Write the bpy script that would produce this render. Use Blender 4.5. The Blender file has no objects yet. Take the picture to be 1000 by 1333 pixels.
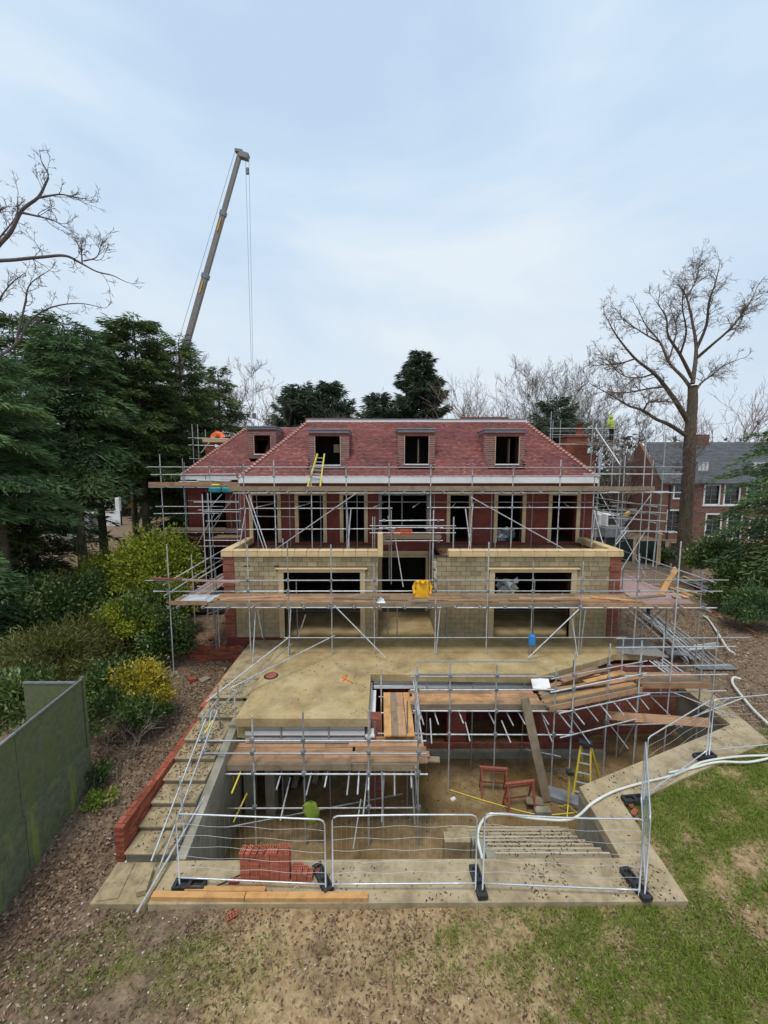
import bpy, math, random
import numpy as np
from mathutils import Vector, Matrix, Quaternion

random.seed(7)
RNG = np.random.default_rng(11)
SC = bpy.context.scene
COL = SC.collection
R = math.radians

# ------------------------------------------------------------------ camera, sky, sun, exposure
CAM_Z, PITCH, FOC = 7.8, math.atan(54.5 / 520), 520.0
cam_data = bpy.data.cameras.new('camera')
cam = bpy.data.objects.new('camera', cam_data)
COL.objects.link(cam)
cam.location = (0, 0, CAM_Z)
cam.rotation_euler = (math.pi / 2 - PITCH, 0, 0)
cam_data.sensor_fit = 'VERTICAL'
cam_data.sensor_height = 36.0
cam_data.lens = 36.0 * FOC / 1333.0
cam_data.clip_start = 0.1
cam_data.clip_end = 6000
SC.camera = cam

SUN_EL, SUN_AZ = R(70), R(205)          # overcast: broad soft sun from behind the camera's left
world = bpy.data.worlds.new('World')
SC.world = world
world.use_nodes = True
wn, wl = world.node_tree.nodes, world.node_tree.links
wn.clear()
w_out = wn.new('ShaderNodeOutputWorld')
sky = wn.new('ShaderNodeTexSky')
sky.sky_type = 'NISHITA'
sky.sun_disc = False
sky.sun_elevation = SUN_EL
sky.sun_rotation = SUN_AZ
sky.air_density = 1.0
sky.dust_density = 2.5
bg_sky = wn.new('ShaderNodeBackground'); bg_sky.inputs[1].default_value = 0.10
wl.new(sky.outputs[0], bg_sky.inputs[0])
tc = wn.new('ShaderNodeTexCoord')
mp = wn.new('ShaderNodeMapping'); mp.inputs['Scale'].default_value = (1.0, 1.0, 2.6)
mp.inputs['Location'].default_value = (0.35, 0.1, 0.2)
wl.new(tc.outputs['Generated'], mp.inputs[0])
nz = wn.new('ShaderNodeTexNoise'); nz.inputs['Scale'].default_value = 1.25
nz.inputs['Detail'].default_value = 7; nz.inputs['Roughness'].default_value = 0.52
nz.inputs['Distortion'].default_value = 0.35
wl.new(mp.outputs[0], nz.inputs[0])
# cloud tone: grey blue to milky white
crp = wn.new('ShaderNodeValToRGB')
crp.color_ramp.elements[0].position = 0.38; crp.color_ramp.elements[0].color = (0.430, 0.560, 0.715, 1)
crp.color_ramp.elements[1].position = 0.65; crp.color_ramp.elements[1].color = (0.655, 0.728, 0.785, 1)
e = crp.color_ramp.elements.new(0.5); e.color = (0.510, 0.630, 0.760, 1)
wl.new(nz.outputs['Fac'], crp.inputs[0])
# paler, thicker cloud towards the horizon all round
sep = wn.new('ShaderNodeSeparateXYZ'); wl.new(tc.outputs['Generated'], sep.inputs[0])
hz = wn.new('ShaderNodeMapRange'); hz.inputs[1].default_value = 0.0; hz.inputs[2].default_value = 0.55
hz.inputs[3].default_value = 0.72; hz.inputs[4].default_value = 0.0
wl.new(sep.outputs['Z'], hz.inputs[0])
mixc = wn.new('ShaderNodeMix'); mixc.data_type = 'RGBA'
wl.new(hz.outputs[0], mixc.inputs[0]); wl.new(crp.outputs[0], mixc.inputs[6])
mixc.inputs[7].default_value = (0.590, 0.645, 0.700, 1)
bg_cl = wn.new('ShaderNodeBackground'); bg_cl.inputs[1].default_value = 1.0
wl.new(mixc.outputs[2], bg_cl.inputs[0])
msh = wn.new('ShaderNodeMixShader'); msh.inputs[0].default_value = 0.93
wl.new(bg_sky.outputs[0], msh.inputs[1]); wl.new(bg_cl.outputs[0], msh.inputs[2])
wl.new(msh.outputs[0], w_out.inputs[0])

sun_data = bpy.data.lights.new('sun', 'SUN')
sun_data.energy = 1.5
sun_data.angle = R(14)
sun_data.color = (1.0, 0.95, 0.88)
sun = bpy.data.objects.new('sun', sun_data)
COL.objects.link(sun)
sd = Vector((math.sin(SUN_AZ) * math.cos(SUN_EL), math.cos(SUN_AZ) * math.cos(SUN_EL), math.sin(SUN_EL)))
sun.rotation_euler = (-sd).to_track_quat('-Z', 'Y').to_euler()

SC.view_settings.view_transform = 'Standard'
SC.view_settings.look = 'None'
SC.view_settings.exposure = 0.36
SC.view_settings.gamma = 1.0
SC.view_settings.use_curve_mapping = False
SC.render.engine = 'CYCLES'
SC.cycles.max_bounces = 6

# ------------------------------------------------------------------ survey helpers (sightings of the site turned into metres)
_c, _s = math.cos(PITCH), math.sin(PITCH)
def _ray(x, y):
    u, v = (x - 500) / FOC, -(y - 666.5) / FOC
    return Vector((u, _c + v * _s, -_s + v * _c))
def at(x, y, Y):
    r = _ray(x, y); t = Y / r.y
    return Vector((r.x * t, Y, CAM_Z + r.z * t))
def on(x, y, z):
    r = _ray(x, y); t = (z - CAM_Z) / r.z
    return Vector((r.x * t, r.y * t, z))

# ------------------------------------------------------------------ materials
def mat_base(name, rough, metal, spec):
    m = bpy.data.materials.new(name); m.use_nodes = True
    nt = m.node_tree; b = nt.nodes['Principled BSDF']
    b.inputs['Roughness'].default_value = rough
    b.inputs['Metallic'].default_value = metal
    b.inputs['Specular IOR Level'].default_value = spec
    return m, nt, b
def ramp(nt, cols, lo=0.3, hi=0.7):
    r = nt.nodes.new('ShaderNodeValToRGB'); n = len(cols)
    while len(r.color_ramp.elements) < n: r.color_ramp.elements.new(0.5)
    for i, c in enumerate(cols):
        r.color_ramp.elements[i].position = lo + (hi - lo) * i / max(1, n - 1)
        r.color_ramp.elements[i].color = (*c, 1)
    return r
def coords(nt, coord, stretch):
    if coord == 'pos':
        v = nt.nodes.new('ShaderNodeNewGeometry').outputs['Position']
    else:
        v = nt.nodes.new('ShaderNodeTexCoord').outputs['Object']
    if stretch:
        mpn = nt.nodes.new('ShaderNodeMapping'); mpn.inputs['Scale'].default_value = stretch
        nt.links.new(v, mpn.inputs[0]); v = mpn.outputs[0]
    return v
def noise(nt, vec, scale, detail=5, rough=0.6, dist=0.0):
    n = nt.nodes.new('ShaderNodeTexNoise')
    n.inputs['Scale'].default_value = scale; n.inputs['Detail'].default_value = detail
    n.inputs['Roughness'].default_value = rough; n.inputs['Distortion'].default_value = dist
    nt.links.new(vec, n.inputs['Vector'])
    return n.outputs['Fac']
def mixcol(nt, fac, a, b, mode='MIX'):
    m = nt.nodes.new('ShaderNodeMix'); m.data_type = 'RGBA'; m.blend_type = mode
    for s, v in ((0, fac), (6, a), (7, b)):
        if isinstance(v, (int, float)): m.inputs[s].default_value = v
        elif isinstance(v, tuple): m.inputs[s].default_value = (*v, 1)
        else: nt.links.new(v, m.inputs[s])
    return m.outputs[2]
def maprange(nt, v, a, b, c, d):
    m = nt.nodes.new('ShaderNodeMapRange'); nt.links.new(v, m.inputs[0])
    for i, x in enumerate((a, b, c, d)): m.inputs[i + 1].default_value = x
    return m.outputs[0]
def add_bump(nt, b, h, strength, dist=0.02):
    bp = nt.nodes.new('ShaderNodeBump'); bp.inputs['Strength'].default_value = strength
    bp.inputs['Distance'].default_value = dist
    nt.links.new(h, bp.inputs['Height']); nt.links.new(bp.outputs[0], b.inputs['Normal'])
def M(name, cols, *_a, **k):
    sp2 = k.pop('speck', None); m = M_(name, cols, *_a, **k)
    if sp2:
        nt = m.node_tree; b = nt.nodes['Principled BSDF']; src = b.inputs['Base Color'].links[0].from_socket
        g = nt.nodes.new('ShaderNodeNewGeometry').outputs['Position']
        c1 = mixcol(nt, maprange(nt, noise(nt, g, sp2[1], 5, 0.7), 0.56, 0.68, 0.0, sp2[2]), src, sp2[0])
        c2 = mixcol(nt, maprange(nt, noise(nt, g, sp2[1] * .28, 6, 0.7, .6), 0.55, 0.62, 0.0, sp2[2] * .55), c1, tuple(x * 1.5 for x in sp2[0]))
        nt.links.new(c2, b.inputs['Base Color'])
    return m
def M_(name, cols, scale=4, rough=0.85, bump=0.0, bscale=40, metal=0.0, spec=0.25, attr=False, orand=0.0, coord='pos', stretch=None,
      lo=0.3, hi=0.7, dirt=None, dscale=1.3, transl=0.0):
    m, nt, b = mat_base(name, rough, metal, spec)
    v = coords(nt, coord, stretch)
    if attr:
        a = nt.nodes.new('ShaderNodeAttribute'); a.attribute_name = 'rnd'; fac = a.outputs['Fac']; lo, hi = 0.0, 1.0
    else:
        fac = noise(nt, v, scale, 6)
    r = ramp(nt, cols, lo, hi); nt.links.new(fac, r.inputs[0]); col = r.outputs[0]
    if orand:
        oi = nt.nodes.new('ShaderNodeObjectInfo')
        hs = nt.nodes.new('ShaderNodeHueSaturation')
        nt.links.new(maprange(nt, oi.outputs['Random'], 0, 1, 1 - orand, 1 + orand), hs.inputs['Value'])
        nt.links.new(col, hs.inputs['Color']); col = hs.outputs[0]
    if dirt:
        g = nt.nodes.new('ShaderNodeNewGeometry').outputs['Position']
        f = maprange(nt, noise(nt, g, dscale, 7, 0.65, 0.4), 0.46, 0.66, 0.0, dirt[1])
        col = mixcol(nt, f, col, dirt[0])
    nt.links.new(col, b.inputs['Base Color'])
    if bump: add_bump(nt, b, noise(nt, v, bscale, 4), bump)
    if transl:
        tr = nt.nodes.new('ShaderNodeBsdfTranslucent'); nt.links.new(col, tr.inputs[0])
        mx = nt.nodes.new('ShaderNodeMixShader'); mx.inputs[0].default_value = transl
        out = nt.nodes['Material Output']
        nt.links.new(b.outputs[0], mx.inputs[1]); nt.links.new(tr.outputs[0], mx.inputs[2]); nt.links.new(mx.outputs[0], out.inputs[0])
    return m
def brickmat(name, c1, c2, mortar, w=0.225, h=0.075, mo=0.010, bump=0.6, dirt=None):
    m, nt, b = mat_base(name, 0.9, 0, 0.2)
    g = nt.nodes.new('ShaderNodeNewGeometry').outputs['Position']
    sp = nt.nodes.new('ShaderNodeSeparateXYZ'); nt.links.new(g, sp.inputs[0])
    ad = nt.nodes.new('ShaderNodeMath'); nt.links.new(sp.outputs[0], ad.inputs[0]); nt.links.new(sp.outputs[1], ad.inputs[1])
    cb = nt.nodes.new('ShaderNodeCombineXYZ'); nt.links.new(ad.outputs[0], cb.inputs[0]); nt.links.new(sp.outputs[2], cb.inputs[1])
    bt = nt.nodes.new('ShaderNodeTexBrick'); nt.links.new(cb.outputs[0], bt.inputs['Vector'])
    bt.inputs['Scale'].default_value = 1.0; bt.inputs['Brick Width'].default_value = w; bt.inputs['Row Height'].default_value = h
    bt.inputs['Mortar Size'].default_value = mo / 2; bt.inputs['Bias'].default_value = 0.0; bt.inputs['Mortar Smooth'].default_value = 0.2
    bt.inputs['Color1'].default_value = (*c1, 1); bt.inputs['Color2'].default_value = (*c2, 1); bt.inputs['Mortar'].default_value = (*mortar, 1)
    n = noise(nt, g, 2.2, 6)
    col = mixcol(nt, maprange(nt, n, 0.35, 0.7, 0.0, 0.45), bt.outputs['Color'], tuple(x * 0.55 for x in c2))
    if dirt: col = mixcol(nt, maprange(nt, noise(nt, g, 0.7, 6), 0.5, 0.65, 0, dirt[1]), col, dirt[0])
    nt.links.new(col, b.inputs['Base Color'])
    iv = nt.nodes.new('ShaderNodeMath'); iv.operation = 'SUBTRACT'; iv.inputs[0].default_value = 1.0
    nt.links.new(bt.outputs['Fac'], iv.inputs[1]); add_bump(nt, b, iv.outputs[0], bump, 0.01)
    return m

m_steel = M('galvanised_steel', [(0.44, 0.46, 0.47), (0.60, 0.62, 0.63)], 9, 0.42, metal=0.3, spec=0.5, orand=0.35, dirt=((0.30, 0.24, 0.19), 0.6), dscale=5)
m_steel_dark = M('weathered_steel', [(0.22, 0.23, 0.24), (0.34, 0.35, 0.36)], 9, 0.5, metal=0.5, spec=0.4, orand=0.2)
m_barrier = M('barrier_galvanised', [(0.50, 0.52, 0.54), (0.66, 0.68, 0.70)], 9, 0.35, metal=0.5, spec=0.5)
m_wire = M('barrier_wire', [(0.42, 0.43, 0.42), (0.52, 0.53, 0.52)], 9, 0.5, metal=0.4)
m_board = M('scaffold_board_wood', [(0.24, 0.125, 0.07), (0.42, 0.24, 0.13), (0.52, 0.34, 0.20)], 3, 0.75, 0.25, 26, orand=0.30, coord='obj', stretch=(6, 1, 6), dirt=((0.16, 0.10, 0.065), 0.6), dscale=2.0)
m_board_new = M('fresh_orange_timber', [(0.52, 0.26, 0.09), (0.66, 0.38, 0.15)], 3, 0.7, 0.2, 26, orand=0.15, coord='obj', stretch=(6, 1, 6), dirt=((0.25, 0.14, 0.07), 0.5), dscale=3.0)
m_board_pink = M('wet_pinkish_board', [(0.30, 0.19, 0.17), (0.44, 0.30, 0.27)], 3, 0.35, 0.2, 26, orand=0.2, coord='obj', stretch=(6, 1, 6))
m_board_grey = M('weathered_board', [(0.19, 0.145, 0.10), (0.34, 0.265, 0.18)], 3, 0.8, 0.3, 26, orand=0.25, coord='obj', stretch=(6, 1, 6), dirt=((0.13, 0.09, 0.06), 0.6), dscale=2)
m_concrete = M('terrace_concrete', [(0.33, 0.235, 0.105), (0.46, 0.345, 0.17), (0.54, 0.425, 0.24)], 0.8, 0.7, 0.15, 18, dirt=((0.20, 0.145, 0.075), 0.55), dscale=0.9, speck=((0.17, 0.115, 0.06), 9, .5))
m_slab = M('garden_slab_concrete', [(0.31, 0.235, 0.135), (0.44, 0.345, 0.21), (0.50, 0.405, 0.26)], 1.3, 0.75, 0.2, 25, dirt=((0.20, 0.155, 0.10), 0.6), dscale=2.2, speck=((0.16, 0.115, 0.07), 11, .5))
m_step = M('step_concrete', [(0.32, 0.245, 0.135), (0.47, 0.375, 0.225)], 2.0, 0.8, 0.15, 25, dirt=((0.15, 0.10, 0.06), 0.6), dscale=3.0, speck=((0.14, 0.095, 0.06), 10, .5))
m_lit_edge = M('lit_step_edge', [(0.44, 0.37, 0.26), (0.54, 0.46, 0.335)], 3, 0.8)  # light on the pit step edges, painted in as a paler tone
m_shaded_tread = M('shaded_step_tread', [(0.23, 0.18, 0.11), (0.33, 0.265, 0.17)], 2.0, 0.8, 0.15, 25, orand=.12, speck=((0.13, 0.085, 0.055), 9, .6))  # shade on the pit treads put into a darker base colour, with specks
m_pitwall = M('pit_wall_concrete', [(0.25, 0.228, 0.17), (0.38, 0.35, 0.275)], 0.9, 0.8, 0.1, 10, stretch=(2, 2, 0.5), dirt=((0.14, 0.13, 0.09), 0.6), dscale=1.1)
m_brick = brickmat('red_brickwork', (0.33, 0.105, 0.065), (0.24, 0.07, 0.048), (0.30, 0.20, 0.15))
m_brick_dark = brickmat('deep_red_brickwork', (0.235, 0.055, 0.040), (0.165, 0.042, 0.034), (0.17, 0.085, 0.065))
m_brick_nb = brickmat('neighbour_brickwork', (0.26, 0.125, 0.085), (0.185, 0.085, 0.062), (0.27, 0.20, 0.155), bump=0.3)
m_brickobj = M('loose_red_brick', [(0.22, 0.058, 0.034), (0.33, 0.095, 0.055)], 14, 0.9, 0.3, 60, orand=0.35)
m_brickhot = M('fresh_orange_brick', [(0.35, 0.092, 0.052), (0.46, 0.145, 0.085)], 14, 0.9, 0.3, 60, orand=0.22)
m_mortar = M('mortar', [(0.14, 0.085, 0.065), (0.22, 0.15, 0.12)], 10, 0.95)
m_block = M('buff_concrete_block', [(0.30, 0.242, 0.14), (0.44, 0.36, 0.22)], 3.5, 0.9, 0.35, 60, orand=0.24, dirt=((0.26, 0.215, 0.13), 0.45), dscale=1.2)
m_joint = M('block_joint_mortar', [(0.115, 0.09, 0.05), (0.17, 0.135, 0.078)], 6, 0.95)
m_stone = M('cream_coping_stone', [(0.60, 0.43, 0.22), (0.70, 0.53, 0.30)], 2.5, 0.75, 0.1, 40, orand=0.07)
m_sill = M('cream_window_surround', [(0.50, 0.38, 0.23), (0.60, 0.475, 0.30)], 2.5, 0.75, orand=0.07)
m_tile = M('plain_clay_tile', [(0.105, 0.042, 0.045), (0.205, 0.068, 0.060), (0.285, 0.095, 0.080), (0.40, 0.185, 0.16)], attr=True, rough=0.55, spec=0.35, bump=0.2, bscale=30)
m_hip = M('hip_tile', [(0.20, 0.06, 0.045), (0.30, 0.095, 0.07)], 5, 0.8)
m_hipm = M('hip_mortar', [(0.46, 0.36, 0.31), (0.58, 0.47, 0.41)], 5, 0.9)
m_lead = M('lead_sheet', [(0.16, 0.17, 0.185), (0.25, 0.26, 0.28)], 3, 0.55)
m_white = M('white_painted_board', [(0.76, 0.76, 0.75), (0.83, 0.83, 0.82)], 2, 0.6, dirt=((0.5, 0.47, 0.42), 0.3))
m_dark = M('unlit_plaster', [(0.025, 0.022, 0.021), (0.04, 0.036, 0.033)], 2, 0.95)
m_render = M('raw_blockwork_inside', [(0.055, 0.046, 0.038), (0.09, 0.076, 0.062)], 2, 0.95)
m_deck = M('damp_brown_deck', [(0.16, 0.085, 0.05), (0.25, 0.15, 0.09)], 1.5, 0.6, stretch=(1, 5, 1), dirt=((0.10, 0.06, 0.04), 0.5))
m_slate = M('slate_tile', [(0.065, 0.067, 0.072), (0.095, 0.098, 0.105), (0.13, 0.132, 0.14)], attr=True, rough=0.55, spec=0.4)
m_yellow = M('yellow_fibreglass', [(0.72, 0.56, 0.05), (0.80, 0.64, 0.09)], 4, 0.5)
m_yellow_mach = M('machine_yellow', [(0.70, 0.36, 0.02), (0.78, 0.43, 0.04)], 4, 0.45)
m_vest = M('translucent_lime_mesh', [(0.33, 0.46, 0.05), (0.46, 0.58, 0.10)], 6, 0.8, transl=0.3)
m_black = M('black_rubber', [(0.025, 0.025, 0.026), (0.055, 0.055, 0.056)], 12, 0.7, 0.3, 60)
m_blackcl = M('dark_cloth', [(0.02, 0.022, 0.028), (0.04, 0.042, 0.05)], 8, 0.9)
m_hivis = M('lime_hivis_fabric', [(0.50, 0.70, 0.03), (0.62, 0.80, 0.06)], 6, 0.7, 0.2, 20)
m_reflect = M('silver_reflective_tape', [(0.6, 0.6, 0.58), (0.7, 0.7, 0.68)], 6, 0.4)
m_orangecl = M('amber_waterproof_fabric', [(0.82, 0.38, 0.01), (0.88, 0.50, 0.03)], 5, 0.5, 0.3, 12)
m_orange = M('orange_plastic', [(0.80, 0.13, 0.03), (0.88, 0.19, 0.05)], 5, 0.5)
m_redpaint = M('rusty_red_paint', [(0.27, 0.075, 0.05), (0.40, 0.13, 0.09)], 9, 0.7, 0.2, 40)
m_hose = M('white_hose', [(0.62, 0.62, 0.54), (0.74, 0.74, 0.67)], 3, 0.5)
m_skin = M('skin', [(0.45, 0.27, 0.19), (0.52, 0.32, 0.23)], 5, 0.6)
m_blue = M('blue_plastic', [(0.03, 0.20, 0.55), (0.05, 0.28, 0.65)], 5, 0.5)
m_teal = M('teal_tarpaulin', [(0.02, 0.20, 0.22), (0.03, 0.28, 0.30)], 5, 0.5, 0.3, 9)
m_bark = M('grey_brown_bark', [(0.10, 0.078, 0.055), (0.20, 0.155, 0.11), (0.26, 0.21, 0.155)], 5, 0.95, 0.6, 18, stretch=(3, 3, 0.6), dirt=((0.12, 0.14, 0.05), 0.45), dscale=0.8)
m_twig = M('twig_bark', [(0.13, 0.098, 0.078), (0.20, 0.155, 0.125)], 4, 0.95)
m_twig_grey = M('grey_twig_bark', [(0.105, 0.085, 0.08), (0.17, 0.14, 0.135)], 4, 0.95)
m_oakbark = M('oak_bark', [(0.060, 0.042, 0.030), (0.125, 0.090, 0.064), (0.18, 0.135, 0.10)], 5, 0.95, 0.6, 18, stretch=(3, 3, 0.6), dirt=((0.10, 0.105, 0.05), 0.4), dscale=0.6)
m_twig_pale = M('pale_twig_bark', [(0.165, 0.132, 0.108), (0.24, 0.195, 0.16)], 4, 0.95)
m_twig_red = M('reddish_twig_bark', [(0.25, 0.165, 0.135), (0.32, 0.22, 0.18)], 4, 0.95)
m_con = M('conifer_needles', [(0.026, 0.046, 0.016), (0.062, 0.100, 0.030), (0.12, 0.175, 0.048), (0.20, 0.26, 0.07)], attr=True, rough=0.7, transl=0.12)
m_con_far = M('far_conifer_needles', [(0.035, 0.055, 0.034), (0.065, 0.095, 0.055), (0.10, 0.135, 0.075)], attr=True, rough=0.75, transl=0.1)
m_con_blue = M('cedar_needles', [(0.030, 0.064, 0.026), (0.075, 0.140, 0.052), (0.14, 0.225, 0.080), (0.22, 0.32, 0.11)], attr=True, rough=0.7, transl=0.12)
m_laurel = M('laurel_leaf', [(0.028, 0.052, 0.014), (0.066, 0.112, 0.024), (0.125, 0.19, 0.042), (0.30, 0.34, 0.15)], attr=True, rough=0.4, spec=0.5, transl=0.15)
m_yelleaf = M('yellow_green_leaf', [(0.10, 0.135, 0.014), (0.22, 0.27, 0.024), (0.38, 0.40, 0.045), (0.55, 0.52, 0.09)], attr=True, rough=0.5, transl=0.25)
m_goldleaf = M('golden_leaf', [(0.16, 0.13, 0.02), (0.36, 0.29, 0.03), (0.55, 0.45, 0.05), (0.62, 0.53, 0.12)], attr=True, rough=0.5, transl=0.25)
m_oliveleaf = M('olive_scrub_leaf', [(0.055, 0.065, 0.018), (0.115, 0.125, 0.030), (0.18, 0.175, 0.045), (0.30, 0.26, 0.08)], attr=True, rough=0.7, transl=0.2)
m_litter = M('dead_leaf', [(0.07, 0.040, 0.030), (0.15, 0.085, 0.055), (0.25, 0.155, 0.095), (0.42, 0.31, 0.20)], attr=True, rough=0.8)
m_litterd = M('dark_dead_leaf', [(0.045, 0.026, 0.024), (0.085, 0.048, 0.042), (0.13, 0.075, 0.055)], attr=True, rough=0.8)
m_stones = M('pale_flint', [(0.28, 0.23, 0.17), (0.45, 0.40, 0.32), (0.62, 0.58, 0.51)], attr=True, rough=0.7)
m_grass = M('lawn_grass', [(0.09, 0.140, 0.016), (0.175, 0.25, 0.030), (0.27, 0.34, 0.055), (0.44, 0.41, 0.14)], attr=True, rough=0.6, transl=0.25)
m_fence = None

def ground_material():
    m, nt, b = mat_base('soil_and_turf', 0.95, 0, 0.15)
    g = nt.nodes.new('ShaderNodeNewGeometry').outputs['Position']
    sp = nt.nodes.new('ShaderNodeSeparateXYZ'); nt.links.new(g, sp.inputs[0])
    big = noise(nt, g, 0.55, 6, 0.6, 0.3); fine = noise(nt, g, 5.5, 8, 0.7); speck = noise(nt, g, 26, 3, 0.6)
    r1 = ramp(nt, [(0.20, 0.130, 0.066), (0.36, 0.250, 0.130), (0.52, 0.385, 0.215)], 0.32, 0.68); nt.links.new(fine, r1.inputs[0])
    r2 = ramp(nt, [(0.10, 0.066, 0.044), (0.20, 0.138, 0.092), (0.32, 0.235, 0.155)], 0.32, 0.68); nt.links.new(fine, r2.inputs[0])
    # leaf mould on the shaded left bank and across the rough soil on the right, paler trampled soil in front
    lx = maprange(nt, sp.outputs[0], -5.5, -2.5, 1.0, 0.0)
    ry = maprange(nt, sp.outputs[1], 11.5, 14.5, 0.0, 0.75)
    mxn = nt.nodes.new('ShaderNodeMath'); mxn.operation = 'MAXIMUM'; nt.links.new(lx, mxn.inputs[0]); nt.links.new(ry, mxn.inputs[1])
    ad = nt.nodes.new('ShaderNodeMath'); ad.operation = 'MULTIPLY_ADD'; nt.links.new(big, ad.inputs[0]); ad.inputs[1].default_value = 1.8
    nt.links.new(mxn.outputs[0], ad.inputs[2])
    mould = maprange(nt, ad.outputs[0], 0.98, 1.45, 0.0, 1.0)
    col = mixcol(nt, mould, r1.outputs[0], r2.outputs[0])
    gx = nt.nodes.new('ShaderNodeAttribute'); gx.attribute_name = 'turf'
    r3 = ramp(nt, [(0.12, 0.115, 0.036), (0.20, 0.185, 0.062), (0.29, 0.25, 0.11)], 0.32, 0.68); nt.links.new(fine, r3.inputs[0])
    tf = nt.nodes.new('ShaderNodeMath'); tf.operation = 'MULTIPLY_ADD'; nt.links.new(fine, tf.inputs[0]); tf.inputs[1].default_value = 0.6
    nt.links.new(gx.outputs['Fac'], tf.inputs[2])
    col = mixcol(nt, maprange(nt, tf.outputs[0], 0.55, 0.95, 0.0, 0.85), col, r3.outputs[0])
    col = mixcol(nt, maprange(nt, speck, 0.58, 0.72, 0.0, 0.55), col, (0.075, 0.048, 0.036))
    nt.links.new(col, b.inputs['Base Color'])
    add_bump(nt, b, fine, 0.9, 0.06)
    return m
def mud_material():
    m, nt, b = mat_base('wet_mud_floor', 0.4, 0, 0.4)
    g = nt.nodes.new('ShaderNodeNewGeometry').outputs['Position']
    n1 = noise(nt, g, 0.45, 5, 0.55, 0.3); n2 = noise(nt, g, 3.5, 7, 0.65)
    r = ramp(nt, [(0.16, 0.105, 0.048), (0.25, 0.172, 0.083), (0.34, 0.24, 0.125)], 0.3, 0.7); nt.links.new(n2, r.inputs[0])
    wet = maprange(nt, n1, 0.42, 0.58, 0.0, 1.0)
    nt.links.new(mixcol(nt, wet, r.outputs[0], (0.175, 0.115, 0.048)), b.inputs['Base Color'])
    nt.links.new(maprange(nt, wet, 0, 1, 0.6, 0.09), b.inputs['Roughness'])
    inv = nt.nodes.new('ShaderNodeMath'); inv.operation = 'MULTIPLY'; nt.links.new(n2, inv.inputs[0]); nt.links.new(maprange(nt, wet, 0, 1, 1, 0.0), inv.inputs[1])
    add_bump(nt, b, inv.outputs[0], 0.4, 0.03)
    return m
def algae_material(name, cols, streak):
    m, nt, b = mat_base(name, 0.85, 0, 0.2)
    g = nt.nodes.new('ShaderNodeNewGeometry').outputs['Position']
    mp2 = nt.nodes.new('ShaderNodeMapping'); mp2.inputs['Scale'].default_value = (3.0, 3.0, 0.45); nt.links.new(g, mp2.inputs[0])
    n1 = noise(nt, mp2.outputs[0], 0.9, 5, 0.6); n2 = noise(nt, g, 7, 5)
    r = ramp(nt, cols, 0.3, 0.7); nt.links.new(n2, r.inputs[0])
    nt.links.new(mixcol(nt, maprange(nt, n1, 0.5, 0.66, 0, 0.85), r.outputs[0], streak), b.inputs['Base Color'])
    wv = nt.nodes.new('ShaderNodeTexChecker'); wv.inputs['Scale'].default_value = 22; nt.links.new(g, wv.inputs[0])
    add_bump(nt, b, n2, 0.25, 0.01)
    return m
m_ground = ground_material()
m_mud = mud_material()
m_fence_low = algae_material('mossy_concrete_panel', [(0.095, 0.105, 0.06), (0.175, 0.185, 0.11)], (0.25, 0.30, 0.04))
m_fence_top = algae_material('dull_green_sheeting', [(0.095, 0.115, 0.060), (0.15, 0.17, 0.09)], (0.13, 0.155, 0.055))
m_netting = M('dark_green_netting', [(0.018, 0.032, 0.026), (0.03, 0.048, 0.038)], 8, 0.8)
m_metalgrey = M('zinc_beam', [(0.42, 0.44, 0.46), (0.55, 0.57, 0.59)], 2, 0.4, metal=0.35, spec=0.5)
m_boom = M('crane_boom_grey', [(0.19, 0.17, 0.15), (0.25, 0.225, 0.20)], 2, 0.5)
m_glass, _nt, _b = mat_base('dark_window_glass', 0.05, 0, 0.6)
_b.inputs['Base Color'].default_value = (0.03, 0.035, 0.04, 1)
m_blind = M('white_window_blind', [(0.55, 0.55, 0.53), (0.62, 0.62, 0.6)], 2, 0.8)
m_poly = M('clear_polythene', [(0.50, 0.53, 0.55), (0.66, 0.69, 0.71)], 4, 0.25, 0.5, 8, spec=0.6)
m_insul = M('silver_foil', [(0.35, 0.37, 0.38), (0.75, 0.77, 0.78)], 7, 0.3, 0.6, 10, metal=0.5)

# ------------------------------------------------------------------ mesh helpers
WLOC = {}
def newmesh(name, v, f, mat, smooth=False):
    me = bpy.data.meshes.new(name)
    me.from_pydata(v, [], f)
    if mat: me.materials.append(mat)
    if smooth: me.polygons.foreach_set('use_smooth', [True] * len(me.polygons))
    me.update()
    return me
def wloc(o):
    return WLOC.get(o.name, Vector((0, 0, 0)))
def link(o, parent=None):
    COL.objects.link(o)
    if parent is not None:
        o.parent = parent
        o.matrix_parent_inverse = Matrix.Translation(-wloc(parent))
    return o
def tag(o, label=None, cat=None, group=None, kind=None, category=None):
    for k, x in (('label', label), ('category', cat or category), ('group', group), ('kind', kind)):
        if x: o[k] = x
    return o
def thing(name, loc, label, cat, group=None):
    o = bpy.data.objects.new(name, None)
    o.empty_display_size = 0.2
    o.location = loc
    COL.objects.link(o)
    WLOC[o.name] = Vector(loc)
    return tag(o, label, cat, group)
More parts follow.
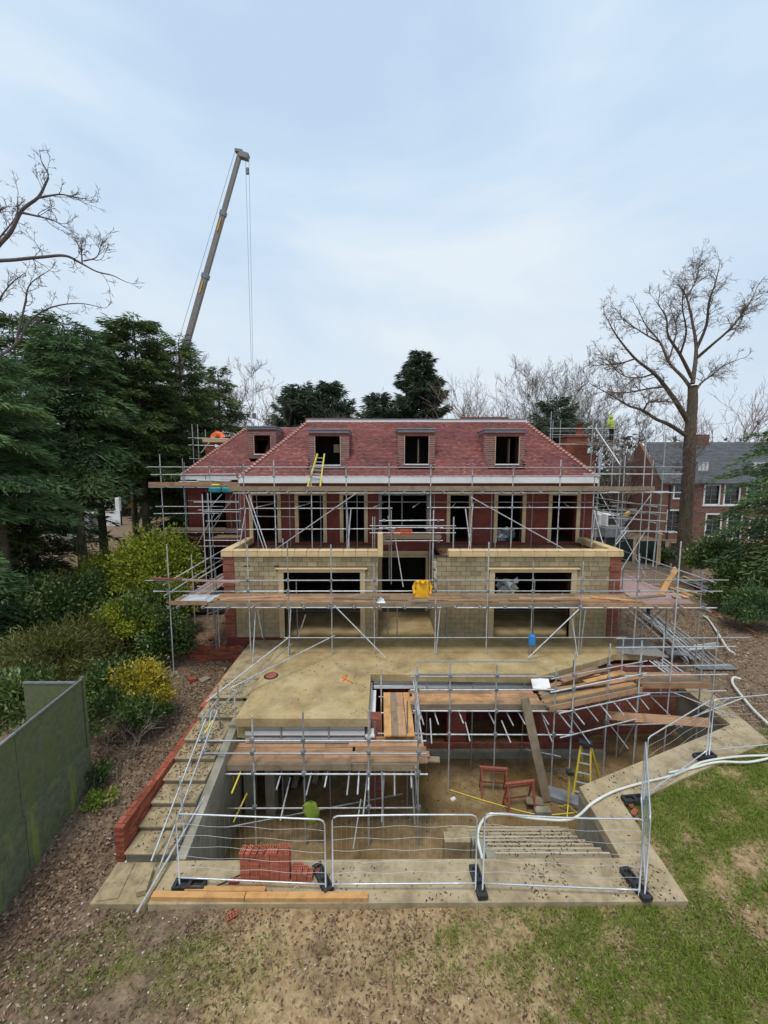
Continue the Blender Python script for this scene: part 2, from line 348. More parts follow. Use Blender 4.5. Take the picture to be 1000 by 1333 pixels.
class MB:
    def __init__(s): s.v, s.f = [], []
    def add(s, v, f):
        n = len(s.v); s.v += [tuple(p) for p in v]; s.f += [tuple(i + n for i in q) for q in f]; return s
    def box(s, x0, x1, y0, y1, z0, z1):
        v = [(x0, y0, z0), (x1, y0, z0), (x1, y1, z0), (x0, y1, z0), (x0, y0, z1), (x1, y0, z1), (x1, y1, z1), (x0, y1, z1)]
        return s.add(v, [(0, 3, 2, 1), (4, 5, 6, 7), (0, 1, 5, 4), (1, 2, 6, 5), (2, 3, 7, 6), (3, 0, 4, 7)])
    def obox(s, c, ux, uy, uz):           # centre and three half-axes
        c = Vector(c); v = []
        for k in (-1, 1):
            for i, j in ((-1, -1), (1, -1), (1, 1), (-1, 1)): v.append(c + ux * i + uy * j + uz * k)
        return s.add(v, [(0, 3, 2, 1), (4, 5, 6, 7), (0, 1, 5, 4), (1, 2, 6, 5), (2, 3, 7, 6), (3, 0, 4, 7)])
    def bar(s, a, b, w, h, up=(0, 0, 1)):
        a, b = Vector(a), Vector(b); d = (b - a); L = d.length; d.normalize()
        u = Vector(up); sx = d.cross(u)
        if sx.length < 1e-4: sx = d.cross(Vector((1, 0, 0)))
        sx.normalize(); uz = sx.cross(d).normalized()
        return s.obox((a + b) / 2, d * L / 2, sx * w / 2, uz * h / 2)
    def tube(s, pts, r, n=6, r1=None, cap=True):
        pts = [Vector(p) for p in pts]; m = len(pts); v, f = [], []
        for i, p in enumerate(pts):
            d = (pts[min(i + 1, m - 1)] - pts[max(i - 1, 0)]).normalized()
            a = d.cross(Vector((0, 0, 1)))
            if a.length < 0.05: a = d.cross(Vector((1, 0, 0)))
            a.normalize(); b = a.cross(d)
            rr = r if r1 is None else r + (r1 - r) * i / (m - 1)
            for k in range(n):
                t = 2 * math.pi * k / n; v.append(p + a * (math.cos(t) * rr) + b * (math.sin(t) * rr))
        for i in range(m - 1):
            for k in range(n):
                k2 = (k + 1) % n; f.append((i * n + k, i * n + k2, (i + 1) * n + k2, (i + 1) * n + k))
        if cap: f.append(tuple(range(n))); f.append(tuple(range((m - 1) * n, m * n))[::-1])
        return s.add(v, f)
    def prism(s, poly, z0, z1):
        n = len(poly); zz0 = z0 if callable(z0) else (lambda p: z0)
        v = [(p[0], p[1], zz0(p)) for p in poly] + [(p[0], p[1], z1) for p in poly]
        f = [tuple(range(n))[::-1], tuple(range(n, 2 * n))] + [(i, (i + 1) % n, n + (i + 1) % n, n + i) for i in range(n)]
        return s.add(v, f)
    def build(s, name, mat, parent=None, smooth=False, bevel=0.0, **kw):
        o = bpy.data.objects.new(name, newmesh(name, s.v, s.f, mat, smooth))
        link(o, parent)
        if bevel:
            md = o.modifiers.new('edge', 'BEVEL'); md.width = bevel; md.segments = 1; md.limit_method = 'ANGLE'
        return tag(o, **kw)
def curvepts(pts, n=8):                      # smooth path through points
    P = [Vector(p) for p in pts]; P = [2 * P[0] - P[1]] + P + [2 * P[-1] - P[-2]]; out = []
    for i in range(1, len(P) - 2):
        for k in range(n):
            t = k / n; a, b, c, d = P[i - 1], P[i], P[i + 1], P[i + 2]
            out.append(0.5 * ((2 * b) + (c - a) * t + (2 * a - 5 * b + 4 * c - d) * t * t + (3 * b - a - 3 * c + d) * t ** 3))
    out.append(P[-2]); return out
# shared meshes: unit tube, unit board
def _unit_tube(n=8):
    b = MB(); b.tube([(0, 0, -0.5), (0, 0, 0.5)], 1.0, n); return b
UT = _unit_tube()
TUBE_ME = {}
def tube(name, a, b, r=0.026, mat=None, parent=None):
    mat = mat or m_steel
    if mat.name not in TUBE_ME:
        me = newmesh('tube', UT.v, UT.f, mat)
        me.polygons.foreach_set('use_smooth', [len(p.vertices) == 4 for p in me.polygons]); TUBE_ME[mat.name] = me
    a, b = Vector(a), Vector(b); d = b - a
    o = bpy.data.objects.new(name, TUBE_ME[mat.name])
    o.location = (a + b) / 2
    o.rotation_mode = 'QUATERNION'; o.rotation_quaternion = Vector((0, 0, 1)).rotation_difference(d.normalized())
    o.scale = (r, r, d.length)
    return link(o, parent)
BOARD_ME = {}
def _board_mesh(mat):
    if mat.name not in BOARD_ME:
        b = MB(); c = 0.06
        b.box(-0.5, 0.5, -0.5, 0.5, -0.5, 0.5)
        BOARD_ME[mat.name] = newmesh('board', b.v, b.f, mat)
    return BOARD_ME[mat.name]
def board(name, a, b, w=0.225, h=0.04, mat=None, parent=None, up=(0, 0, 1)):
    a, b = Vector(a), Vector(b); d = b - a; L = d.length; d.normalize()
    sx = d.cross(Vector(up))
    if sx.length < 1e-4: sx = d.cross(Vector((1, 0, 0)))
    sx.normalize(); uz = sx.cross(d)
    o = bpy.data.objects.new(name, _board_mesh(mat or m_board))
    mw = Matrix(((sx.x, d.x, uz.x), (sx.y, d.y, uz.y), (sx.z, d.z, uz.z)))
    o.rotation_mode = 'QUATERNION'; o.rotation_quaternion = mw.to_quaternion()
    o.location = (a + b) / 2; o.scale = (w, L, h)
    return link(o, parent)
COUP = None
def coupler(p, parent):
    global COUP
    if COUP is None:
        b = MB(); b.box(-0.06, 0.06, -0.055, 0.055, -0.04, 0.04); b.box(-0.04, 0.04, -0.07, 0.07, -0.06, 0.06)
        COUP = newmesh('coupler', b.v, b.f, m_steel_dark)
    o = bpy.data.objects.new('coupler', COUP); o.location = p; o.rotation_euler = (0, 0, random.uniform(0, 3))
    return link(o, parent)
def quads(name, c, d, L, W, mat, parent=None, rnd=None, bend=0.0, tri=False, **kw):
    """many leaf blades in one mesh: centres c, directions d, length L, width W"""
    c = np.asarray(c, float); d = np.asarray(d, float); n = len(c)
    d = d / (np.linalg.norm(d, axis=1, keepdims=True) + 1e-9)
    q = RNG.normal(size=(n, 3)); s = np.cross(d, q); s /= (np.linalg.norm(s, axis=1, keepdims=True) + 1e-9)
    L = np.broadcast_to(np.asarray(L, float), (n,))[:, None]; W = np.broadcast_to(np.asarray(W, float), (n,))[:, None]
    if tri:
        k = 3; V = np.stack([c - s * W / 2, c + s * W / 2, c + d * L], 1)
    else:
        k = 4; V = np.stack([c, c + d * L * 0.45 + s * W / 2, c + d * L, c + d * L * 0.45 - s * W / 2], 1)
    me = bpy.data.meshes.new(name)
    me.vertices.add(n * k); me.vertices.foreach_set('co', V.reshape(-1))
    me.loops.add(n * k); me.loops.foreach_set('vertex_index', np.arange(n * k, dtype=np.int32))
    me.polygons.add(n); me.polygons.foreach_set('loop_start', np.arange(0, n * k, k, dtype=np.int32))
    me.polygons.foreach_set('loop_total', np.full(n, k, dtype=np.int32))
    a = me.attributes.new('rnd', 'FLOAT', 'FACE')
    a.data.foreach_set('value', np.clip(rnd if rnd is not None else RNG.random(n), 0, 1).astype(np.float32))
    me.materials.append(mat); me.update(calc_edges=True)
    o = bpy.data.objects.new(name, me)
    link(o, parent)
    return tag(o, **kw)
_wv = RNG.normal(size=(14, 2)); _wp = RNG.random(14) * 6.28
def wave(x, y, f=1.0):
    x = np.asarray(x, float); y = np.asarray(y, float); t = 0
    for i in range(14):
        a = 1.0 / (1 + 0.35 * i); k = f * (0.5 + 0.33 * i)
        t = t + a * np.sin(k * (_wv[i, 0] * x + _wv[i, 1] * y) + _wp[i])
    return t / 2.6
# ------------------------------------------------------------------ terrain
G, F = -1.4, -3.6            # garden slab top, pit floor (terrace top = 0)
HOLE = [(-6.15, 7.7), (6.4, 7.75), (6.55, 10.3), (9.1, 11.25), (13.0, 12.85), (13.4, 16.5), (12.2, 17.5), (11.2, 18), (11.2, 33.8),
        (-12.4, 33.8), (-12.4, 26), (-7.2, 21.6), (-7.2, 18.25), (-5.95, 18.25), (-5.95, 17.4)]
def inside(x, y, poly):
    x = np.asarray(x); y = np.asarray(y); r = np.zeros(x.shape, bool); n = len(poly)
    for i in range(n):
        (x0, y0), (x1, y1) = poly[i], poly[(i + 1) % n]
        if y0 == y1: continue
        c = ((y0 > y) != (y1 > y)) & (x < (x1 - x0) * (y - y0) / (y1 - y0) + x0); r ^= c
    return r
def height(x, y):
    x = np.asarray(x, float); y = np.asarray(y, float)
    left = np.interp(y, [4, 8, 11, 15, 17.5, 18.1, 22, 27, 40], [-1.8, -1.58, -1.42, -1.15, -1.0, -.62, -.35, -.05, 0])
    right = np.interp(y, [4, 17, 20, 26, 34, 45], [-1.55, -1.47, -1.25, -.95, -.6, -.4])
    front = np.full_like(x, -1.53)
    t = np.clip((x + 7.2) / 1.0, 0, 1); h = left * (1 - t) + front * t
    t = np.clip((x - 6.0) / 1.0, 0, 1); h = h * (1 - t) + right * t
    back = np.clip((y - 36) / 10, 0, 1); h = h * (1 - back)
    h = h - 0.25 * np.clip((-7.2 - x) / 1.5, 0, 1) * np.clip((10 - y) / 2, 0, 1)
    near = (y < 45) & (np.abs(x) < 45)
    return h + np.where(near, 0.045 * wave(x, y, 1.0) + 0.02 * wave(y + 9, x, 4.0), 0)
def turf(x, y):
    x = np.asarray(x, float); y = np.asarray(y, float)
    a = np.clip((x - .6 + (y - 7.0) * 0.35) / 6.0, 0, 0.70) * np.clip((13.6 - y) / 2.2 + np.clip((x - 11.5) / 4, 0, 0.5), 0, 1)
    b = 0.36 * np.exp(-((x + 4.5) ** 2 / 9 + (y - 6.6) ** 2 / 1.4)) + 0.35 * np.exp(-((x - 1.5) ** 2 / 3 + (y - 7.0) ** 2 / 0.5))
    t = np.maximum(a, b)
    return np.clip(t * (0.85 + 0.55 * wave(x + 3, y, 2.0) + .45 * wave(y, x - 2, 6.0)) + 0.12 * wave(x, y - 4, 5.0) * (t > 0.05), 0, 1)
xs = np.concatenate([[-3000, -900, -300, -120, -60, -40], np.arange(-30, -15, 1.0), np.arange(-15, 18, 0.2), np.arange(18, 34, 1.0), [36, 40, 60, 120, 300, 900, 3000]])
ys = np.concatenate([[-60, -20, -5, 0, 2], np.arange(3, 22, 0.2), np.arange(22, 46, 1.0), [48, 55, 80, 150, 400, 1200, 4000]])
gx, gy = np.meshgrid(xs, ys); gz = height(gx, gy)
nx, ny = len(xs), len(ys)
mx_, my_ = (gx[:-1, :-1] + gx[1:, 1:]) / 2, (gy[:-1, :-1] + gy[1:, 1:]) / 2
keep = ~inside(mx_, my_, HOLE)
I = np.arange(nx * ny).reshape(ny, nx)
F4 = np.stack([I[:-1, :-1], I[:-1, 1:], I[1:, 1:], I[1:, :-1]], -1)[keep]
me = newmesh('ground', np.stack([gx, gy, gz], -1).reshape(-1, 3).tolist(), F4.tolist(), m_ground, True)
at_ = me.attributes.new('turf', 'FLOAT', 'POINT'); at_.data.foreach_set('value', turf(gx, gy).reshape(-1).astype(np.float32))
ground = link(bpy.data.objects.new('ground', me)); tag(ground, kind='structure')

# ------------------------------------------------------------------ concrete: garden slab, pit, terrace, steps
MB().prism([(-5.05, 7.6), (6.55, 7.66), (6.65, 10.2), (7.24, 10.34), (9.1, 11.15), (13.15, 12.75), (13.75, 16.6), (12.75, 16.6), (12.62, 13.66),
            (5.7, 10.78), (5.64, 8.63), (-5.05, 8.56)], G - 0.28, G).build('garden_slab', m_slab, kind='structure', bevel=0.012)
MB().prism([(-6.3, 7.62), (-5.07, 7.62), (-5.07, 8.54), (-6.3, 8.54)], G - 0.3, G - 0.02).build('garden_slab', m_step, kind='structure', bevel=0.012)
MB().prism([(-5, 8.0), (6, 8.0), (13.4, 12.6), (13.4, 17.9), (-5, 17.9)], F - 0.3, F).build('pit_floor', m_mud, kind='structure')
pw = thing('retaining_wall', (-4.8, 8.6, F), 'pale grey concrete wall lining the pit under the garden slab', 'retaining wall')
MB().box(-4.97, 5.64, 8.36, 8.58, F, G - 0.29).build('wall_panel', m_pitwall, pw)
b = MB(); b.add([(-4.97, 8.6, F), (-4.73, 8.6, F), (-4.73, 12.0, F), (-4.97, 12.0, F), (-4.97, 8.6, G - .02), (-4.73, 8.6, G - .02), (-4.73, 12.0, -.42), (-4.97, 12.0, -.42)],
                [(0, 3, 2, 1), (4, 5, 6, 7), (0, 1, 5, 4), (1, 2, 6, 5), (2, 3, 7, 6), (3, 0, 4, 7)])
b.build('wall_panel', m_pitwall, pw); MB().box(-4.97, -4.73, 12.01, 17.5, F, -.31).build('wall_panel', m_pitwall, pw)
for a_, b_ in (((5.68, 8.63), (5.74, 10.82)), ((5.74, 10.84), (12.66, 13.72)), ((12.7, 13.75), (12.8, 16.6))):
    a2, b2 = Vector((*a_, 0)), Vector((*b_, 0)); d = (b2 - a2).normalized(); n_ = Vector((d.y, -d.x, 0)) * 0.22
    MB().prism([a2[:2], (a2 + n_)[:2], (b2 + n_)[:2], b2[:2]], F, G - 0.285).build('wall_panel', m_pitwall, pw)
TERR = [(-4.7, 11.88), (-0.5, 11.88), (-0.5, 14.65), (5.9, 14.5), (9.0, 15.85), (9.9, 16.35), (11.75, 16.35), (11.75, 18.2), (10.9, 18.2), (10.9, 21.4), (-7.3, 21.4), (-7.3, 18.2), (-4.7, 18.2)]
MB().prism(TERR, -0.30, 0).build('terrace', m_concrete, kind='structure', bevel=0.015)
MB().prism([(9.95, 16.38), (11.9, 15.95), (12.1, 17.9), (10.95, 17.9)], 0.004, 0.03).build('gravel_strip', M('grey_gravel', [(0.12, 0.115, 0.11), (0.40, 0.38, 0.36)], 24, 0.9, 0.5, 40), kind='structure')
# stair down the left side: nine deep steps from the terrace level to the garden slab
st = thing('garden_steps', (-5.6, 8.6, G), 'flight of deep concrete steps beside the low red brick wall', 'steps')
sy = [8.58, 9.15, 9.68, 10.28, 10.9, 11.5, 12.4, 13.25, 14.4]
for i in range(8):
    zt = G + 0.16 * (i + 1)
    MB().box(-6.165, -5.0 + 0.03 * (i > 4), sy[i] + 0.06, sy[i + 1] + 0.058, zt - 0.42, zt - 0.055).build('riser', m_pitwall, st)
    MB().box(-6.168, -4.985 + 0.26 * (i > 5), sy[i] + random.uniform(-.01, .01), sy[i + 1] + 0.055, zt - 0.053, zt).build('step', m_step, st, bevel=0.012)
MB().box(-6.17, -4.72, 14.46, 17.9, -0.5, -0.08).build('landing', m_step, st, bevel=0.01)
# stair from the slab down into the pit
ps = thing('pit_stair', (4, 10, F), 'leaf strewn concrete staircase dropping from the slab into the pit', 'steps')
for i in range(8):
    zt = G - 0.27 * (i + 1) + 0.005; y0 = 8.64 + i * 0.38
    MB().box(2.75 if i < 6 else 2.35, 5.62 if i < 6 else 5.9, y0, y0 + 0.378, max(F + .01, zt - 0.6), zt).build('step', m_shaded_tread, ps, bevel=0.01)
    MB().box(2.76 if i < 6 else 2.36, 5.61, y0 + .335, y0 + .377, zt + .001, zt + .006).build('lit_edge_strip', m_lit_edge, ps)  # thin added strip that carries the painted bright edge of each step
b = MB()
for i in range(6):
    zt = G - 0.27 * (i + 1) + 0.01; b.box(2.52, 2.747, 8.65 + i * 0.38, 9.02 + i * 0.38, F + 0.01, zt + 0.02)
b.build('stringer', m_pitwall, ps)
for i in range(3):
    MB().box(1.75 + .18 * i, 2.5, 10.45 + .36 * i, 10.8 + .36 * i, F + .01, F + 0.75 - .25 * i).build('step', m_step, ps, bevel=0.01)

# ------------------------------------------------------------------ brick garden walls, brick by brick
BRK = {}
def brickmesh(mat, L=.215, W=.1025, H=.065):
    k = (mat.name, L, W, H)
    if k not in BRK:
        b = MB(); b.box(-L / 2, L / 2, -W / 2, W / 2, -H / 2, H / 2); BRK[k] = newmesh('brick', b.v, b.f, mat)
    return BRK[k]
def laybrick(name, me, loc, rz, parent, jit=0.004):
    o = bpy.data.objects.new(name, me); o.location = Vector(loc) + Vector([random.uniform(-jit, jit) for _ in range(3)])
    o.rotation_euler = (random.gauss(0, .008), random.gauss(0, .008), rz + random.gauss(0, .01)); return link(o, parent)
def brick_wall(p0, p1, z0, courses, label, face=1, mat=None, ends=True):
    p0, p1 = Vector((*p0, 0)), Vector((*p1, 0)); d = p1 - p0; L = d.length; d.normalize(); n = Vector((d.y, -d.x, 0)) * face
    w = thing('brick_wall', (p0.x, p0.y, z0), label, 'brick wall')
    rz = math.atan2(d.y, d.x); me = brickmesh(mat or m_brickobj); hd = brickmesh(mat or m_brickobj, .1025, .215)
    b = MB(); c = p0 + d * (L / 2); H = courses * .075
    b.obox((c.x, c.y, z0 + H / 2 - .01), d * (L / 2 - .012), n * .098, Vector((0, 0, H / 2 - .012))); b.build('mortar_bed', m_mortar, w)
    for k in range(courses):
        z = z0 + k * .075 + .0325; s = 0.1125 if k % 2 else 0.0
        m = int((L - s) / .225)
        if s: laybrick('brick', hd, p0 + d * .05 + Vector((0, 0, z)), rz, w, .002)
        for i in range(m):
            q = p0 + d * (s + .1125 + i * .225) + Vector((0, 0, z))
            laybrick('brick', me, q + n * .055, rz, w)
            if k == courses - 1 or (i == 0 and not s): laybrick('brick', me, q - n * .055, rz, w)
    return w
brick_wall((-6.285, 8.62), (-6.285, 12.85), -1.5, 12, 'low red brick wall running beside the lower concrete steps')
brick_wall((-6.30, 13.1), (-6.30, 17.75), -1.1, 10, 'orange red brick wall beside the upper steps, ends at the cross wall', mat=m_brickhot)
brick_wall((-9.0, 17.72), (-6.45, 17.72), -1.2, 12, 'low cross wall of dark brick below the rubble bank')

# ------------------------------------------------------------------ the house under construction
house = thing('house', (1.9, 21.5, 0), 'large red brick house under construction with tiled mansard roof and scaffolding around it', 'house')
def wall_y(name, y0, y1, x0, x1, z0, z1, ops, mat, parent):
    """wall parallel to the picture, openings as (xa, xb, za, zb)"""
    b = MB(); xsx = sorted({x0, x1, *[o[0] for o in ops], *[o[1] for o in ops]})
    for xa, xb in zip(xsx[:-1], xsx[1:]):
        cuts = sorted((o[2], o[3]) for o in ops if o[0] < (xa + xb) / 2 < o[1]); z = z0
        for za, zb in cuts:
            if za > z + 1e-6: b.box(xa, xb, y0, y1, z, za)
            z = zb
        if z1 > z + 1e-6: b.box(xa, xb, y0, y1, z, z1)
    return b.build(name, mat, parent)
DZ = 3.88
doors = [(-7.29, -5.57), (-4.82, -3.10), (-2.39, -0.88), (3.39, 4.78), (5.95, 7.67), (8.88, 10.60)]
cen = (-0.29, 2.47)
ops = [(a + .2, b_ - .2, DZ, 6.45) for a, b_ in doors] + [(cen[0] + .18, cen[1] - .18, 4.45, 6.45), (cen[0] + .18, cen[1] - .1, 0.0, 3.05), (-6.6, -.9, 0.0, 3.0), (3.4, 10.2, 0.0, 3.0)]
wall_y('front_wall', 21.5, 21.82, -7.75, 11.35, 0, 7.15, ops, m_brick_dark, house)
MB().box(-12.6, -12.3, 25.9, 34, 0, 7.3).build('side_wall', m_brick_dark, house)
wall_y('wing_wall', 25.6, 25.9, -12.6, -7.45, 0, 7.3, [(-11.6, -10.2, .1, 2.8), (-11.6, -10.2, 3.9, 6.4)], m_brick_dark, house)
MB().box(-7.75, -7.45, 21.83, 25.58, 0, 7.15).build('side_wall', m_brick_dark, house)
MB().box(11.05, 11.35, 21.83, 34, 0, 7.15).build('side_wall', m_brick_dark, house)
MB().box(-12.6, 11.35, 34, 34.3, 0, 7.2).build('back_wall', m_brick_dark, house)
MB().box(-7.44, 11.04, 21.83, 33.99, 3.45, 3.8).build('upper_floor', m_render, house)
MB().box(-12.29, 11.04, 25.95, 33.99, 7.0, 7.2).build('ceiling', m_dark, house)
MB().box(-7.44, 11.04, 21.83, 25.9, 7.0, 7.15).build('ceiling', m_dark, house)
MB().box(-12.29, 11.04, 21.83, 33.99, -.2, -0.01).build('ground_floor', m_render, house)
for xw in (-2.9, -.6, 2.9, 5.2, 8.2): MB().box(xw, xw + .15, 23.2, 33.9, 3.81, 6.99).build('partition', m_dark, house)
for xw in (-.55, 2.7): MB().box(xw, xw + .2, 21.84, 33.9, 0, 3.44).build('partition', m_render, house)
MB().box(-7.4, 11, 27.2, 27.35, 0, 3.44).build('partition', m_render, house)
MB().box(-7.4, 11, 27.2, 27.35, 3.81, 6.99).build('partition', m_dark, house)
# stone surrounds of the upper doors and the hall window
def surround(x0, x1, z0, z1, y, t, mat, parent, lintel=True, joints=True):
    for xa, xb in ((x0, x0 + t), (x1 - t, x1)):
        k = 3; hz_ = (z1 - z0) / k
        for i in range(k):
            MB().box(xa, xb, y - .06, y + .1, z0 + i * hz_ + .004, z0 + (i + 1) * hz_ - .004).build('jamb_stone', mat, parent)
    if lintel: MB().box(x0, x1, y - .06, y + .1, z1 + .003, z1 + t).build('lintel', mat, parent, bevel=.01)
for a, b_ in doors:
    surround(a, b_, DZ, 6.45, 21.5, .19, m_sill, house)
surround(cen[0], cen[1], 4.46, 6.45, 21.5, .17, m_lead, house)
surround(cen[0] - .02, cen[1] + .02, 0.02, 3.05, 21.5, .2, m_sill, house)
MB().box(cen[0] - .1, cen[1] + .1, 21.38, 21.44, 3.26, 3.42).build('lintel', m_sill, house)
for x in (cen[0] + .9, ): MB().box(x + .33, x + .4, 21.55, 21.62, 4.47, 6.44).build('window_post', m_lead, house)
# ---- the two single-storey bays
def bay(x0, x1, ox0, ox1, coping_x0, vents):
    zt = 3.84
    pier = .5
    # brick piers at the outer corners, with projecting bands
    left_pier = x0 < -5
    px0, px1 = (x0, x0 + pier) if left_pier else (x1 - pier, x1)
    bx0, bx1 = (x0 + pier, x1) if left_pier else (x0, x1 - pier)
    b = MB(); n = 11
    for i in range(n):
        z0, z1 = i * zt / n, (i + 1) * zt / n
        b.box(px0, px1, 17.985 if i % 2 else 18.0, 18.3, z0 + .012, z1 - .012)
    b.box(px0 + .01, px1 - .01, 18.02, 18.29, 0, zt); b.build('brick_pier', m_brick, house)
    core = wall_y('blockwork', 18.03, 18.24, bx0, bx1, 0.0, zt, [(ox0, ox1, .0, 3.12)], m_joint, house)
    k = 'blk'
    b = MB(); b.box(-.215, .215, -.05, .05, -.1035, .1035); full = newmesh('block', b.v, b.f, m_block)
    b = MB(); b.box(-.103, .103, -.05, .05, -.1035, .1035); half = newmesh('block', b.v, b.f, m_block)
    sx0, sx1 = ox0 - .24, ox1 + .24; low = MB()
    for r in range(17):
        z = .01 + r * .225 + .1125
        spans = [(bx0, bx1)] if z - .11 > 3.32 else [(bx0, sx0), (sx1, bx1)]
        if not (z + .11 < 3.2 or z - .11 > 3.32): spans = [(bx0, sx0 - .12), (sx1 + .12, bx1)]
        for a, b_ in spans:
            x = a + .005; off = (r % 2) * .225
            first = True
            while x < b_ - .06:
                w = (.225 if (first and off) else .45); first = False
                w = min(w, b_ - x)
                if z > 1.95:
                    me_ = full if w > .44 else half if abs(w - .225) < .02 else None
                    if me_ is None:
                        q = MB(); q.box(-w / 2 + .005, w / 2 - .005, -.05, .05, -.1075, .1075); me_ = newmesh('block', q.v, q.f, m_block)
                    o = bpy.data.objects.new('block', me_); o.location = (x + w / 2, 18.07 + random.uniform(-.006, .004), z)
                    o.rotation_euler = (random.gauss(0, .01), 0, random.gauss(0, .006)); link(o, core)
                else: low.box(x + .009, x + w - .009, 18.02 + random.uniform(-.006, .004), 18.1, z - .1075, z + .1075)
                x += w
    low.build('lower_blocks', m_block, house, kind='stuff')
    for vx in vents: MB().box(vx - .13, vx + .13, 18.005, 18.03, 3.38, 3.44).build('vent_slot', m_black, house)
    # cream window surround
    for xa in (sx0, ox1):
        for i in range(5):
            z0 = .0 + i * .624; MB().box(xa, xa + .24, 17.96, 18.2, z0 + .003, z0 + .621).build('jamb_stone', m_sill, house)
    nn = 3; w = (sx1 - sx0) / nn
    for i in range(nn): MB().box(sx0 + i * w + .003, sx0 + (i + 1) * w - .003, 17.96, 18.2, 3.123, 3.26).build('lintel_stone', m_sill, house)
    MB().box(sx0 - .1, sx1 + .1, 17.9, 18.2, 3.262, 3.33).build('cornice', m_stone, house, bevel=.012)
    # coping stones, front run and the return along the outer side
    x = coping_x0; L = .56
    xe = x1 + .06 if not left_pier else x1
    while x < xe - .05:
        w = min(L, xe - x)
        MB().box(x + .004, x + w - .004, 17.93, 18.34, zt + .02, 4.06).build('coping_stone', m_stone, house, bevel=.012)
        MB().box(x + .004, x + w - .004, 17.95, 18.32, 4.064, 4.17).build('coping_stone', m_stone, house, bevel=.03)
        x += w
    MB().box(bx0 - .0, bx1, 17.99, 18.28, zt + .001, zt + .018).build('damp_course', m_black, house)
    rx0, rx1 = (x0 - .05, x0 + .34) if left_pier else (x1 - .34, x1 + .06)
    y = 18.36
    while y < 21.4:
        w = min(L, 21.45 - y); MB().box(rx0, rx1, y + .004, y + w - .004, zt + .02, 4.17).build('coping_stone', m_stone, house, bevel=.02); y += w
    # side walls, deck, floor
    MB().box(rx0 + .06, rx1 - .06, 18.31, 21.47, 0, zt).build('side_wall', m_brick, house)
    ix = x1 - .2 if left_pier else x0
    MB().box(ix, ix + .2, 18.26, 21.47, 0, zt - .35).build('side_wall', m_block, house)
    b = MB()
    deck = MB().box(x0 + .36, x1 - .1, 18.36, 21.47, 3.55, 3.7).build('bay_roof_deck', m_deck, house)
    xx = x0 + .4
    for j in range(12):
        y = 18.5 + j * .245
        MB().box(x0 + .42 + random.uniform(0, .2), x1 - .2 - random.uniform(0, .3), y, y + .225, 3.702, 3.742 + random.uniform(0, .02)).build('deck_board', m_deck, house)
bay(-7.4, -0.28, -4.63, -1.10, -7.46, (-6.3, -4.95))
bay(2.42, 10.9, 5.10, 8.64, 2.95, ())
MB().box(-.29, -.05, 17.95, 18.34, 3.85, 4.95).build('coping_stone', m_stone, house, bevel=.02)
for i in range(4): MB().box(2.28 + .02 * i, 2.42, 17.99, 18.2, 3.6 - .45 * i - .3, 3.6 - .45 * i).build('tooth_stone', m_sill, house)
# projecting brick band, soffit and white fascia
MB().box(-7.6, 11.2, 21.3, 21.5, 6.82, 7.14).build('brick_band', m_brick, house)
x = -7.55
while x < 11.1:
    w = min(3.6, 11.15 - x); MB().box(x + .004, x + w - .004, 20.78, 20.84, 7.13, 7.44).build('fascia_board', m_white, house); x += w
MB().box(-7.5, 11.1, 20.91, 21.49, 7.145, 7.2).build('soffit', m_white, house)
MB().box(11.12, 11.16, 20.9, 33.9, 7.16, 7.40).build('fascia_board', m_white, house)
MB().box(-12.75, -7.6, 25.16, 25.2, 7.2, 7.46).build('fascia_board', m_white, house)
MB().box(-12.75, -7.6, 25.21, 25.58, 7.21, 7.26).build('soffit', m_white, house)
MB().box(-12.79, -12.75, 25.2, 33.9, 7.2, 7.46).build('fascia_board', m_white, house)

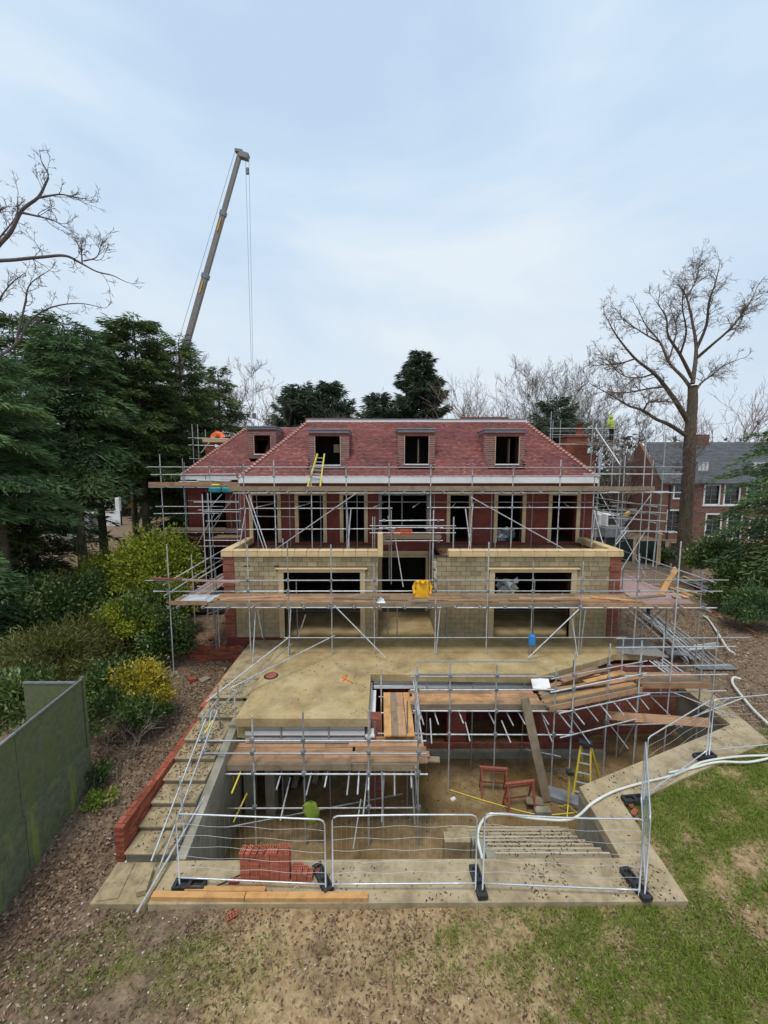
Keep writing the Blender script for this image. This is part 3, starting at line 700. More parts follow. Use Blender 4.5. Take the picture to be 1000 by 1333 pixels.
# ---- roof: tiled slopes with every tile laid, bonnet hips, flat lead top
RT = 10.66
def slope(name, e0, e1, t0, t1, cut=(), gauge=.105, tw=.165, dens=1.0, mat=None, parent=None, rbase=0):
    """tiles from eave e0-e1 up to top t0-t1; cut = holes (s0, s1, h0, h1) in metres along eave and up the slope"""
    parent = parent or house
    e0, e1, t0, t1 = map(Vector, (e0, e1, t0, t1))
    MBs = MB()
    n = (e1 - e0).cross(t0 - e0).normalized()
    if n.z < 0: n = -n
    ux = (e1 - e0).normalized(); up = n.cross(ux).normalized()
    if up.z < 0: up = -up
    H = (t0 - e0).dot(up); L = (e1 - e0).length
    a0 = (t0 - e0).dot(ux) / H; a1 = (t1 - e1).dot(ux) / H
    hs = sorted({0.0, H, *[c[2] for c in cut], *[c[3] for c in cut]})
    for ha, hb in zip(hs[:-1], hs[1:]):
        seg = [c for c in cut if c[2] < (ha + hb) / 2 < c[3]]; edges = [None] + sorted(v for c in seg for v in c[:2]) + [None]
        for i in range(0, len(edges), 2):
            pa = [a0 * ha, a0 * hb] if edges[i] is None else [edges[i]] * 2
            pb = [L + a1 * ha, L + a1 * hb] if edges[i + 1] is None else [edges[i + 1]] * 2
            MBs.add([e0 + ux * pa[0] + up * ha - n * .03, e0 + ux * pb[0] + up * ha - n * .03, e0 + ux * pb[1] + up * hb - n * .03, e0 + ux * pa[1] + up * hb - n * .03], [(0, 1, 2, 3)])
    MBs.build('roof_underlay', m_dark, parent)
    V, Fc, rn = [], [], []
    rows = int(H / gauge)
    for r in range(rows):
        h0 = r * gauge; h1 = h0 + gauge * 1.25
        xa, xb = a0 * (h0 + .05), L + a1 * (h0 + .05)
        x = math.floor(xa / tw) * tw + (r % 2) * tw / 2
        while x < xb:
            l_, r_ = max(x, xa), min(x + tw - .006, xb)
            xm = (l_ + r_) / 2
            if r_ - l_ > .02 and not any(c[0] < xm < c[1] and c[2] < h0 + .05 < c[3] for c in cut):
                lift = .03 + random.uniform(0, .012); k = len(V)
                p = e0 + up * h0
                a = p + ux * l_ + n * lift; b2 = p + ux * r_ + n * (lift + random.uniform(-.003, .003))
                q = e0 + up * min(h1, H)
                c = q + ux * r_ + n * .006; d = q + ux * l_ + n * .006
                V += [a, b2, c, d, a - n * .016, b2 - n * .016]
                Fc += [(k, k + 1, k + 2, k + 3), (k + 4, k + 5, k + 1, k)]
                v = min(1, max(0, random.gauss(.46, .15) + rbase + .18 * math.sin(xm * .9 + h0 * 1.3) * math.sin(h0 * 2.1 + xm * .35))); rn += [v, v]
            x += tw
    me_ = newmesh('roof_tiles', [tuple(v) for v in V], Fc, mat or m_tile)
    a_ = me_.attributes.new('rnd', 'FLOAT', 'FACE'); a_.data.foreach_set('value', np.array(rn, np.float32))
    o = bpy.data.objects.new(name, me_); link(o, parent); return tag(o, kind='stuff')
def zcut(z): return (z - 7.45) / (RT - 7.45) * math.hypot(3.1, RT - 7.45)
dorm = [(-4.05, -1.90), (0.74, 2.72), (5.40, 7.58)]
E0, E1, T0, T1 = (-7.62, 20.84, 7.43), (11.2, 20.84, 7.43), (-4.5, 23.95, RT), (8.3, 23.95, RT)
slope('roof_tiles', E0, E1, T0, T1, [(a + 7.62 + .05, b_ + 7.62 - .05, zcut(7.85), zcut(9.8)) for a, b_ in dorm])
slope('roof_tiles', (11.2, 20.84, 7.43), (11.2, 34, 7.43), (8.3, 23.95, RT), (8.3, 31, RT))
slope('roof_tiles', (-7.62, 25.3, 7.43), (-7.62, 20.84, 7.43), (-4.5, 26.5, RT), (-4.5, 23.95, RT))
slope('roof_tiles', (-12.8, 25.14, 7.48), (-7.0, 25.14, 7.48), (-9.6, 28.3, 10.74), (-4.4, 28.3, 10.74), [(4.15, 5.0, 1.1, 3.2)])
slope('roof_tiles', (-12.8, 34, 7.48), (-12.8, 25.14, 7.48), (-9.6, 31.5, 10.74), (-9.6, 28.3, 10.74))
MB().box(-4.52, 8.32, 23.97, 31, 10.35, 10.70).build('flat_roof', m_lead, house)
MB().box(-9.6, -4.53, 28.31, 31, 10.3, 10.78).build('flat_roof', m_lead, house)
MB().box(-4.55, 8.35, 23.9, 23.965, 10.62, 10.74).build('roof_kerb', m_white, house)
MB().box(-4.55, 8.35, 23.88, 23.96, 10.745, 10.80).build('roof_kerb', m_lead, house)
b = MB(); b.box(-4.75, -1.6, 24.5, 24.7, 10.7, 10.92); b.build('ridge_upstand', m_hip, house)
MB().box(4.9, 7.6, 25.2, 27.2, 10.70, 10.98).build('rooflight_upstand', m_lead, house)
MB().box(4.8, 7.7, 25.1, 27.3, 10.983, 11.06).build('rooflight_frame', m_hip, house)
for x, y, w in ((1.2, 26, 1.6), (2.4, 26.5, 1.2)): MB().box(x, x + w, y, y + .8, 10.71, 10.95).build('roof_bundle', m_lead, house)
def hips(a, b_):
    a, b_ = Vector(a), Vector(b_); d = b_ - a; n = int(d.length / .2); u = d.normalized()
    side = u.cross(Vector((0, 0, 1))).normalized(); upv = side.cross(u)
    red, mo = MB(), MB()
    for i in range(n):
        p = a + u * (i * .2)
        for mb_, s0, s1, l in ((red, 0, .145, .05), (mo, .145, .2, .04)):
            q = p + u * s0; w = p + u * s1
            v = [q - side * .17 - upv * .03, q + upv * (l + .03), q + side * .17 - upv * .03, w - side * .17 - upv * .03, w + upv * (l + .01), w + side * .17 - upv * .03]
            mb_.add(v, [(0, 1, 4, 3), (1, 2, 5, 4), (0, 2, 1), (3, 4, 5)])
    red.build('hip_tiles', m_hip, house, kind='stuff'); mo.build('hip_mortar', m_hipm, house, kind='stuff')
hips(E0, T0); hips(E1, T1); hips((-12.8, 25.14, 7.48), (-9.6, 28.3, 10.74))
hips((11.2, 34, 7.43), (8.3, 31, RT))
# ---- dormers, tile hung with pale mortar bands
def dormer(x0, x1, z0, z1, yf, wx0, wx1, wz0, wz1, dy):
    dr = MB().box(x0, x1, yf + .06, yf + .12, z0, wz0).build('dormer', m_brick, house)
    q = MB()
    for xa, xb in ((x0, wx0), (wx1, x1)): q.box(xa, xb, yf + .06, yf + .12, wz0, wz1)
    q.box(x0, x1, yf + .06, yf + .12, wz1, z1 - .2)
    yb = yf + dy
    for xa in (x0, x1 - .06): q.box(xa, xa + .06, yf + .12, yb, z0, z1 - .2)
    q.build('dormer_frame', m_hip, dr)
    tiles, band = MB(), MB(); nrow = int((z1 - .22 - z0) / .115)
    for i in range(nrow):
        za = z0 + i * .115
        segs = [(x0 - .03, x1 + .03)] if za + .115 < wz0 or za > wz1 else [(x0 - .03, wx0 - .03), (wx1 + .03, x1 + .03)]
        for xa, xb in segs:
            x = xa + (i % 2) * -.08
            while x < xb - .02:
                l_, r_ = max(x, xa), min(x + .16, xb)
                tiles.add([(l_, yf - .005, za), (r_ - .005, yf - .005, za), (r_ - .005, yf + .05, za + .13), (l_, yf + .05, za + .13), (l_, yf + .05, za - .001), (r_ - .005, yf + .05, za - .001)], [(0, 1, 2, 3), (4, 5, 1, 0)]); x += .165
            band.box(xa, xb, yf + .012, yf + .04, za - .036, za - .002)
        for xs_, sg in ((x0, -1), (x1, 1)):
            yy = yf
            while yy < yb:
                tiles.add([(xs_ + sg * .03, yy, za), (xs_ + sg * .03, yy + .155, za), (xs_, yy + .155, za + .13), (xs_, yy, za + .13)], [(0, 1, 2, 3)]); yy += .165
            band.box(min(xs_, xs_ + sg * .015), max(xs_, xs_ + sg * .015), yf + .03, yb, za - .03, za - .004)
    o = tiles.build('hung_tiles', m_tile, dr, kind='stuff')
    a_ = o.data.attributes.new('rnd', 'FLOAT', 'FACE'); a_.data.foreach_set('value', np.repeat(RNG.normal(.42, .16, (len(o.data.polygons) + 1) // 2), 2)[:len(o.data.polygons)].clip(0, 1).astype(np.float32))
    band.build('mortar_bands', m_hipm, dr, kind='stuff')
    MB().box(x0 - .02, x1 + .02, yf - .05, yb + .1, z1 - .22, z1 - .06).build('lead_cornice', m_lead, dr, bevel=.02)
    MB().box(x0 - .05, x1 + .05, yf - .09, yb + .1, z1 - .058, z1).build('lead_roof', m_lead, dr, bevel=.02)
    MB().box(wx0 - .02, wx1 + .02, yf - .05, yf + .12, wz0 - .07, wz0 - .004).build('sill', m_white, dr)
    for xa, xb in ((wx0 - .03, wx0), (wx1, wx1 + .03)): MB().box(xa, xb, yf - .01, yf + .13, wz0, wz1).build('jamb', m_sill, dr)
    MB().box(x0 + .06, x1 - .06, yb + .8, yb + .85, z0 - .4, z1 - .2).build('inner_lining', m_dark, dr)
    return dr
dormer(-4.05, -1.90, 7.92, 9.98, 21.7, -3.70, -2.36, 8.10, 9.62, 1.6)
dormer(0.74, 2.72, 7.97, 10.02, 21.7, 1.12, 2.40, 8.14, 9.62, 1.6)
dormer(5.40, 7.58, 7.95, 10.0, 21.7, 6.0, 7.26, 8.14, 9.6, 1.6)
dormer(-8.75, -6.95, 8.6, 10.6, 26.0, -8.35, -7.3, 8.85, 10.0, 1.8)
# things seen in the dormer openings
MB().box(-2.75, -2.42, 22.1, 22.14, 8.75, 9.2).build('board_offcut', m_board_grey, house)
MB().bar((1.9, 22.4, 8.2), (1.9, 22.4, 9.5), .08, .08).build('stud', m_board_grey, house)
MB().bar((6.9, 22.4, 8.2), (6.9, 22.4, 9.5), .3, .06).build('stud', m_board_grey, house)
# ---- below-ground plinths and the dark back of the loft
for x0, x1, y0, y1, z0, z1 in ((-7.4, -4.71, 18.05, 18.3, -1.5, -.006), (-7.4, -7.1, 18.31, 21.5, -1.2, -.006), (-12.6, -7.45, 25.65, 25.9, -1, -.006), (-12.6, -12.3, 25.91, 34, -1, -.006), (11.05, 11.35, 21.51, 34, -1.8, -.006), (10.6, 10.9, 18.2, 21.5, -1.8, -.31)):
    MB().box(x0, x1, y0, y1, z0, z1).build('plinth', m_brick_dark, house)
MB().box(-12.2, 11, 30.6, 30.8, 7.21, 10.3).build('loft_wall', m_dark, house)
# ---- chimneys
def chimney(x0, x1, y0, y1, z0, z1, label):
    c = thing('chimney', ((x0 + x1) / 2, (y0 + y1) / 2, z0), label, 'chimney')
    MB().box(x0, x1, y0, y1, z0, z1).build('stack', m_brick, c)
    return c
cl = chimney(-12.75, -11.15, 28.8, 29.9, 7.6, 9.75, 'square brick chimney with cream cap beside the left roof slope')
MB().box(-12.88, -11.02, 28.68, 30.0, 9.752, 10.05).build('cap', m_stone, cl, bevel=.03)
cr = chimney(13.5, 15.6, 29.8, 30.9, 6.0, 9.0, 'wide brick chimney behind the right roof hip, clay pot on top')
MB().box(13.45, 14.95, 29.74, 30.96, 9.0, 10.2).build('stack_head', m_brick, cr)
MB().box(13.35, 15.05, 29.66, 31.0, 10.202, 10.32).build('cap', m_hip, cr, bevel=.03)
MB().tube([(14.6, 30.3, 10.3), (14.6, 30.3, 11.25)], .26, 12, .21).build('chimney_pot', m_brickobj, cr, True)
# ---- under the terrace: back wall, brick piers, steel edge beams
us = thing('undercroft_wall', (3, 16.6, F), 'dark brick wall and piers at the back of the pit below the terrace', 'basement wall')
MB().box(-4.7, 12.7, 17.2, 17.4, F, -.31).build('back_wall', m_brick_dark, us)
for x in (-3.2, 0.15, 2.55, 5.9): MB().box(x, x + .75, 15.1, 15.8, F, -.31).build('brick_pier', m_brick_dark, us)
MB().box(-.45, -.1, 12.3, 12.7, F, -.31).build('brick_pier', m_brick, us)
MB().box(-4.6, 8.8, 14.75, 14.95, F, F + .28).build('kerb', m_pitwall, us)
MB().box(-4.6, 8.8, 14.96, 15.05, F + .28, F + .5).build('low_brick_course', m_brick, us)
b = MB(); b.prism([(6.2, 14.9), (9.2, 16.2), (12.6, 16.3), (12.6, 16.5), (9.15, 16.45), (6.1, 15.1)], F, -.5); b.build('side_brickwork', m_brick, us)
for i, (xa, xb, y, z) in enumerate(((-4.45, -.62, 12.02, -.34), )):
    be = thing('edge_beam', (xa, y, z - .5), 'silver steel edge beam below the near lip of the terrace', 'steel beam')
    MB().box(xa, xb, y, y + .3, z - .14, z).build('top_flange', m_metalgrey, be)
    MB().box(xa, xb, y + .1, y + .13, z - .42, z - .142).build('web', m_lead, be)
    MB().box(xa, xb, y - .03, y + .3, z - .32, z - .18).build('face_plate', m_white, be)
    MB().box(xa, xb, y - .05, y + .32, z - .56, z - .42).build('bottom_flange', m_metalgrey, be)
be = thing('edge_beam', (-.62, 12, -.8), 'silver steel side beam along the left edge of the terrace recess', 'steel beam')
MB().box(-.52, -.44, 11.95, 14.6, -.62, -.31).build('web', m_metalgrey, be); MB().box(-.6, -.3, 11.95, 14.6, -.70, -.63).build('bottom_flange', m_white, be)
be = thing('edge_beam', (2, 14.8, -.8), 'long silver steel beam under the back edge of the recess', 'steel beam')
MB().box(-.4, 2.5, 14.72, 15.0, -.44, -.31).build('top_flange', m_metalgrey, be)
MB().box(-.4, 5.8, 14.68, 15.0, -.62, -.50).build('bottom_flange', m_white, be)
MB().box(3.5, 5.8, 14.72, 15.0, -.47, -.31).build('top_flange', m_metalgrey, be)
MB().box(-4.72, -4.2, 12.0, 12.6, -.75, -.31).build('padstone', m_step, us)
for x in (-4.6, -3.9): MB().box(x, x + .3, 12.1, 12.5, F, -.76).build('column', m_pitwall, us)
for i in range(6):
    MB().bar((-3.6 + i * .35, 13.2 + .1 * i, F), (-3.2 + i * .33, 14.4, F + 1.6 + .1 * (i % 3)), .2, .05, up=(0, 1, 0)).build('leaning_board', m_board_grey, us)
# ------------------------------------------------------------------ scaffolding
def T(root, a, b, name='rail', r=0.025, mat=None):
    return tube(name, a, b, r, mat, root)
def std(root, x, y, z0, z1, lean=0.012, mat=None):
    dx, dy = random.gauss(0, lean) * (z1 - z0) * .3, random.gauss(0, lean) * (z1 - z0) * .3
    return tube('standard', (x, y, z0), (x + dx, y + dy, z1), 0.026, mat, root)
def rails(root, xs, y, zs, over=0.35, name='ledger', coup=True):
    for z in zs:
        j = random.uniform(-.02, .02)
        T(root, (min(xs) - over * random.uniform(.5, 1.2), y - .05, z + j), (max(xs) + over * random.uniform(.5, 1.2), y - .05, z - j), name)
        if coup:
            for x in xs: coupler((x, y - .03, z), root)
def decking(root, x0, x1, y0, n, z, mats, step=.235, L=3.9, ragged=.12, w=.225):
    for i in range(n):
        x = x0 + random.uniform(-ragged, ragged) - (i % 2) * .9
        while x < x1 - .3:
            l = min(L, x1 - x + random.uniform(-ragged, ragged))
            if x + l > x0 + .2:
                xa = max(x, x0 - random.uniform(0, ragged)); zz = z + random.uniform(-.008, .010)
                board('board', (xa, y0 + i * step + w / 2, zz), (x + l - .01, y0 + i * step + w / 2 + random.uniform(-.01, .01), zz + random.uniform(-.006, .006)), w, .038, random.choice(mats), root)
            x += L
def toe(root, x0, x1, y, z, mats, h=.2, L=3.9):
    x = x0
    while x < x1 - .1:
        l = min(L, x1 - x); board('toe_board', (x, y, z), (x + l - .02, y + random.uniform(-.02, .02), z + random.uniform(-.015, .015)), .035, h, random.choice(mats), root); x += l
def scaff(loc, label): return thing('scaffold', loc, label, 'scaffold', 'tube scaffolds around the house')
WB = [m_board, m_board, m_board_grey]

# --- eaves scaffold along the front of the main block
s = scaff((1.5, 19.6, 3.75), 'long tube scaffold below the eaves across the whole upper front')
EX = [-6.88, -5.37, -3.57, -1.84, .26, 2.29, 4.32, 6.31, 8.61, 10.3]
for i, x in enumerate(EX):
    std(s, x, 19.6, 2.3 if 0 < x < 2.4 else 3.75, 8.05 + random.uniform(-.15, .35), .006)
for x in (-6.6, -4.9, -3.3, -1.4, 2.6, 5.6, 7.7, 10.4): std(s, x, 20.65, 3.75, 6.95, .008, m_steel_dark)
rails(s, EX, 19.6, [7.93, 6.68], .5); rails(s, EX, 19.6, [7.5], .4)
rails(s, EX[:5], 19.6, [5.93, 4.90], .3); rails(s, EX[5:], 19.6, [5.97, 4.93], .3)
rails(s, [-6.6, 10.4], 20.65, [6.16], .3, coup=False); rails(s, [-6.6, -4.9], 20.65, [5.4], .4, coup=False)
for x in np.arange(-6.6, 10.5, .95): T(s, (x, 19.35 - random.uniform(0, .15), 6.73), (x + random.uniform(-.1, .1), 21.2, 6.73), 'transom'); coupler((x, 19.56, 6.70), s)
for x in np.arange(-6.2, 10.4, 1.9): T(s, (x, 19.3, 6.0), (x + .45, 20.9, 6.08), 'transom')
decking(s, -7.6, 11.0, 19.62, 5, 6.79, WB + [m_board_grey]); toe(s, -7.6, 11.0, 19.56, 6.90, [m_board_grey, m_board_grey, m_board], .24)
for (x, y, X2, y2) in ((355, 718, 464, 642), (740, 718, 613, 647), (344, 716, 320, 644), (348, 716, 324, 644), (311, 716, 320, 663), (787, 716, 773, 664), (613, 716, 606, 662), (610, 716, 616, 655), (455, 714, 452, 662), (453, 714, 457, 662), (770, 710, 775, 668)):
    T(s, at(x, y, 19.2), at(X2, y2, 19.5), 'brace', .026)
for x in (-5.0, 2.4, 5.5): T(s, (x, 19.5, 3.76), (x, 19.5, 4.45), 'stub')
# --- centre landing with an orange crate
s = scaff((1.2, 19.1, 2.3), 'small scaffold landing between the two bays, holds an orange crate')
for x in (.35, 2.35, 3.32): std(s, x, 18.9, 2.3 if x < 3 else 4.0, 5.9 if x < 3 else 5.55)
for x in (-.55, -.45, 3.4): std(s, x, 19.3, 3.8, 5.55)
rails(s, [0.0, 2.6], 18.9, [5.42, 5.08, 4.44], .25); T(s, (-.7, 19.3, 5.1), (3.5, 19.3, 5.1)); T(s, (-.7, 19.3, 4.75), (3.5, 19.3, 4.75))
decking(s, -.1, 2.7, 18.95, 5, 4.52, WB, ragged=.2); toe(s, -.1, 2.75, 18.9, 4.62, [m_board_grey], .2)
board('toe_board', (-.25, 18.85, 4.35), (.4, 18.85, 4.37), .04, .22, m_board_grey, s)
T(s, at(515, 704, 19.0), at(525, 764, 18.2), 'brace'); T(s, at(505, 672, 19), at(516, 705, 19), 'brace')
# --- scaffold in front of the two bays
s = scaff((1.5, 16.4, 0), 'long scaffold with board platform in front of both blockwork bays')
BX = [-5.66, -4.0, -2.2, -.4, 2.16, 4.33, 6.21, 8.25]
for i, x in enumerate(BX): std(s, x, 16.25, 0.0, [4.75, 4.9, 4.75, 3.9, 3.75, 4.85, 4.05, 4.05][i], .006)
std(s, -9.0, 16.3, -1.0, 4.75, .01); std(s, 10.6, 16.3, 0.03, 4.2); std(s, 12.15, 16.1, -1.45, 4.9); std(s, 13.3, 16.3, -1.45, 3.6)
for x in (-7.7, -5.5, -3.95, .18, .6, 2.85, 6.8, 10.4): std(s, x, 17.6, 0 if x > -5 else -.4, 2.9 if x not in (.18, .6) else 2.2, .01, m_steel_dark)
T(s, (-9.9, 16.2, 3.24), (.0, 16.2, 3.25)); T(s, (-.2, 16.2, 3.25), (14.3, 16.2, 3.26)); T(s, (-9.6, 16.2, 2.78), (1.5, 16.2, 2.79)); T(s, (1.0, 16.19, 2.8), (14.1, 16.2, 2.78))
T(s, (-7.6, 16.2, 2.08), (-.3, 16.2, 2.08), 'ledger'); T(s, (-.35, 16.2, 2.09), (2.4, 16.2, 2.08), 'ledger'); T(s, (3.0, 16.2, 2.08), (13.9, 16.2, 2.07), 'ledger')
T(s, (-4.2, 16.2, .77), (10.2, 16.2, .78), 'ledger'); T(s, (-4.2, 17.6, 2.06), (11, 17.6, 2.06), 'ledger')
for x in BX + [10.6, 12.15, 13.3, -9.0]:
    for z in (3.24, 2.79, 2.08): coupler((x, 16.22, z), s)
for x in np.arange(-8.6, 13, 1.05): T(s, (x, 16.1 - random.uniform(0, .12), 2.15), (x + random.uniform(-.05, .05), 17.9, 2.15), 'transom'); coupler((x, 16.17, 2.11), s)
decking(s, -7.4, 11.0, 16.28, 6, 2.20, [m_board, m_board, m_board_grey, m_board], ragged=.3)
decking(s, -9.0, -7.3, 16.28, 5, 2.17, [m_board_grey, m_board], ragged=.15)
decking(s, 11.0, 13.2, 16.28, 6, 2.20, [m_board_pink], ragged=.1)
toe(s, -9.0, -7.4, 16.24, 2.27, [m_board], .17); toe(s, -7.35, 13.2, 16.23, 2.17, [m_board_grey, m_board], .17)
for i in range(9):
    x = random.uniform(-7, 10); board('board', (x, 16.5 + random.uniform(0, .9), 2.245), (x + random.uniform(1.5, 3.2), 16.5 + random.uniform(0, .9), 2.25), .22, .036, random.choice([m_board, m_board_new, m_board_grey]), s)
for (x, y, Y, X2, y2, Y2) in ((435, 788, 16.2, 502, 856, 15.7), (757, 790, 16.2, 688, 856, 15.8), (333, 792, 16.5, 329, 862, 15.5), (335, 792, 16.5, 342, 830, 17), (745, 806, 16.3, 752, 855, 16), (290, 802, 16.3, 300, 790, 17.5), (398, 800, 17.2, 388, 830, 17.2)):
    T(s, at(x, y, Y), at(X2, y2, Y2), 'brace')
for x in (-4.05, 2.2, 8.3): T(s, (x, 16.2, 0), (x + .15, 16.22, 2.1), 'standard')
board('board', at(197, 753, 16.1), at(312, 758, 16.0), .22, .04, m_board_pink, s); board('board', at(197, 752.5, 16.0), at(236, 754, 15.9), .1, .04, m_hip, s)
# --- walkway on the left of the left bay and around the wing
s = scaff((-10.3, 22, -.4), 'multi level scaffold around the recessed left wing of the house')
LW = [-13.35, -12.0, -10.4, -8.75]
for x, zt in zip(LW, (8.75, 8.5, 8.1, 8.3)): std(s, x, 24.0, -.3, zt, .006)
for x, zt in ((-12.4, 8.3), (-11.1, 8.0), (-9.6, 7.2), (-8.3, 8.2)): std(s, x, 24.9, -.3, zt, .008, m_steel_dark)
rails(s, LW, 24.0, [7.98, 7.55, 6.78], .8); rails(s, LW[:3], 24.0, [5.62, 5.20], .8); rails(s, LW, 24, [4.05, 3.2, 2.45], .5)
rails(s, LW[2:], 23.2, [5.95, 5.5], .6, coup=False); rails(s, LW[1:], 24.9, [3.6, 2.0, 5.9], .4, coup=False)
decking(s, -13.8, -8.2, 24.02, 4, 6.88, [m_board, m_board_grey]); toe(s, -14.1, -8.4, 23.97, 6.97, [m_board], .24)
decking(s, -12.8, -8.4, 24.02, 4, 4.15, [m_board_grey, m_board_pink]); toe(s, -12.9, -9.6, 23.97, 4.25, [m_board_grey], .2)
decking(s, -9.3, -7.8, 21.3, 4, 4.15, [m_board, m_board_grey]); rails(s, [-9.3, -7.9], 21.2, [4.05, 5.6, 5.1], .3, coup=False)
for p in ((-9.35, 21.2), (-7.85, 21.2), (-9.1, 20.0), (-8.0, 22.2)): std(s, *p, -.2, 6.6)
for x in (-13.0, -11.2, -9.6): T(s, (x, 23.6, 6.8), (x, 25.4, 6.8), 'transom'); T(s, (x, 23.5, 4.08), (x, 25.3, 4.1), 'transom')
for (a, b_) in (((-8.75, 24, 2.0), (-7.8, 24, 6.6)), ((-12.0, 23.9, 2.2), (-10.2, 23.9, 5.2)), ((-10.4, 23.9, 4.2), (-8.9, 23.9, 6.6)), ((-10.6, 23.4, 5.2), (-9.4, 23.1, 6.4)), ((-9.9, 23.2, 4.9), (-8.9, 23.3, 6.0))): T(s, a, b_, 'brace')
s = scaff((-8.3, 18.5, -.5), 'side walkway scaffold left of the left bay, partly covered with polythene')
for y in (18.3, 20.3): std(s, -8.95, y, -.6, 3.9)
for y in (18.0, 20.6): std(s, -7.75, y, -.5, 3.3, .012, m_steel_dark)
for z in (3.27, 2.8): T(s, (-9.0, 15.9, z - .12), (-8.75, 22.5, z + .25)); T(s, (-7.8, 16.4, z), (-7.8, 21, z))
for i in range(4): board('board', (-8.85 + i * .25, 17.7, 2.14), (-8.8 + i * .25, 21.4, 2.16), .225, .04, random.choice([m_board, m_board_pink, m_board_grey]), s)
for y in (17.8, 19.2, 20.6): T(s, (-9.2, y, 2.1), (-7.6, y, 2.1), 'transom')
T(s, at(269, 800, 17), at(290, 792, 16.2), 'brace'); std(s, -7.6, 17.7, -.6, 2.1)
# --- right-hand scaffold: eaves level return and side walkway
s = scaff((12.5, 22, -1.2), 'tall scaffold tower wrapped round the right corner of the house')
for x, y, z0, zt in ((11.75, 20.0, 2.2, 8.4), (13.35, 20.0, -1.2, 8.3), (14.1, 20.3, -1.2, 9.6), (11.9, 22.3, 2.2, 8.3), (13.4, 22.4, -1, 8.6), (11.8, 25.2, 2.2, 8.4), (13.5, 25.2, -1, 8.9), (14.6, 22.5, -1, 9.9), (13.4, 28, -1, 8.4), (11.9, 28, 2, 8.4)): std(s, x, y, z0, zt, .006)
for z in (7.95, 7.6, 6.68): T(s, (9.9, 19.9, z), (14.9, 20.05, z)); T(s, (13.42, 19.4, z), (13.5, 29.5, z)); T(s, (11.8, 19.6, z), (11.9, 29, z), mat=m_steel_dark)
for z in (6.0, 5.62, 5.2): T(s, (11.4, 20.1, z + .2), (14.4, 20.2, z)); T(s, (13.45, 19.6, z), (13.5, 29, z + .1))
T(s, (11.9, 19.9, 4.75), (14.7, 19.95, 4.72)); T(s, (11.3, 19.2, 4.2), (12.2, 19.9, 4.72), 'brace'); T(s, (13.6, 20, 4.72), (14.4, 20.4, 4.5))
for i in range(5): board('board', (11.95 + i * .27, 19.7, 6.78), (12.0 + i * .27, 28, 6.80), .225, .04, random.choice([m_board, m_board_grey, m_hip]), s)
toe(s, 11.0, 13.3, 19.62, 6.9, [m_board_grey, m_board_pink], .2)
for y in (20.2, 22, 24, 26): T(s, (11.4, y, 6.72), (14.4, y, 6.72), 'transom'); T(s, (11.5, y, 5.6), (14.2, y + .3, 5.62), 'transom')
for a, b_ in (((13.4, 20, 2.4), (13.5, 25, 6.4)), ((11.75, 20, 4.2), (13.4, 20, 6.6)), ((13.5, 25.2, 2.4), (13.4, 20, 4.9)), ((12, 20, 2.5), (13.2, 20, 4.7))): T(s, a, b_, 'brace')
for p in ((11.75, 20, 7.95), (13.35, 20, 7.95), (14.1, 20.3, 7.95), (13.35, 20, 6.0), (13.4, 22.4, 7.95), (13.35, 20, 4.73)): coupler(p, s)
s = scaff((12.3, 19, -1.2), 'low side walkway scaffold of wet pinkish boards, right of the right bay')
for y in (18.2, 20.4, 22.8, 25.4): std(s, 13.3, y, -1.3, 3.5); 
for y in (18.5, 21.5, 24.6): std(s, 11.3, y, -1, 3.2, .012, m_steel_dark)
for z in (3.26, 2.8, 2.0): T(s, (13.45, 15.9, z), (13.25, 27.5, z + .1))
T(s, (13.4, 16.0, 2.1), (11.35, 27, 2.1)); T(s, (11.25, 17.8, 2.0), (11.3, 27, 2.0))
for i in range(8): board('board', (11.15 + i * .262, 17.72, 2.19), (11.15 + i * .262, 21.55 + random.uniform(-.1, .1), 2.19), .235, .04, m_board_pink, s); board('board', (11.15 + i * .262, 21.6, 2.2), (11.15 + i * .262, 25.4, 2.2), .235, .04, m_board_pink, s)
for y in (18, 19.5, 21, 22.5, 24): T(s, (11, y, 2.12), (13.8, y, 2.12), 'transom')
for a, b_ in (((11.3, 17.5, .3), (13.2, 17.6, 2.0)), ((11.5, 18.4, 2.0), (13.2, 18.6, .4)), ((13.3, 18.2, 3.2), (12.2, 22, 2.3))): T(s, a, b_, 'brace', mat=m_steel_dark)
# --- lower right: ledgers over the end of the pit
s = scaff((11.5, 15, -1.5), 'lower right scaffold of bare tubes over the far end of the pit')
for p in ((9.3, 14.9, -3.6, 1.3), (10.05, 14.9, -3.6, 1.1), (10.9, 14.5, -3.6, 1.9), (12.2, 14.6, -3.6, 1.5), (13.2, 15.2, -1.45, 1.5), (11.4, 15.6, -1.4, 1.2)): std(s, *p)
for z, x0, x1 in ((1.45, 8.8, 13.9), (1.1, 8.8, 13.4), (.35, 9.2, 13.3), (-.02, 9.2, 13.2)): T(s, (x0, 14.55, z), (x1, 14.6, z + .02))
T(s, (9.4, 14.4, -.65), (13.2, 14.6, -.66)); T(s, (9.0, 14.5, -2.0), (11.4, 14.6, -2.0)); T(s, (8.0, 15.0, -1.05), (11.6, 14.8, -1.0))
for a, b_ in (((10.9, 14.5, -.6), (13.1, 14.0, -1.35)), ((10.9, 14.3, -1.9), (14.0, 14.6, -.9)), ((11.2, 14.4, -2.0), (13.7, 14.9, -1.1)), ((10.3, 14.6, -.9), (11.3, 14.2, -1.9)), ((9.4, 14.9, -3.5), (9.9, 14.8, -2.1))): T(s, a, b_, 'brace')
decking(s, 9.8, 12.3, 14.42, 4, -.32, [m_board, m_board_grey], ragged=.1); toe(s, 9.8, 12.4, 14.4, -.33, [m_board], .22)
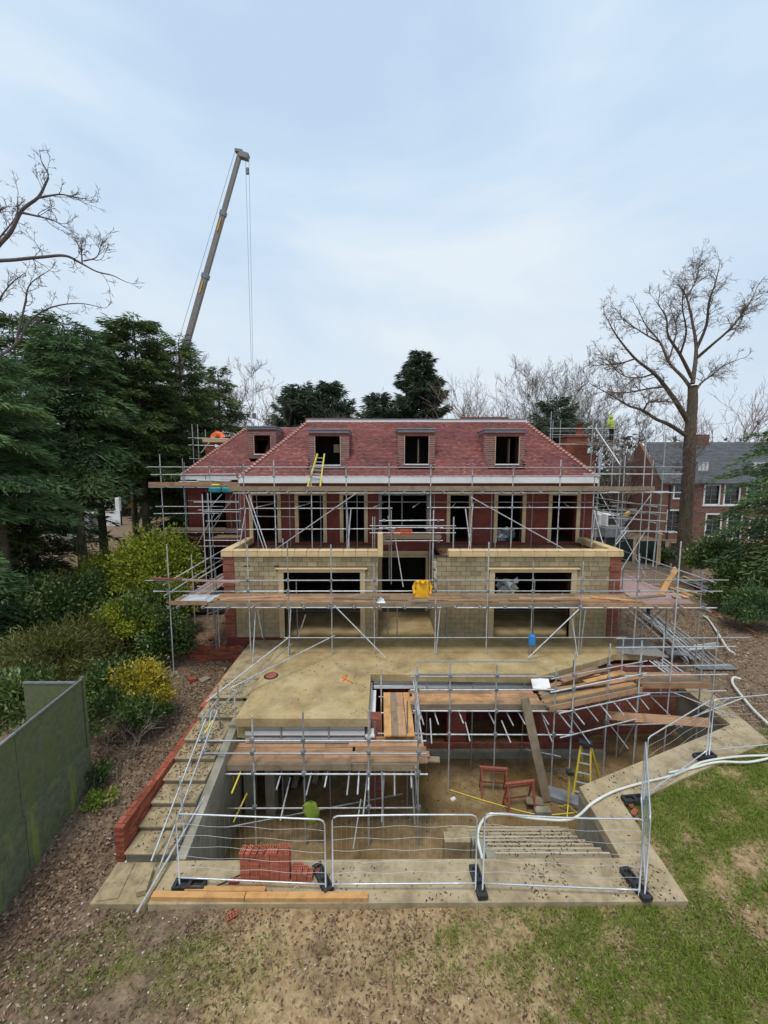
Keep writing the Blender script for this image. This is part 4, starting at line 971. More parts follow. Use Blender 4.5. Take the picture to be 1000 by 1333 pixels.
# --- scaffold at the near left of the pit
s = scaff((-2.2, 11.2, F), 'near left pit scaffold with a board platform under the terrace lip')
PX = [-5.35, -3.9, -2.39, -.46, 1.03]
for i, x in enumerate(PX): std(s, x, 11.08, F if i else G + .5, .68 + random.uniform(-.1, .1), .008)
for x in (-5.25, -3.3, -1.75, -.3, .75): std(s, x, 12.0, F, -.2 if x < .5 else .5, .01, m_steel_dark)
for z in (-.14, -.54): T(s, (-5.5, 11.02, z), (1.25, 11.02, z - .01))
T(s, (-5.75, 11.02, -1.2), (1.3, 11.02, -1.21), 'ledger'); T(s, (-5.3, 11.02, -2.32), (.95, 11.02, -2.30), 'ledger'); T(s, (-5.2, 12.0, -1.2), (.9, 12.0, -1.2), 'ledger'); T(s, (-5.3, 10.5, -2.6), (.6, 12, -2.7), 'ledger', mat=m_steel_dark)
for x in PX:
    for z in (-.14, -.54, -1.2, -2.31): coupler((x, 11.05, z), s)
for i, x in enumerate((-5.05, -4.3, -3.1, -2.2, -1.72, -1.05, -.75, -.45, .3, .8)):
    T(s, (x, 10.35 + random.uniform(0, .35), -1.27 - random.uniform(0, .12)), (x + random.uniform(-.02, .05), 12.1, -1.12), 'transom', mat=m_yellow if i == 1 else None)
T(s, at(294, 1058, 11.3), at(304, 1010, 11.6), 'transom', mat=m_yellow); T(s, at(304, 1070, 10.9), at(322, 1032, 11.4), 'transom', mat=m_yellow)
for (x, y, Y, X2, y2, Y2) in ((545, 1055, 11, 541, 1005, 11), (540, 1072, 10.8, 536, 1003, 11.1), (497, 1070, 10.8, 500, 1005, 11.1), (499, 1075, 10.8, 497, 1005, 11), (473, 1060, 10.9, 478, 1010, 11.5), (460, 1105, 10.4, 470, 1040, 11.2), (365, 1068, 10.8, 378, 1012, 11.6)): T(s, at(x, y, Y), at(X2, y2, Y2), 'hanging_tube')
decking(s, -5.25, -1.0, 11.12, 4, -.96, [m_board], ragged=.04, L=4.3, step=.232); toe(s, -5.25, -.95, 11.09, -1.04, [m_board_grey], .20, 4.3)
decking(s, -.98, 1.35, 11.12, 5, -.92, [m_board, m_board_new, m_board], ragged=.15, step=.232); toe(s, -.95, 1.05, 11.09, -1.03, [m_board_grey], .22)
board('board', (.9, 11.4, -.99), (1.7, 11.35, -1.0), .22, .04, m_board_grey, s)
for i, (x, mt) in enumerate(((.12, m_board_new), (.36, m_board_grey), (.60, m_board), (.86, m_board_new))): board('board', (x, 11.9, -.62), (x - .02, 14.35, -.60), .24, .04, mt, s)
for y in (12.1, 13.2, 14.2): T(s, (-.2, y, -.67), (1.3, y, -.67), 'transom')
T(s, (1.06, 11, .55), (1.1, 14, .6)); T(s, (1.12, 10.9, -.1), (1.1, 14.2, -.05)); T(s, (.95, 11, -1.0), (1.0, 14.2, -.7)); std(s, 1.08, 12.6, F, .7); std(s, -.1, 13.6, F, .75)
# --- scaffold along the middle and right of the pit
s = scaff((5, 13.2, F), 'long pit scaffold whose board platform bends along the terrace edge')
QX = [1.15, 2.29, 3.9, 5.95]
for x in QX: std(s, x, 13.15, F, 1.1 + random.uniform(-.1, .15), .008)
QD = [(6.6, 13.2), (8.2, 13.85), (9.5, 14.15)]
for x, y in QD: std(s, x, y, F, 1.55, .008)
for x, y in ((1.6, 14.1), (3.3, 14.1), (5.2, 14.1), (7.4, 14.9), (8.9, 15.2)): std(s, x, y, F, -.1 if x < 6 else .4, .012, m_steel_dark)
for z in (.72, .24): T(s, (.9, 13.1, z), (6.0, 13.1, z + .01)); T(s, (5.7, 12.95, z), (9.75, 14.15, z + .05)); T(s, (1.2, 14.0, z + .1), (5.6, 14.0, z + .1), mat=m_steel_dark)
T(s, (1.0, 13.1, -.53), (6.4, 13.1, -.54), 'ledger'); T(s, (1.0, 13.1, -1.4), (6.5, 13.1, -1.42), 'ledger'); T(s, (6.0, 12.95, -.53), (9.9, 14.1, -.5), 'ledger'); T(s, (6.1, 12.95, -1.42), (9.8, 14.1, -1.4), 'ledger'); T(s, (1.2, 14.1, -.85), (6, 14.1, -.85), 'ledger', mat=m_steel_dark)
for x in QX:
    for z in (.73, .24, -.53, -1.41): coupler((x, 13.12, z), s)
for x, y in QD:
    for z in (.73, .26, -.53, -1.41): coupler((x, y - .03, z), s)
for i, x in enumerate((1.25, 1.75, 2.6, 3.65, 4.3, 4.7, 5.5)): T(s, (x + .1, 12.75, -.75 - random.uniform(0, .1)), (x - .1, 14.2, -.47), 'transom')
for i in range(7): T(s, (6.25 + i * .55, 12.55 + i * .17, -.78), (5.9 + i * .62, 14.2 + i * .2, -.47), 'transom')
for (x, y, Y, X2, y2, Y2) in ((665, 967, 12.6, 653, 938, 13.2), (612, 965, 12.6, 606, 940, 13.2), (719, 966, 12.6, 705, 930, 13.4), (768, 968, 12.8, 740, 930, 13.5), (818, 975, 13.2, 790, 938, 14.2), (562, 968, 12.8, 560, 935, 13.2), (730, 985, 13.6, 684, 975, 14.2), (740, 1000, 13.3, 700, 1004, 14.5)): T(s, at(x, y, Y), at(X2, y2, Y2), 'brace', mat=m_steel if random.random() < .7 else m_steel_dark)
decking(s, .95, 5.6, 13.18, 4, -.36, [m_board, m_board_new, m_board], ragged=.1, step=.225); toe(s, .95, 6.1, 13.15, -.42, [m_board_grey], .20)
dd = Vector((3.6, 1.12, 0)).normalized(); dn = Vector((-dd.y, dd.x, 0))
for i in range(6):
    p = Vector((5.6 + .1 * i, 13.1, -.34)) + dn * (i * .235)
    board('board', p, p + dd * random.uniform(3.9, 4.4), .23, .04, random.choice([m_board, m_board, m_board_new, m_board_grey]), s)
board('toe_board', Vector((5.7, 13.0, -.40)), Vector((5.7, 13.0, -.40)) + dd * 4.2, .035, .2, m_board, s)
# --- tubes used as a handrail down the side steps
s = scaff((-5.3, 9.5, G), 'sloping tube handrails beside the side steps, down to the lower slab')
for a, b_ in ((on(197, 1121, -1.2), at(268, 936, 11.1)), (on(207, 1131, -1.3), at(283, 925, 11.2)), (on(178, 1188, -1.34), at(283, 1008, 10.7)), (at(268, 914, 12.2), at(377, 829, 16.2)), (at(270, 935, 11.6), at(380, 838, 16.2)), (at(298, 897, 12.8), at(436, 827, 16.2)), (at(262, 940, 11.2), at(285, 908, 12.4))): T(s, a, b_, 'handrail', .026)
std(s, -5.35, 12.2, -.6, .95); std(s, -4.95, 12.5, -.4, .6); std(s, -5.0, 9.1, G, .3); T(s, at(268, 970, 11.2), at(275, 925, 11.8), 'brace'); T(s, at(266, 955, 11.2), at(277, 938, 11.6), 'brace', mat=m_yellow)
# --- scaffolds at the chimneys
s = scaff((13.8, 29.2, 6.8), 'small scaffold platform around the right chimney with a worker standing on it')
z = at(770, 576, 29.2).z
for x, y, z0, zt in ((12.7, 29.2, 7, 11.4), (15.0, 29.2, 7, 11.3), (16.6, 29.2, 6.5, 11.4), (13.0, 31.3, 7, 11.6), (16.8, 31.2, 6.5, 11.6), (12.0, 29.2, 8, 12.0), (14.4, 29.2, 5.5, 8.3)): std(s, x, y, z0, zt)
for zz in (.55, 1.0, -.12): T(s, (11.9, 29.2, z + zz), (17.3, 29.2, z + zz)); T(s, (12.6, 31.3, z + zz), (17.4, 31.3, z + zz), mat=m_steel_dark); T(s, (16.7, 28.7, z + zz), (16.8, 31.7, z + zz))
for y in (29.25, 29.5, 31.1): board('board', (13.9, y, z), (17.0, y, z), .23, .05, m_board, s)
board('board', (16.4, 29.3, z), (16.4, 31.3, z), .23, .05, m_board_grey, s)
T(s, at(775, 557, 28.6), at(808, 606, 26), 'brace', .05); T(s, at(786, 578, 29.2), at(779, 600, 28), 'brace'); T(s, (14.2, 29.2, 7.2), (16.4, 29.2, z), 'brace', mat=m_steel_dark)
s = scaff((-13.2, 28.4, 7), 'narrow scaffold tower of thin tubes beside the left chimney')
for x, y, zt in ((-13.4, 28.4, 11.0), (-13.05, 28.4, 11.0), (-13.3, 30.2, 10.8), (-11.8, 28.4, 9.2), (-11.4, 30.4, 10.6)): std(s, x, y, 6.5, zt)
for zz in (10.05, 9.55, 8.6): T(s, (-13.7, 28.35, zz), (-11.2, 28.5, zz - .05)); T(s, (-13.35, 28, zz), (-13.3, 30.6, zz))
T(s, (-12.9, 28.4, 9.0), (-12.0, 28.9, 10.3), 'brace')
# ------------------------------------------------------------------ boundary fence on the left
fn = thing('boundary_fence', (-8.6, 10.85, -1.4), 'mossy green boundary fence of sheeting over concrete panels', 'fence')
def fpanel(y0, y1):
    x0 = -8.36 - (y0 - 8.1) * .105; x1 = -8.36 - (y1 - 8.1) * .105
    b = MB(); b.add([(x0, y0 + .01, -.22), (x1, y1 - .01, -.22), (x1, y1 - .01, 1.84), (x0, y0 + .01, 1.84), (x0 - .03, y0 + .01, -.22), (x1 - .03, y1 - .01, -.22), (x1 - .03, y1 - .01, 1.84), (x0 - .03, y0 + .01, 1.84)],
                    [(0, 1, 2, 3), (7, 6, 5, 4), (0, 3, 7, 4), (1, 5, 6, 2), (3, 2, 6, 7), (0, 4, 5, 1)]); b.build('upper_panel', m_fence_top, fn)
    b = MB(); b.bar((x0 + .01, y0, 1.86), (x1 + .01, y1, 1.86), .06, .04); b.build('top_rail', m_steel_dark, fn)
    x0 += .05; x1 += .05
    b = MB(); b.add([(x0, y0 + .01, -2.0), (x1, y1 - .01, -2.0), (x1, y1 - .01, -.2), (x0, y0 + .01, -.2), (x0 - .1, y0 + .01, -2.0), (x1 - .1, y1 - .01, -2.0), (x1 - .1, y1 - .01, -.2), (x0 - .1, y0 + .01, -.2)],
                    [(0, 1, 2, 3), (7, 6, 5, 4), (0, 3, 7, 4), (1, 5, 6, 2), (3, 2, 6, 7), (0, 4, 5, 1)]); b.build('lower_panel', m_fence_low, fn)
for y0, y1 in ((4.2, 6.2), (6.2, 8.5), (8.5, 10.85)): fpanel(y0, y1)
MB().box(-8.72, -8.62, 10.86, 10.95, -2, 1.9).build('fence_post', m_fence_top, fn)
f2 = thing('boundary_fence', (-10, 10.9, -1.4), 'short dull green fence return running off behind the mossy fence corner', 'fence')
MB().box(-10.2, -8.73, 10.72, 10.76, -1.6, 1.8).build('upper_panel', m_fence_top, f2); MB().box(-10.2, -8.73, 10.70, 10.78, 1.8, 1.84).build('top_rail', m_steel_dark, f2)

# ------------------------------------------------------------------ mesh barriers with rubber feet
def barrier(p0, p1, zb0, zb1, label, hh=1.78, sag=.0):
    p0, p1 = Vector((*p0, 0)), Vector((*p1, 0)); L = (p1 - p0).length; d = (p1 - p0) / L
    root = thing('mesh_barrier', (p0.x, p0.y, zb0), label, 'barrier', 'mesh barrier panels round the pit')
    def Q(s, h): return p0 + d * s + Vector((0, 0, zb0 + (zb1 - zb0) * s / L + h - sag * math.sin(math.pi * s / L) * (h / hh) * .3))
    r = .12; top = [Q(.03, .02), Q(.03, hh - r), Q(.03 + r * .3, hh - r * .3), Q(.03 + r, hh)] + [Q(L * k / 6, hh) for k in range(1, 6)] + [Q(L - .03 - r, hh), Q(L - .03 - r * .3, hh - r * .3), Q(L - .03, hh - r), Q(L - .03, .02)]
    b = MB(); b.tube(top, .018, 8); b.build('frame_tube', m_barrier, root, True)
    b = MB(); b.tube([Q(L * k / 6, .17) if 0 < k < 6 else Q(.03 if k == 0 else L - .03, .17) for k in range(7)], .018, 8); b.build('bottom_tube', m_barrier, root, True)
    for k in range(1, 6):
        h = .17 + (hh - .17) * k / 6; n = 14
        b = MB(); b.tube([Q(.03 + (L - .06) * i / n, h + .022 * math.sin(i * 1.1 + k * 2 + L) ) for i in range(n + 1)], .004, 4); b.build('wire', m_wire, root)
    b = MB(); n = int(L / .11)
    for i in range(1, n):
        b.tube([Q(i * L / n, .17), Q(i * L / n, hh)], .0011, 3, cap=False)
    b.build('fine_mesh', m_wire, root, kind='stuff')
    return root
B = [(-4.58, 7.98), (-1.2, 7.86), (2.08, 7.84), (5.6, 7.74), (7.12, 10.17), (10.35, 11.93), (13.6, 12.35)]
lb = ['leftmost mesh barrier panel, in front of the brick pile', 'second mesh barrier panel from the left, before the flooded pit', 'mesh barrier panel in front of the pit staircase', 'mesh barrier panel turning back along the right slab edge', 'mesh barrier panel following the slanting slab by the stepladder', 'mesh barrier panel running off the right edge of the photo']
for i in range(6):
    barrier((B[i][0] + .05 * (i > 0), B[i][1]), (B[i + 1][0] - .05 * (i < 3), B[i + 1][1]), G + (.03, .0, .05, 0, .05, .1)[i], G + (0, .05, 0, .05, .1, .1)[i], lb[i], hh=(1.72, 1.80, 1.85, 1.85, 1.9, 1.9)[i], sag=(.0, -.05, .15, 0, 0, 0)[i])
def foot(x, y, rz, label):
    root = thing('barrier_foot', (x, y, G), label, 'barrier foot', 'black rubber barrier feet')
    b = MB(); b.box(-.35, .35, -.11, .11, 0, .05); ob = b.build('base', m_black, root, bevel=.02)
    q = MB(); q.box(-.35, .35, -.11, -.075, .05, .13); q.box(-.35, .35, .075, .11, .05, .13); q.box(-.35, -.28, -.075, .075, .05, .13); q.box(.28, .35, -.075, .075, .05, .13); q.box(-.04, .04, -.075, .075, .05, .13)
    o2 = q.build('rim', m_black, root)
    for o in (ob, o2): o.matrix_parent_inverse = Matrix.Identity(4)
    root.rotation_euler = (0, 0, rz)
for x, y, a, l in ((-4.3, 7.93, 0, 'black rubber foot lying flat under the left end of the leftmost barrier'), (-1.38, 8.08, -1.0, 'slanting black rubber barrier foot beside the loose single brick'), (2.1, 8.0, 1.65, 'black rubber barrier foot below the joint near the pit stair'), (5.58, 7.95, 1.75, 'black rubber barrier foot at the right front corner'), (7.0, 10.25, .1, 'black rubber barrier foot on the slab near the stepladder'), (10.3, 11.95, .15, 'black rubber barrier foot on the slab furthest right')): foot(x, y, a, l)

# ------------------------------------------------------------------ bricks: the stack on the slab, loose ones
def perforated():
    b = MB(); L, W, H = .215, .1025, .065; hx, hy = [-.06, 0, .06], [-.022, .022]; a = .018; c = .014
    xs_ = [-L / 2] + sum([[h - a, h + a] for h in hx], []) + [L / 2]; ys_ = [-W / 2] + sum([[h - c, h + c] for h in hy], []) + [W / 2]
    for i in range(7):
        for j in range(5):
            if i % 2 and j % 2:
                x0, x1, y0, y1 = xs_[i], xs_[i + 1], ys_[j], ys_[j + 1]; z = H / 2; zd = H / 2 - .035
                v = [(x0, y0, z), (x1, y0, z), (x1, y1, z), (x0, y1, z), (x0, y0, zd), (x1, y0, zd), (x1, y1, zd), (x0, y1, zd)]
                b.add(v, [(4, 5, 6, 7), (0, 1, 5, 4), (1, 2, 6, 5), (2, 3, 7, 6), (3, 0, 4, 7)])
    for i in range(7):
        if i % 2 == 0: b.add([(xs_[i], -W / 2, H / 2), (xs_[i + 1], -W / 2, H / 2), (xs_[i + 1], W / 2, H / 2), (xs_[i], W / 2, H / 2)], [(0, 1, 2, 3)])
        else:
            for j in (0, 2, 4): b.add([(xs_[i], ys_[j], H / 2), (xs_[i + 1], ys_[j], H / 2), (xs_[i + 1], ys_[j + 1], H / 2), (xs_[i], ys_[j + 1], H / 2)], [(0, 1, 2, 3)])
    v = [(-L / 2, -W / 2, -H / 2), (L / 2, -W / 2, -H / 2), (L / 2, W / 2, -H / 2), (-L / 2, W / 2, -H / 2), (-L / 2, -W / 2, H / 2), (L / 2, -W / 2, H / 2), (L / 2, W / 2, H / 2), (-L / 2, W / 2, H / 2)]
    b.add(v, [(0, 3, 2, 1), (0, 1, 5, 4), (1, 2, 6, 5), (2, 3, 7, 6), (3, 0, 4, 7)])
    return newmesh('brick', b.v, b.f, m_brickhot)
PERF = perforated()
def lbrick(loc, rz, label, group='bricks of the stack on the slab', rx=0):
    o = bpy.data.objects.new('brick', PERF); o.location = loc; o.rotation_euler = (rx, random.gauss(0, .01), rz); COL.objects.link(o)
    return tag(o, label, 'brick', group)
ORD = ['first', 'second', 'third', 'fourth', 'fifth', 'sixth', 'seventh', 'eighth', 'ninth', 'tenth']
def LB(k, i, j): return 'brick of the neat stack, %s layer from below, %s from the left, %s row' % (ORD[k], ORD[i], ('front', 'back')[j])
for k in range(10):
    z = G + .034 + k * .067
    for i in range(5):
        for j in range(2):
            if k < 9 and j == 1 and i in (1, 2, 3): continue           # heart of the stack is never seen
            lbrick((-3.12 + i * .222 + random.uniform(-.006, .006), 8.12 + j * .112, z), random.gauss(0, .012), LB(k, i, j))
for k in range(4):
    for i in range(4 - (k > 1) - (k > 2)): lbrick((-2.02 + i * .118 - .0 * k, 8.16, G + .034 + k * .067), math.pi / 2 + random.gauss(0, .06), 'brick of the stepped heap right of the brick stack, %s layer, %s from the left' % (ORD[k], ORD[i]), 'bricks of the low stepped heap')
for i, x in enumerate((-3.16, -3.02, -2.88, -2.72)): lbrick((x, 8.12, G + .034 + 10 * .067 + .01), math.pi / 2 - .25 + random.gauss(0, .12), ORD[i] + ' from the left of the bricks laid skew on top of the stack', 'skew bricks on top of the stack')
for i, x in enumerate((-2.6, -2.5)): lbrick((x, 8.2 - .1 * i, G + .034 + 10 * .067), random.gauss(0, .05), ('further', 'nearer')[i == 1] + ' flat brick on the stack top just left of its raised end', 'flat bricks on the stack top')
for k in range(2): lbrick((-2.25, 8.16, G + .034 + (10 + k) * .067), .03, ('lower', 'upper')[k] + ' of two bricks raised at the right end of the stack', None)
lbrick((-3.36, 8.05, G + .034), .05, 'brick on the slab sticking out at the left foot of the stack', None)
lbrick((-1.52, 8.33, G + .034), 1.4, 'single loose brick just behind the slanting barrier foot', None)
lbrick(on(302, 1192, -1.5), .6, 'lone orange brick half sunk in the soil in front', None, .3)
lbrick(on(822, 1048, -1.43) + Vector((0, 0, .03)), .9, 'nearer of two orange bricks by the slab notch on the right', None); lbrick(on(826, 1058, -1.43) + Vector((0, .0, .02)), .7, 'further orange brick by the slab notch on the right', None)

# ------------------------------------------------------------------ timbers, sheets and planks lying about
def plank(a, b_, w, h, mat, label, cat='timber', name='timber', up=(0, 0, 1)):
    o = board(name, a, b_, w, h, mat, None, up); return tag(o, label, cat)
plank((-5.0, 7.72, G + .05), (-3.0, 7.70, G + .05), .13, .10, m_board_new, 'left squared orange timber lying along the front slab edge')
plank((-4.35, 7.84, G + .05), (-2.6, 7.83, G + .05), .1, .10, m_board_new, 'short orange timber lying just behind the left edge timber')
plank((-2.98, 7.70, G + .05), (-.35, 7.70, G + .05), .14, .10, m_board_new, 'long right squared orange timber along the front slab edge')
plank(on(140, 1172, -1.42), on(163, 1126, -1.42), .42, .05, m_step, 'wide pale concrete lintel slab at the foot of the side steps', 'slab', 'concrete_plank')
plank(on(184, 1163, -1.34), on(194, 1133, -1.34), .2, .12, m_step, 'narrow concrete block lying beside the wide lintel slab', 'slab', 'concrete_plank')
plank(at(683, 908, 12.95), on(712, 1045, F) + Vector((0, 0, .05)), .3, .05, m_board_grey, 'long brown plank propped from the pit platform down to the floor', 'plank', 'plank', (0, -1, .3))
plank(at(789, 931, 14.3), at(925, 941, 13.3), .30, .05, m_board, 'thick reddish plank bridging the right end of the pit', 'plank', 'plank', (0, -1, .6))
plank(at(858, 785 - 8, 17.5), at(880, 740, 18.5), .22, .08, m_board_new, 'yellow plank leaning steeply against the walkway rail', 'plank', 'plank', (0, -1, .2))
for i, (a, b_, l) in enumerate((((865, 771), (880, 777), 'long yellowish'), ((868, 768), (893, 777), 'pale yellow'), ((872, 765), (899, 775), 'dirty yellow'))):
    plank(at(a[0], a[1], 19.5), at(b_[0], b_[1], 16.9), .2, .05, m_board_new if i != 1 else m_stone, l + ' timber of three lying on the wet side walkway', 'timber')
for i in range(9):
    a = Vector((5.9 + random.uniform(0, 2.2), 13.7 + random.uniform(0, .6), -.27 + .03 * i)); a.y += (a.x - 5.9) * .3
    plank(a, a + dd * random.uniform(1.4, 2.4) + dn * random.uniform(-.25, .25), .2, .03, random.choice([m_board, m_board_new]), ['loose orange plank', 'loose brown plank', 'short loose plank', 'split loose plank', 'wide loose plank', 'narrow loose plank', 'dusty loose plank', 'tilted loose plank', 'topmost loose plank'][i] + ' heaped on the bending pit platform', 'plank', 'plank')
o = MB().add([(0, 0, 0), (.62, -.12, .02), (.75, .45, .12), (.12, .6, .1), (0, 0, -.02), (.62, -.12, 0), (.75, .45, .1), (.12, .6, .08)], [(0, 1, 2, 3), (7, 6, 5, 4), (0, 4, 5, 1), (1, 5, 6, 2), (2, 6, 7, 3), (3, 7, 4, 0)]).build('insulation_sheet', m_white, label='white insulation sheet lying on the pit platform by the terrace edge', category='sheet')
o.location = at(694, 896, 14.0)
plank(on(833, 843, -.5), on(905, 853, -1.2), .6, .03, m_lead, 'dark grey sheet on the bare soil beside the scaffold tubes', 'sheet', 'sheet')
plank(at(905, 861, 17.6), at(952, 848, 18.6), .5, .03, m_slate, 'grey board lying at the end of the tube stack', 'sheet', 'sheet') if False else None
# stack of spare scaffold tubes on the ground to the right
for i in range(17):
    k = (i * 5) % 9; o0 = Vector((15.3 + k * .13, 24.0 - (i % 5) * .5, -.88 + .07 * (i // 9))); o1 = Vector((14.2 + k * .15 + random.uniform(-.55, .45), 17.6 + random.uniform(-.6, .5), -1.1 + .07 * (i // 9)))
    o = tube('scaffold_tube', o0 + Vector((random.uniform(-.2, .2), 0, 0)), o1, .026); tag(o, 'spare steel tube in the heap lying right of the side walkway', 'steel tube', 'spare tubes heaped on the ground')
for i in range(6):
    tag(tube('scaffold_tube', (14.6 + i * .13, 18.4 + i * .1, -.8), (16.2 + i * .1, 18.6 + .12 * i, -.78), .03), 'short steel tube lying across the end of the tube heap', 'steel tube', 'short tubes across the heap')
for i in range(7):
    tag(tube('scaffold_tube', at(845 + 3 * i, 858 + random.uniform(-2, 4), 15.9), at(880 + 4 * i, 885 + random.uniform(-3, 5), 15.2), .025), 'thin steel tube sliding down behind the lower right scaffold', 'steel tube', 'tubes behind the lower right scaffold')
plank(on(905, 868, -1.35), on(955, 868, -1.35), .5, .03, m_lead, 'slate grey rubber mat at the foot of the tube heap', 'mat', 'mat')

# ------------------------------------------------------------------ hoses and cables
def hose(pts, r, mat, label, cat='hose', n=8):
    b = MB(); b.tube(curvepts(pts, n), r, 8); return b.build('hose' if cat == 'hose' else 'cable', mat, None, True, label=label, category=cat)
z = G + .05
hose([on(1010, 983, z), on(960, 985, z), on(915, 992, z), on(880, 1008, z), on(840, 1018, z), on(800, 1030, z), on(772, 1045, z), at(745, 1066, 10.0), at(700, 1066, 9.9), at(660, 1060, 9.7), at(634, 1063, 9.3), at(622, 1085, 8.7), at(628, 1118, 8.3)], .034, m_hose, 'thick white hose snaking along the slab and over the pit stair')
hose([on(965, 884, -1.3), on(955, 882, -1.3), on(954, 890, -1.3), on(965, 905, -1.3), on(980, 923, -1.3), on(1003, 945, -1.3)], .05, m_hose, 'white hose looped on the bare soil at the right edge')
hose([on(912, 800, -1), on(922, 806, -1), on(935, 825, -1), on(948, 845, -1), on(957, 851, -1)], .05, m_hose, 'white pipe curving over the bare soil beside the tube heap', 'pipe')
hose([on(870, 1006, z), on(900, 1000, z), on(935, 992, z), on(975, 992, z), on(1010, 985, z)], .035, m_hose, 'thin pale hose lying beside the thick hose on the slab')
hose([on(921, 792, -.7), on(990, 827, -1)], .04, m_redpaint, 'thin rusty pole lying on the bank by the right shrubs', 'pole')
hose([on(275, 1157, G + .02), on(310, 1140, G + .02), on(330, 1132, G + .02), on(360, 1140, G + .02)], .012, m_black, 'thin black cable trailing out of the brick pile', 'cable')
hose([on(585, 1028, F + .03), on(640, 1045, F + .03), on(700, 1060, F + .03), on(750, 1058, F + .03)], .018, m_yellow, 'thin yellow cable lying across the muddy pit floor', 'cable')
for i, (px_, py_) in enumerate(((335, 1141), (360, 1138), (368, 1141), (382, 1157))):
    p = on(px_, py_, G + .015); hose([p, p + Vector((.06, .05, 0)), p + Vector((.13, .02, .01))], .01, m_white, ['first', 'second', 'third', 'nearest'][i] + ' curl of white plastic strap in front of the brick stack', 'strap', 3)

# ------------------------------------------------------------------ trestles, stepladder, roof ladder, manhole, small tools
def trestle(cx, cy, w, h, rz, label):
    t = thing('trestle', (cx, cy, F), label, 'trestle'); c, s_ = math.cos(rz), math.sin(rz)
    P = lambda x, y, z: (cx + x * c - y * s_, cy + x * s_ + y * c, F + z)
    b = MB(); b.bar(P(-w / 2 - .06, 0, h), P(w / 2 + .06, 0, h), .09, .07); b.build('top_beam', m_redpaint, t)
    b = MB(); b.bar(P(-w / 2, 0, h - .14), P(w / 2, 0, h - .14), .04, .04); b.build('rail', m_redpaint, t)
    for sx in (-1, 1):
        for sy_ in (-1, 1): b = MB(); b.bar(P(sx * w / 2, sy_ * .02, h - .03), P(sx * w / 2, sy_ * .28, 0), .045, .045); b.build('leg', m_redpaint, t)
        b = MB(); b.bar(P(sx * w / 2, -.2, .28), P(sx * w / 2, .2, .28), .035, .035); b.build('brace', m_redpaint, t)
    b = MB(); b.bar(P(-w / 2, .19, .3), P(w / 2, .19, .3), .035, .035); b.build('rail', m_redpaint, t)
trestle(3.85, 13.0, .85, 1.0, -.1, 'rusty red trestle further back on the pit floor'); trestle(4.55, 12.35, .9, 1.0, .15, 'nearer rusty red trestle on the muddy pit floor')
o = MB().box(-.28, .28, -.16, .16, 0, .05).build('plywood_square', m_board_grey, label='square of pale plywood lying by the nearer trestle', category='board'); o.location = on(695, 1052, F) + Vector((0, 0, .25)); o.rotation_euler = (.05, .05, -.1)
MB().box(5.0, 5.5, 12.0, 12.25, F, F + .24).build('block', m_pitwall, label='pale block supporting the plywood square', category='block')
sl = thing('stepladder', (7.2, 13.2, F), 'open yellow stepladder standing on the pit floor', 'stepladder'); top = Vector((7.0, 12.95, F + 1.95))
for nm, fa, fb, k in (('climbing_side', (6.55, 12.75), (7.05, 12.55), 5), ('prop_side', (7.35, 13.6), (7.9, 13.4), 3)):
    ta, tb = top + Vector((-.14, .02, 0)), top + Vector((.14, -.06, 0)); A, Bp = Vector((*fa, F)), Vector((*fb, F))
    b = MB(); b.bar(ta, A, .05, .07); b.build('stile', m_yellow, sl); b = MB(); b.bar(tb, Bp, .05, .07); b.build('stile', m_yellow, sl)
    for i in range(1, k + 1):
        f_ = i / (k + 1); b = MB(); b.bar(ta.lerp(A, f_), tb.lerp(Bp, f_), .07 if k == 5 else .03, .025); b.build('tread', m_metalgrey, sl)
MB().obox(top + Vector((0, 0, .04)), Vector((.2, -.07, 0)), Vector((.05, .13, 0)), Vector((0, 0, .05))).build('top_cap', m_blackcl, sl)
ls = thing('laser_stand', on(739, 1060, F), 'thin yellow tripod stand with dark head on the pit floor', 'stand'); p = on(739, 1060, F)
b = MB(); b.tube([p + Vector((0, 0, .25)), p + Vector((0, 0, 1.45))], .03, 8); b.build('pole', m_yellow, ls)
for a in (0, 2.1, 4.2): b = MB(); b.bar(p + Vector((0, 0, .35)), p + Vector((.35 * math.cos(a), .35 * math.sin(a), .01)), .03, .03); b.build('leg', m_yellow, ls)
MB().box(p.x - .09, p.x + .09, p.y - .09, p.y + .09, F + 1.45, F + 1.57).build('head', m_black, ls)
o = MB().box(-.6, .6, -.25, .25, 0, .22).build('plastic_trough', m_lead, label='blue grey mixing trough at the foot of the propped plank', category='trough', bevel=.04); o.location = on(735, 1042, F); o.rotation_euler = (0, 0, -.45)
o = MB().box(-.09, .09, -.06, .06, 0, .05).build('tape_box', m_white, label='small white box lying alone on the pit floor', category='box'); o.location = on(590, 1041, F); o.rotation_euler = (0, 0, .6)
mh = thing('manhole_cover', on(353, 880, 0), 'round rusty manhole cover set in the terrace', 'manhole cover'); p = on(353, 880, 0)
b = MB(); b.tube([p + Vector((0, 0, .004)), p + Vector((0, 0, .03))], .21, 20); b.build('lid', m_redpaint, mh); b = MB(); b.tube([p + Vector((0, 0, .002)), p + Vector((0, 0, .015))], .27, 20); b.build('rim', m_black, mh)
for a, b_ in (((445, 881), (460, 889)), ((452, 878), (447, 886))): tag(tube('plastic_pipe', on(*a, .02), on(*b_, .03), .02, m_orange), 'thin orange pipe offcut on the terrace' + (' pointing away' if a[0] > 450 else ' pointing right'), 'pipe')
ld = thing('roof_ladder', at(408, 633, 20.6), 'yellow ladder leaning on the roof below the left front dormer', 'ladder')
la, lb_, ta, tb = at(401, 633, 20.5), at(417, 634, 20.5), at(413.5, 591, 21.5), at(422.5, 591, 21.5)
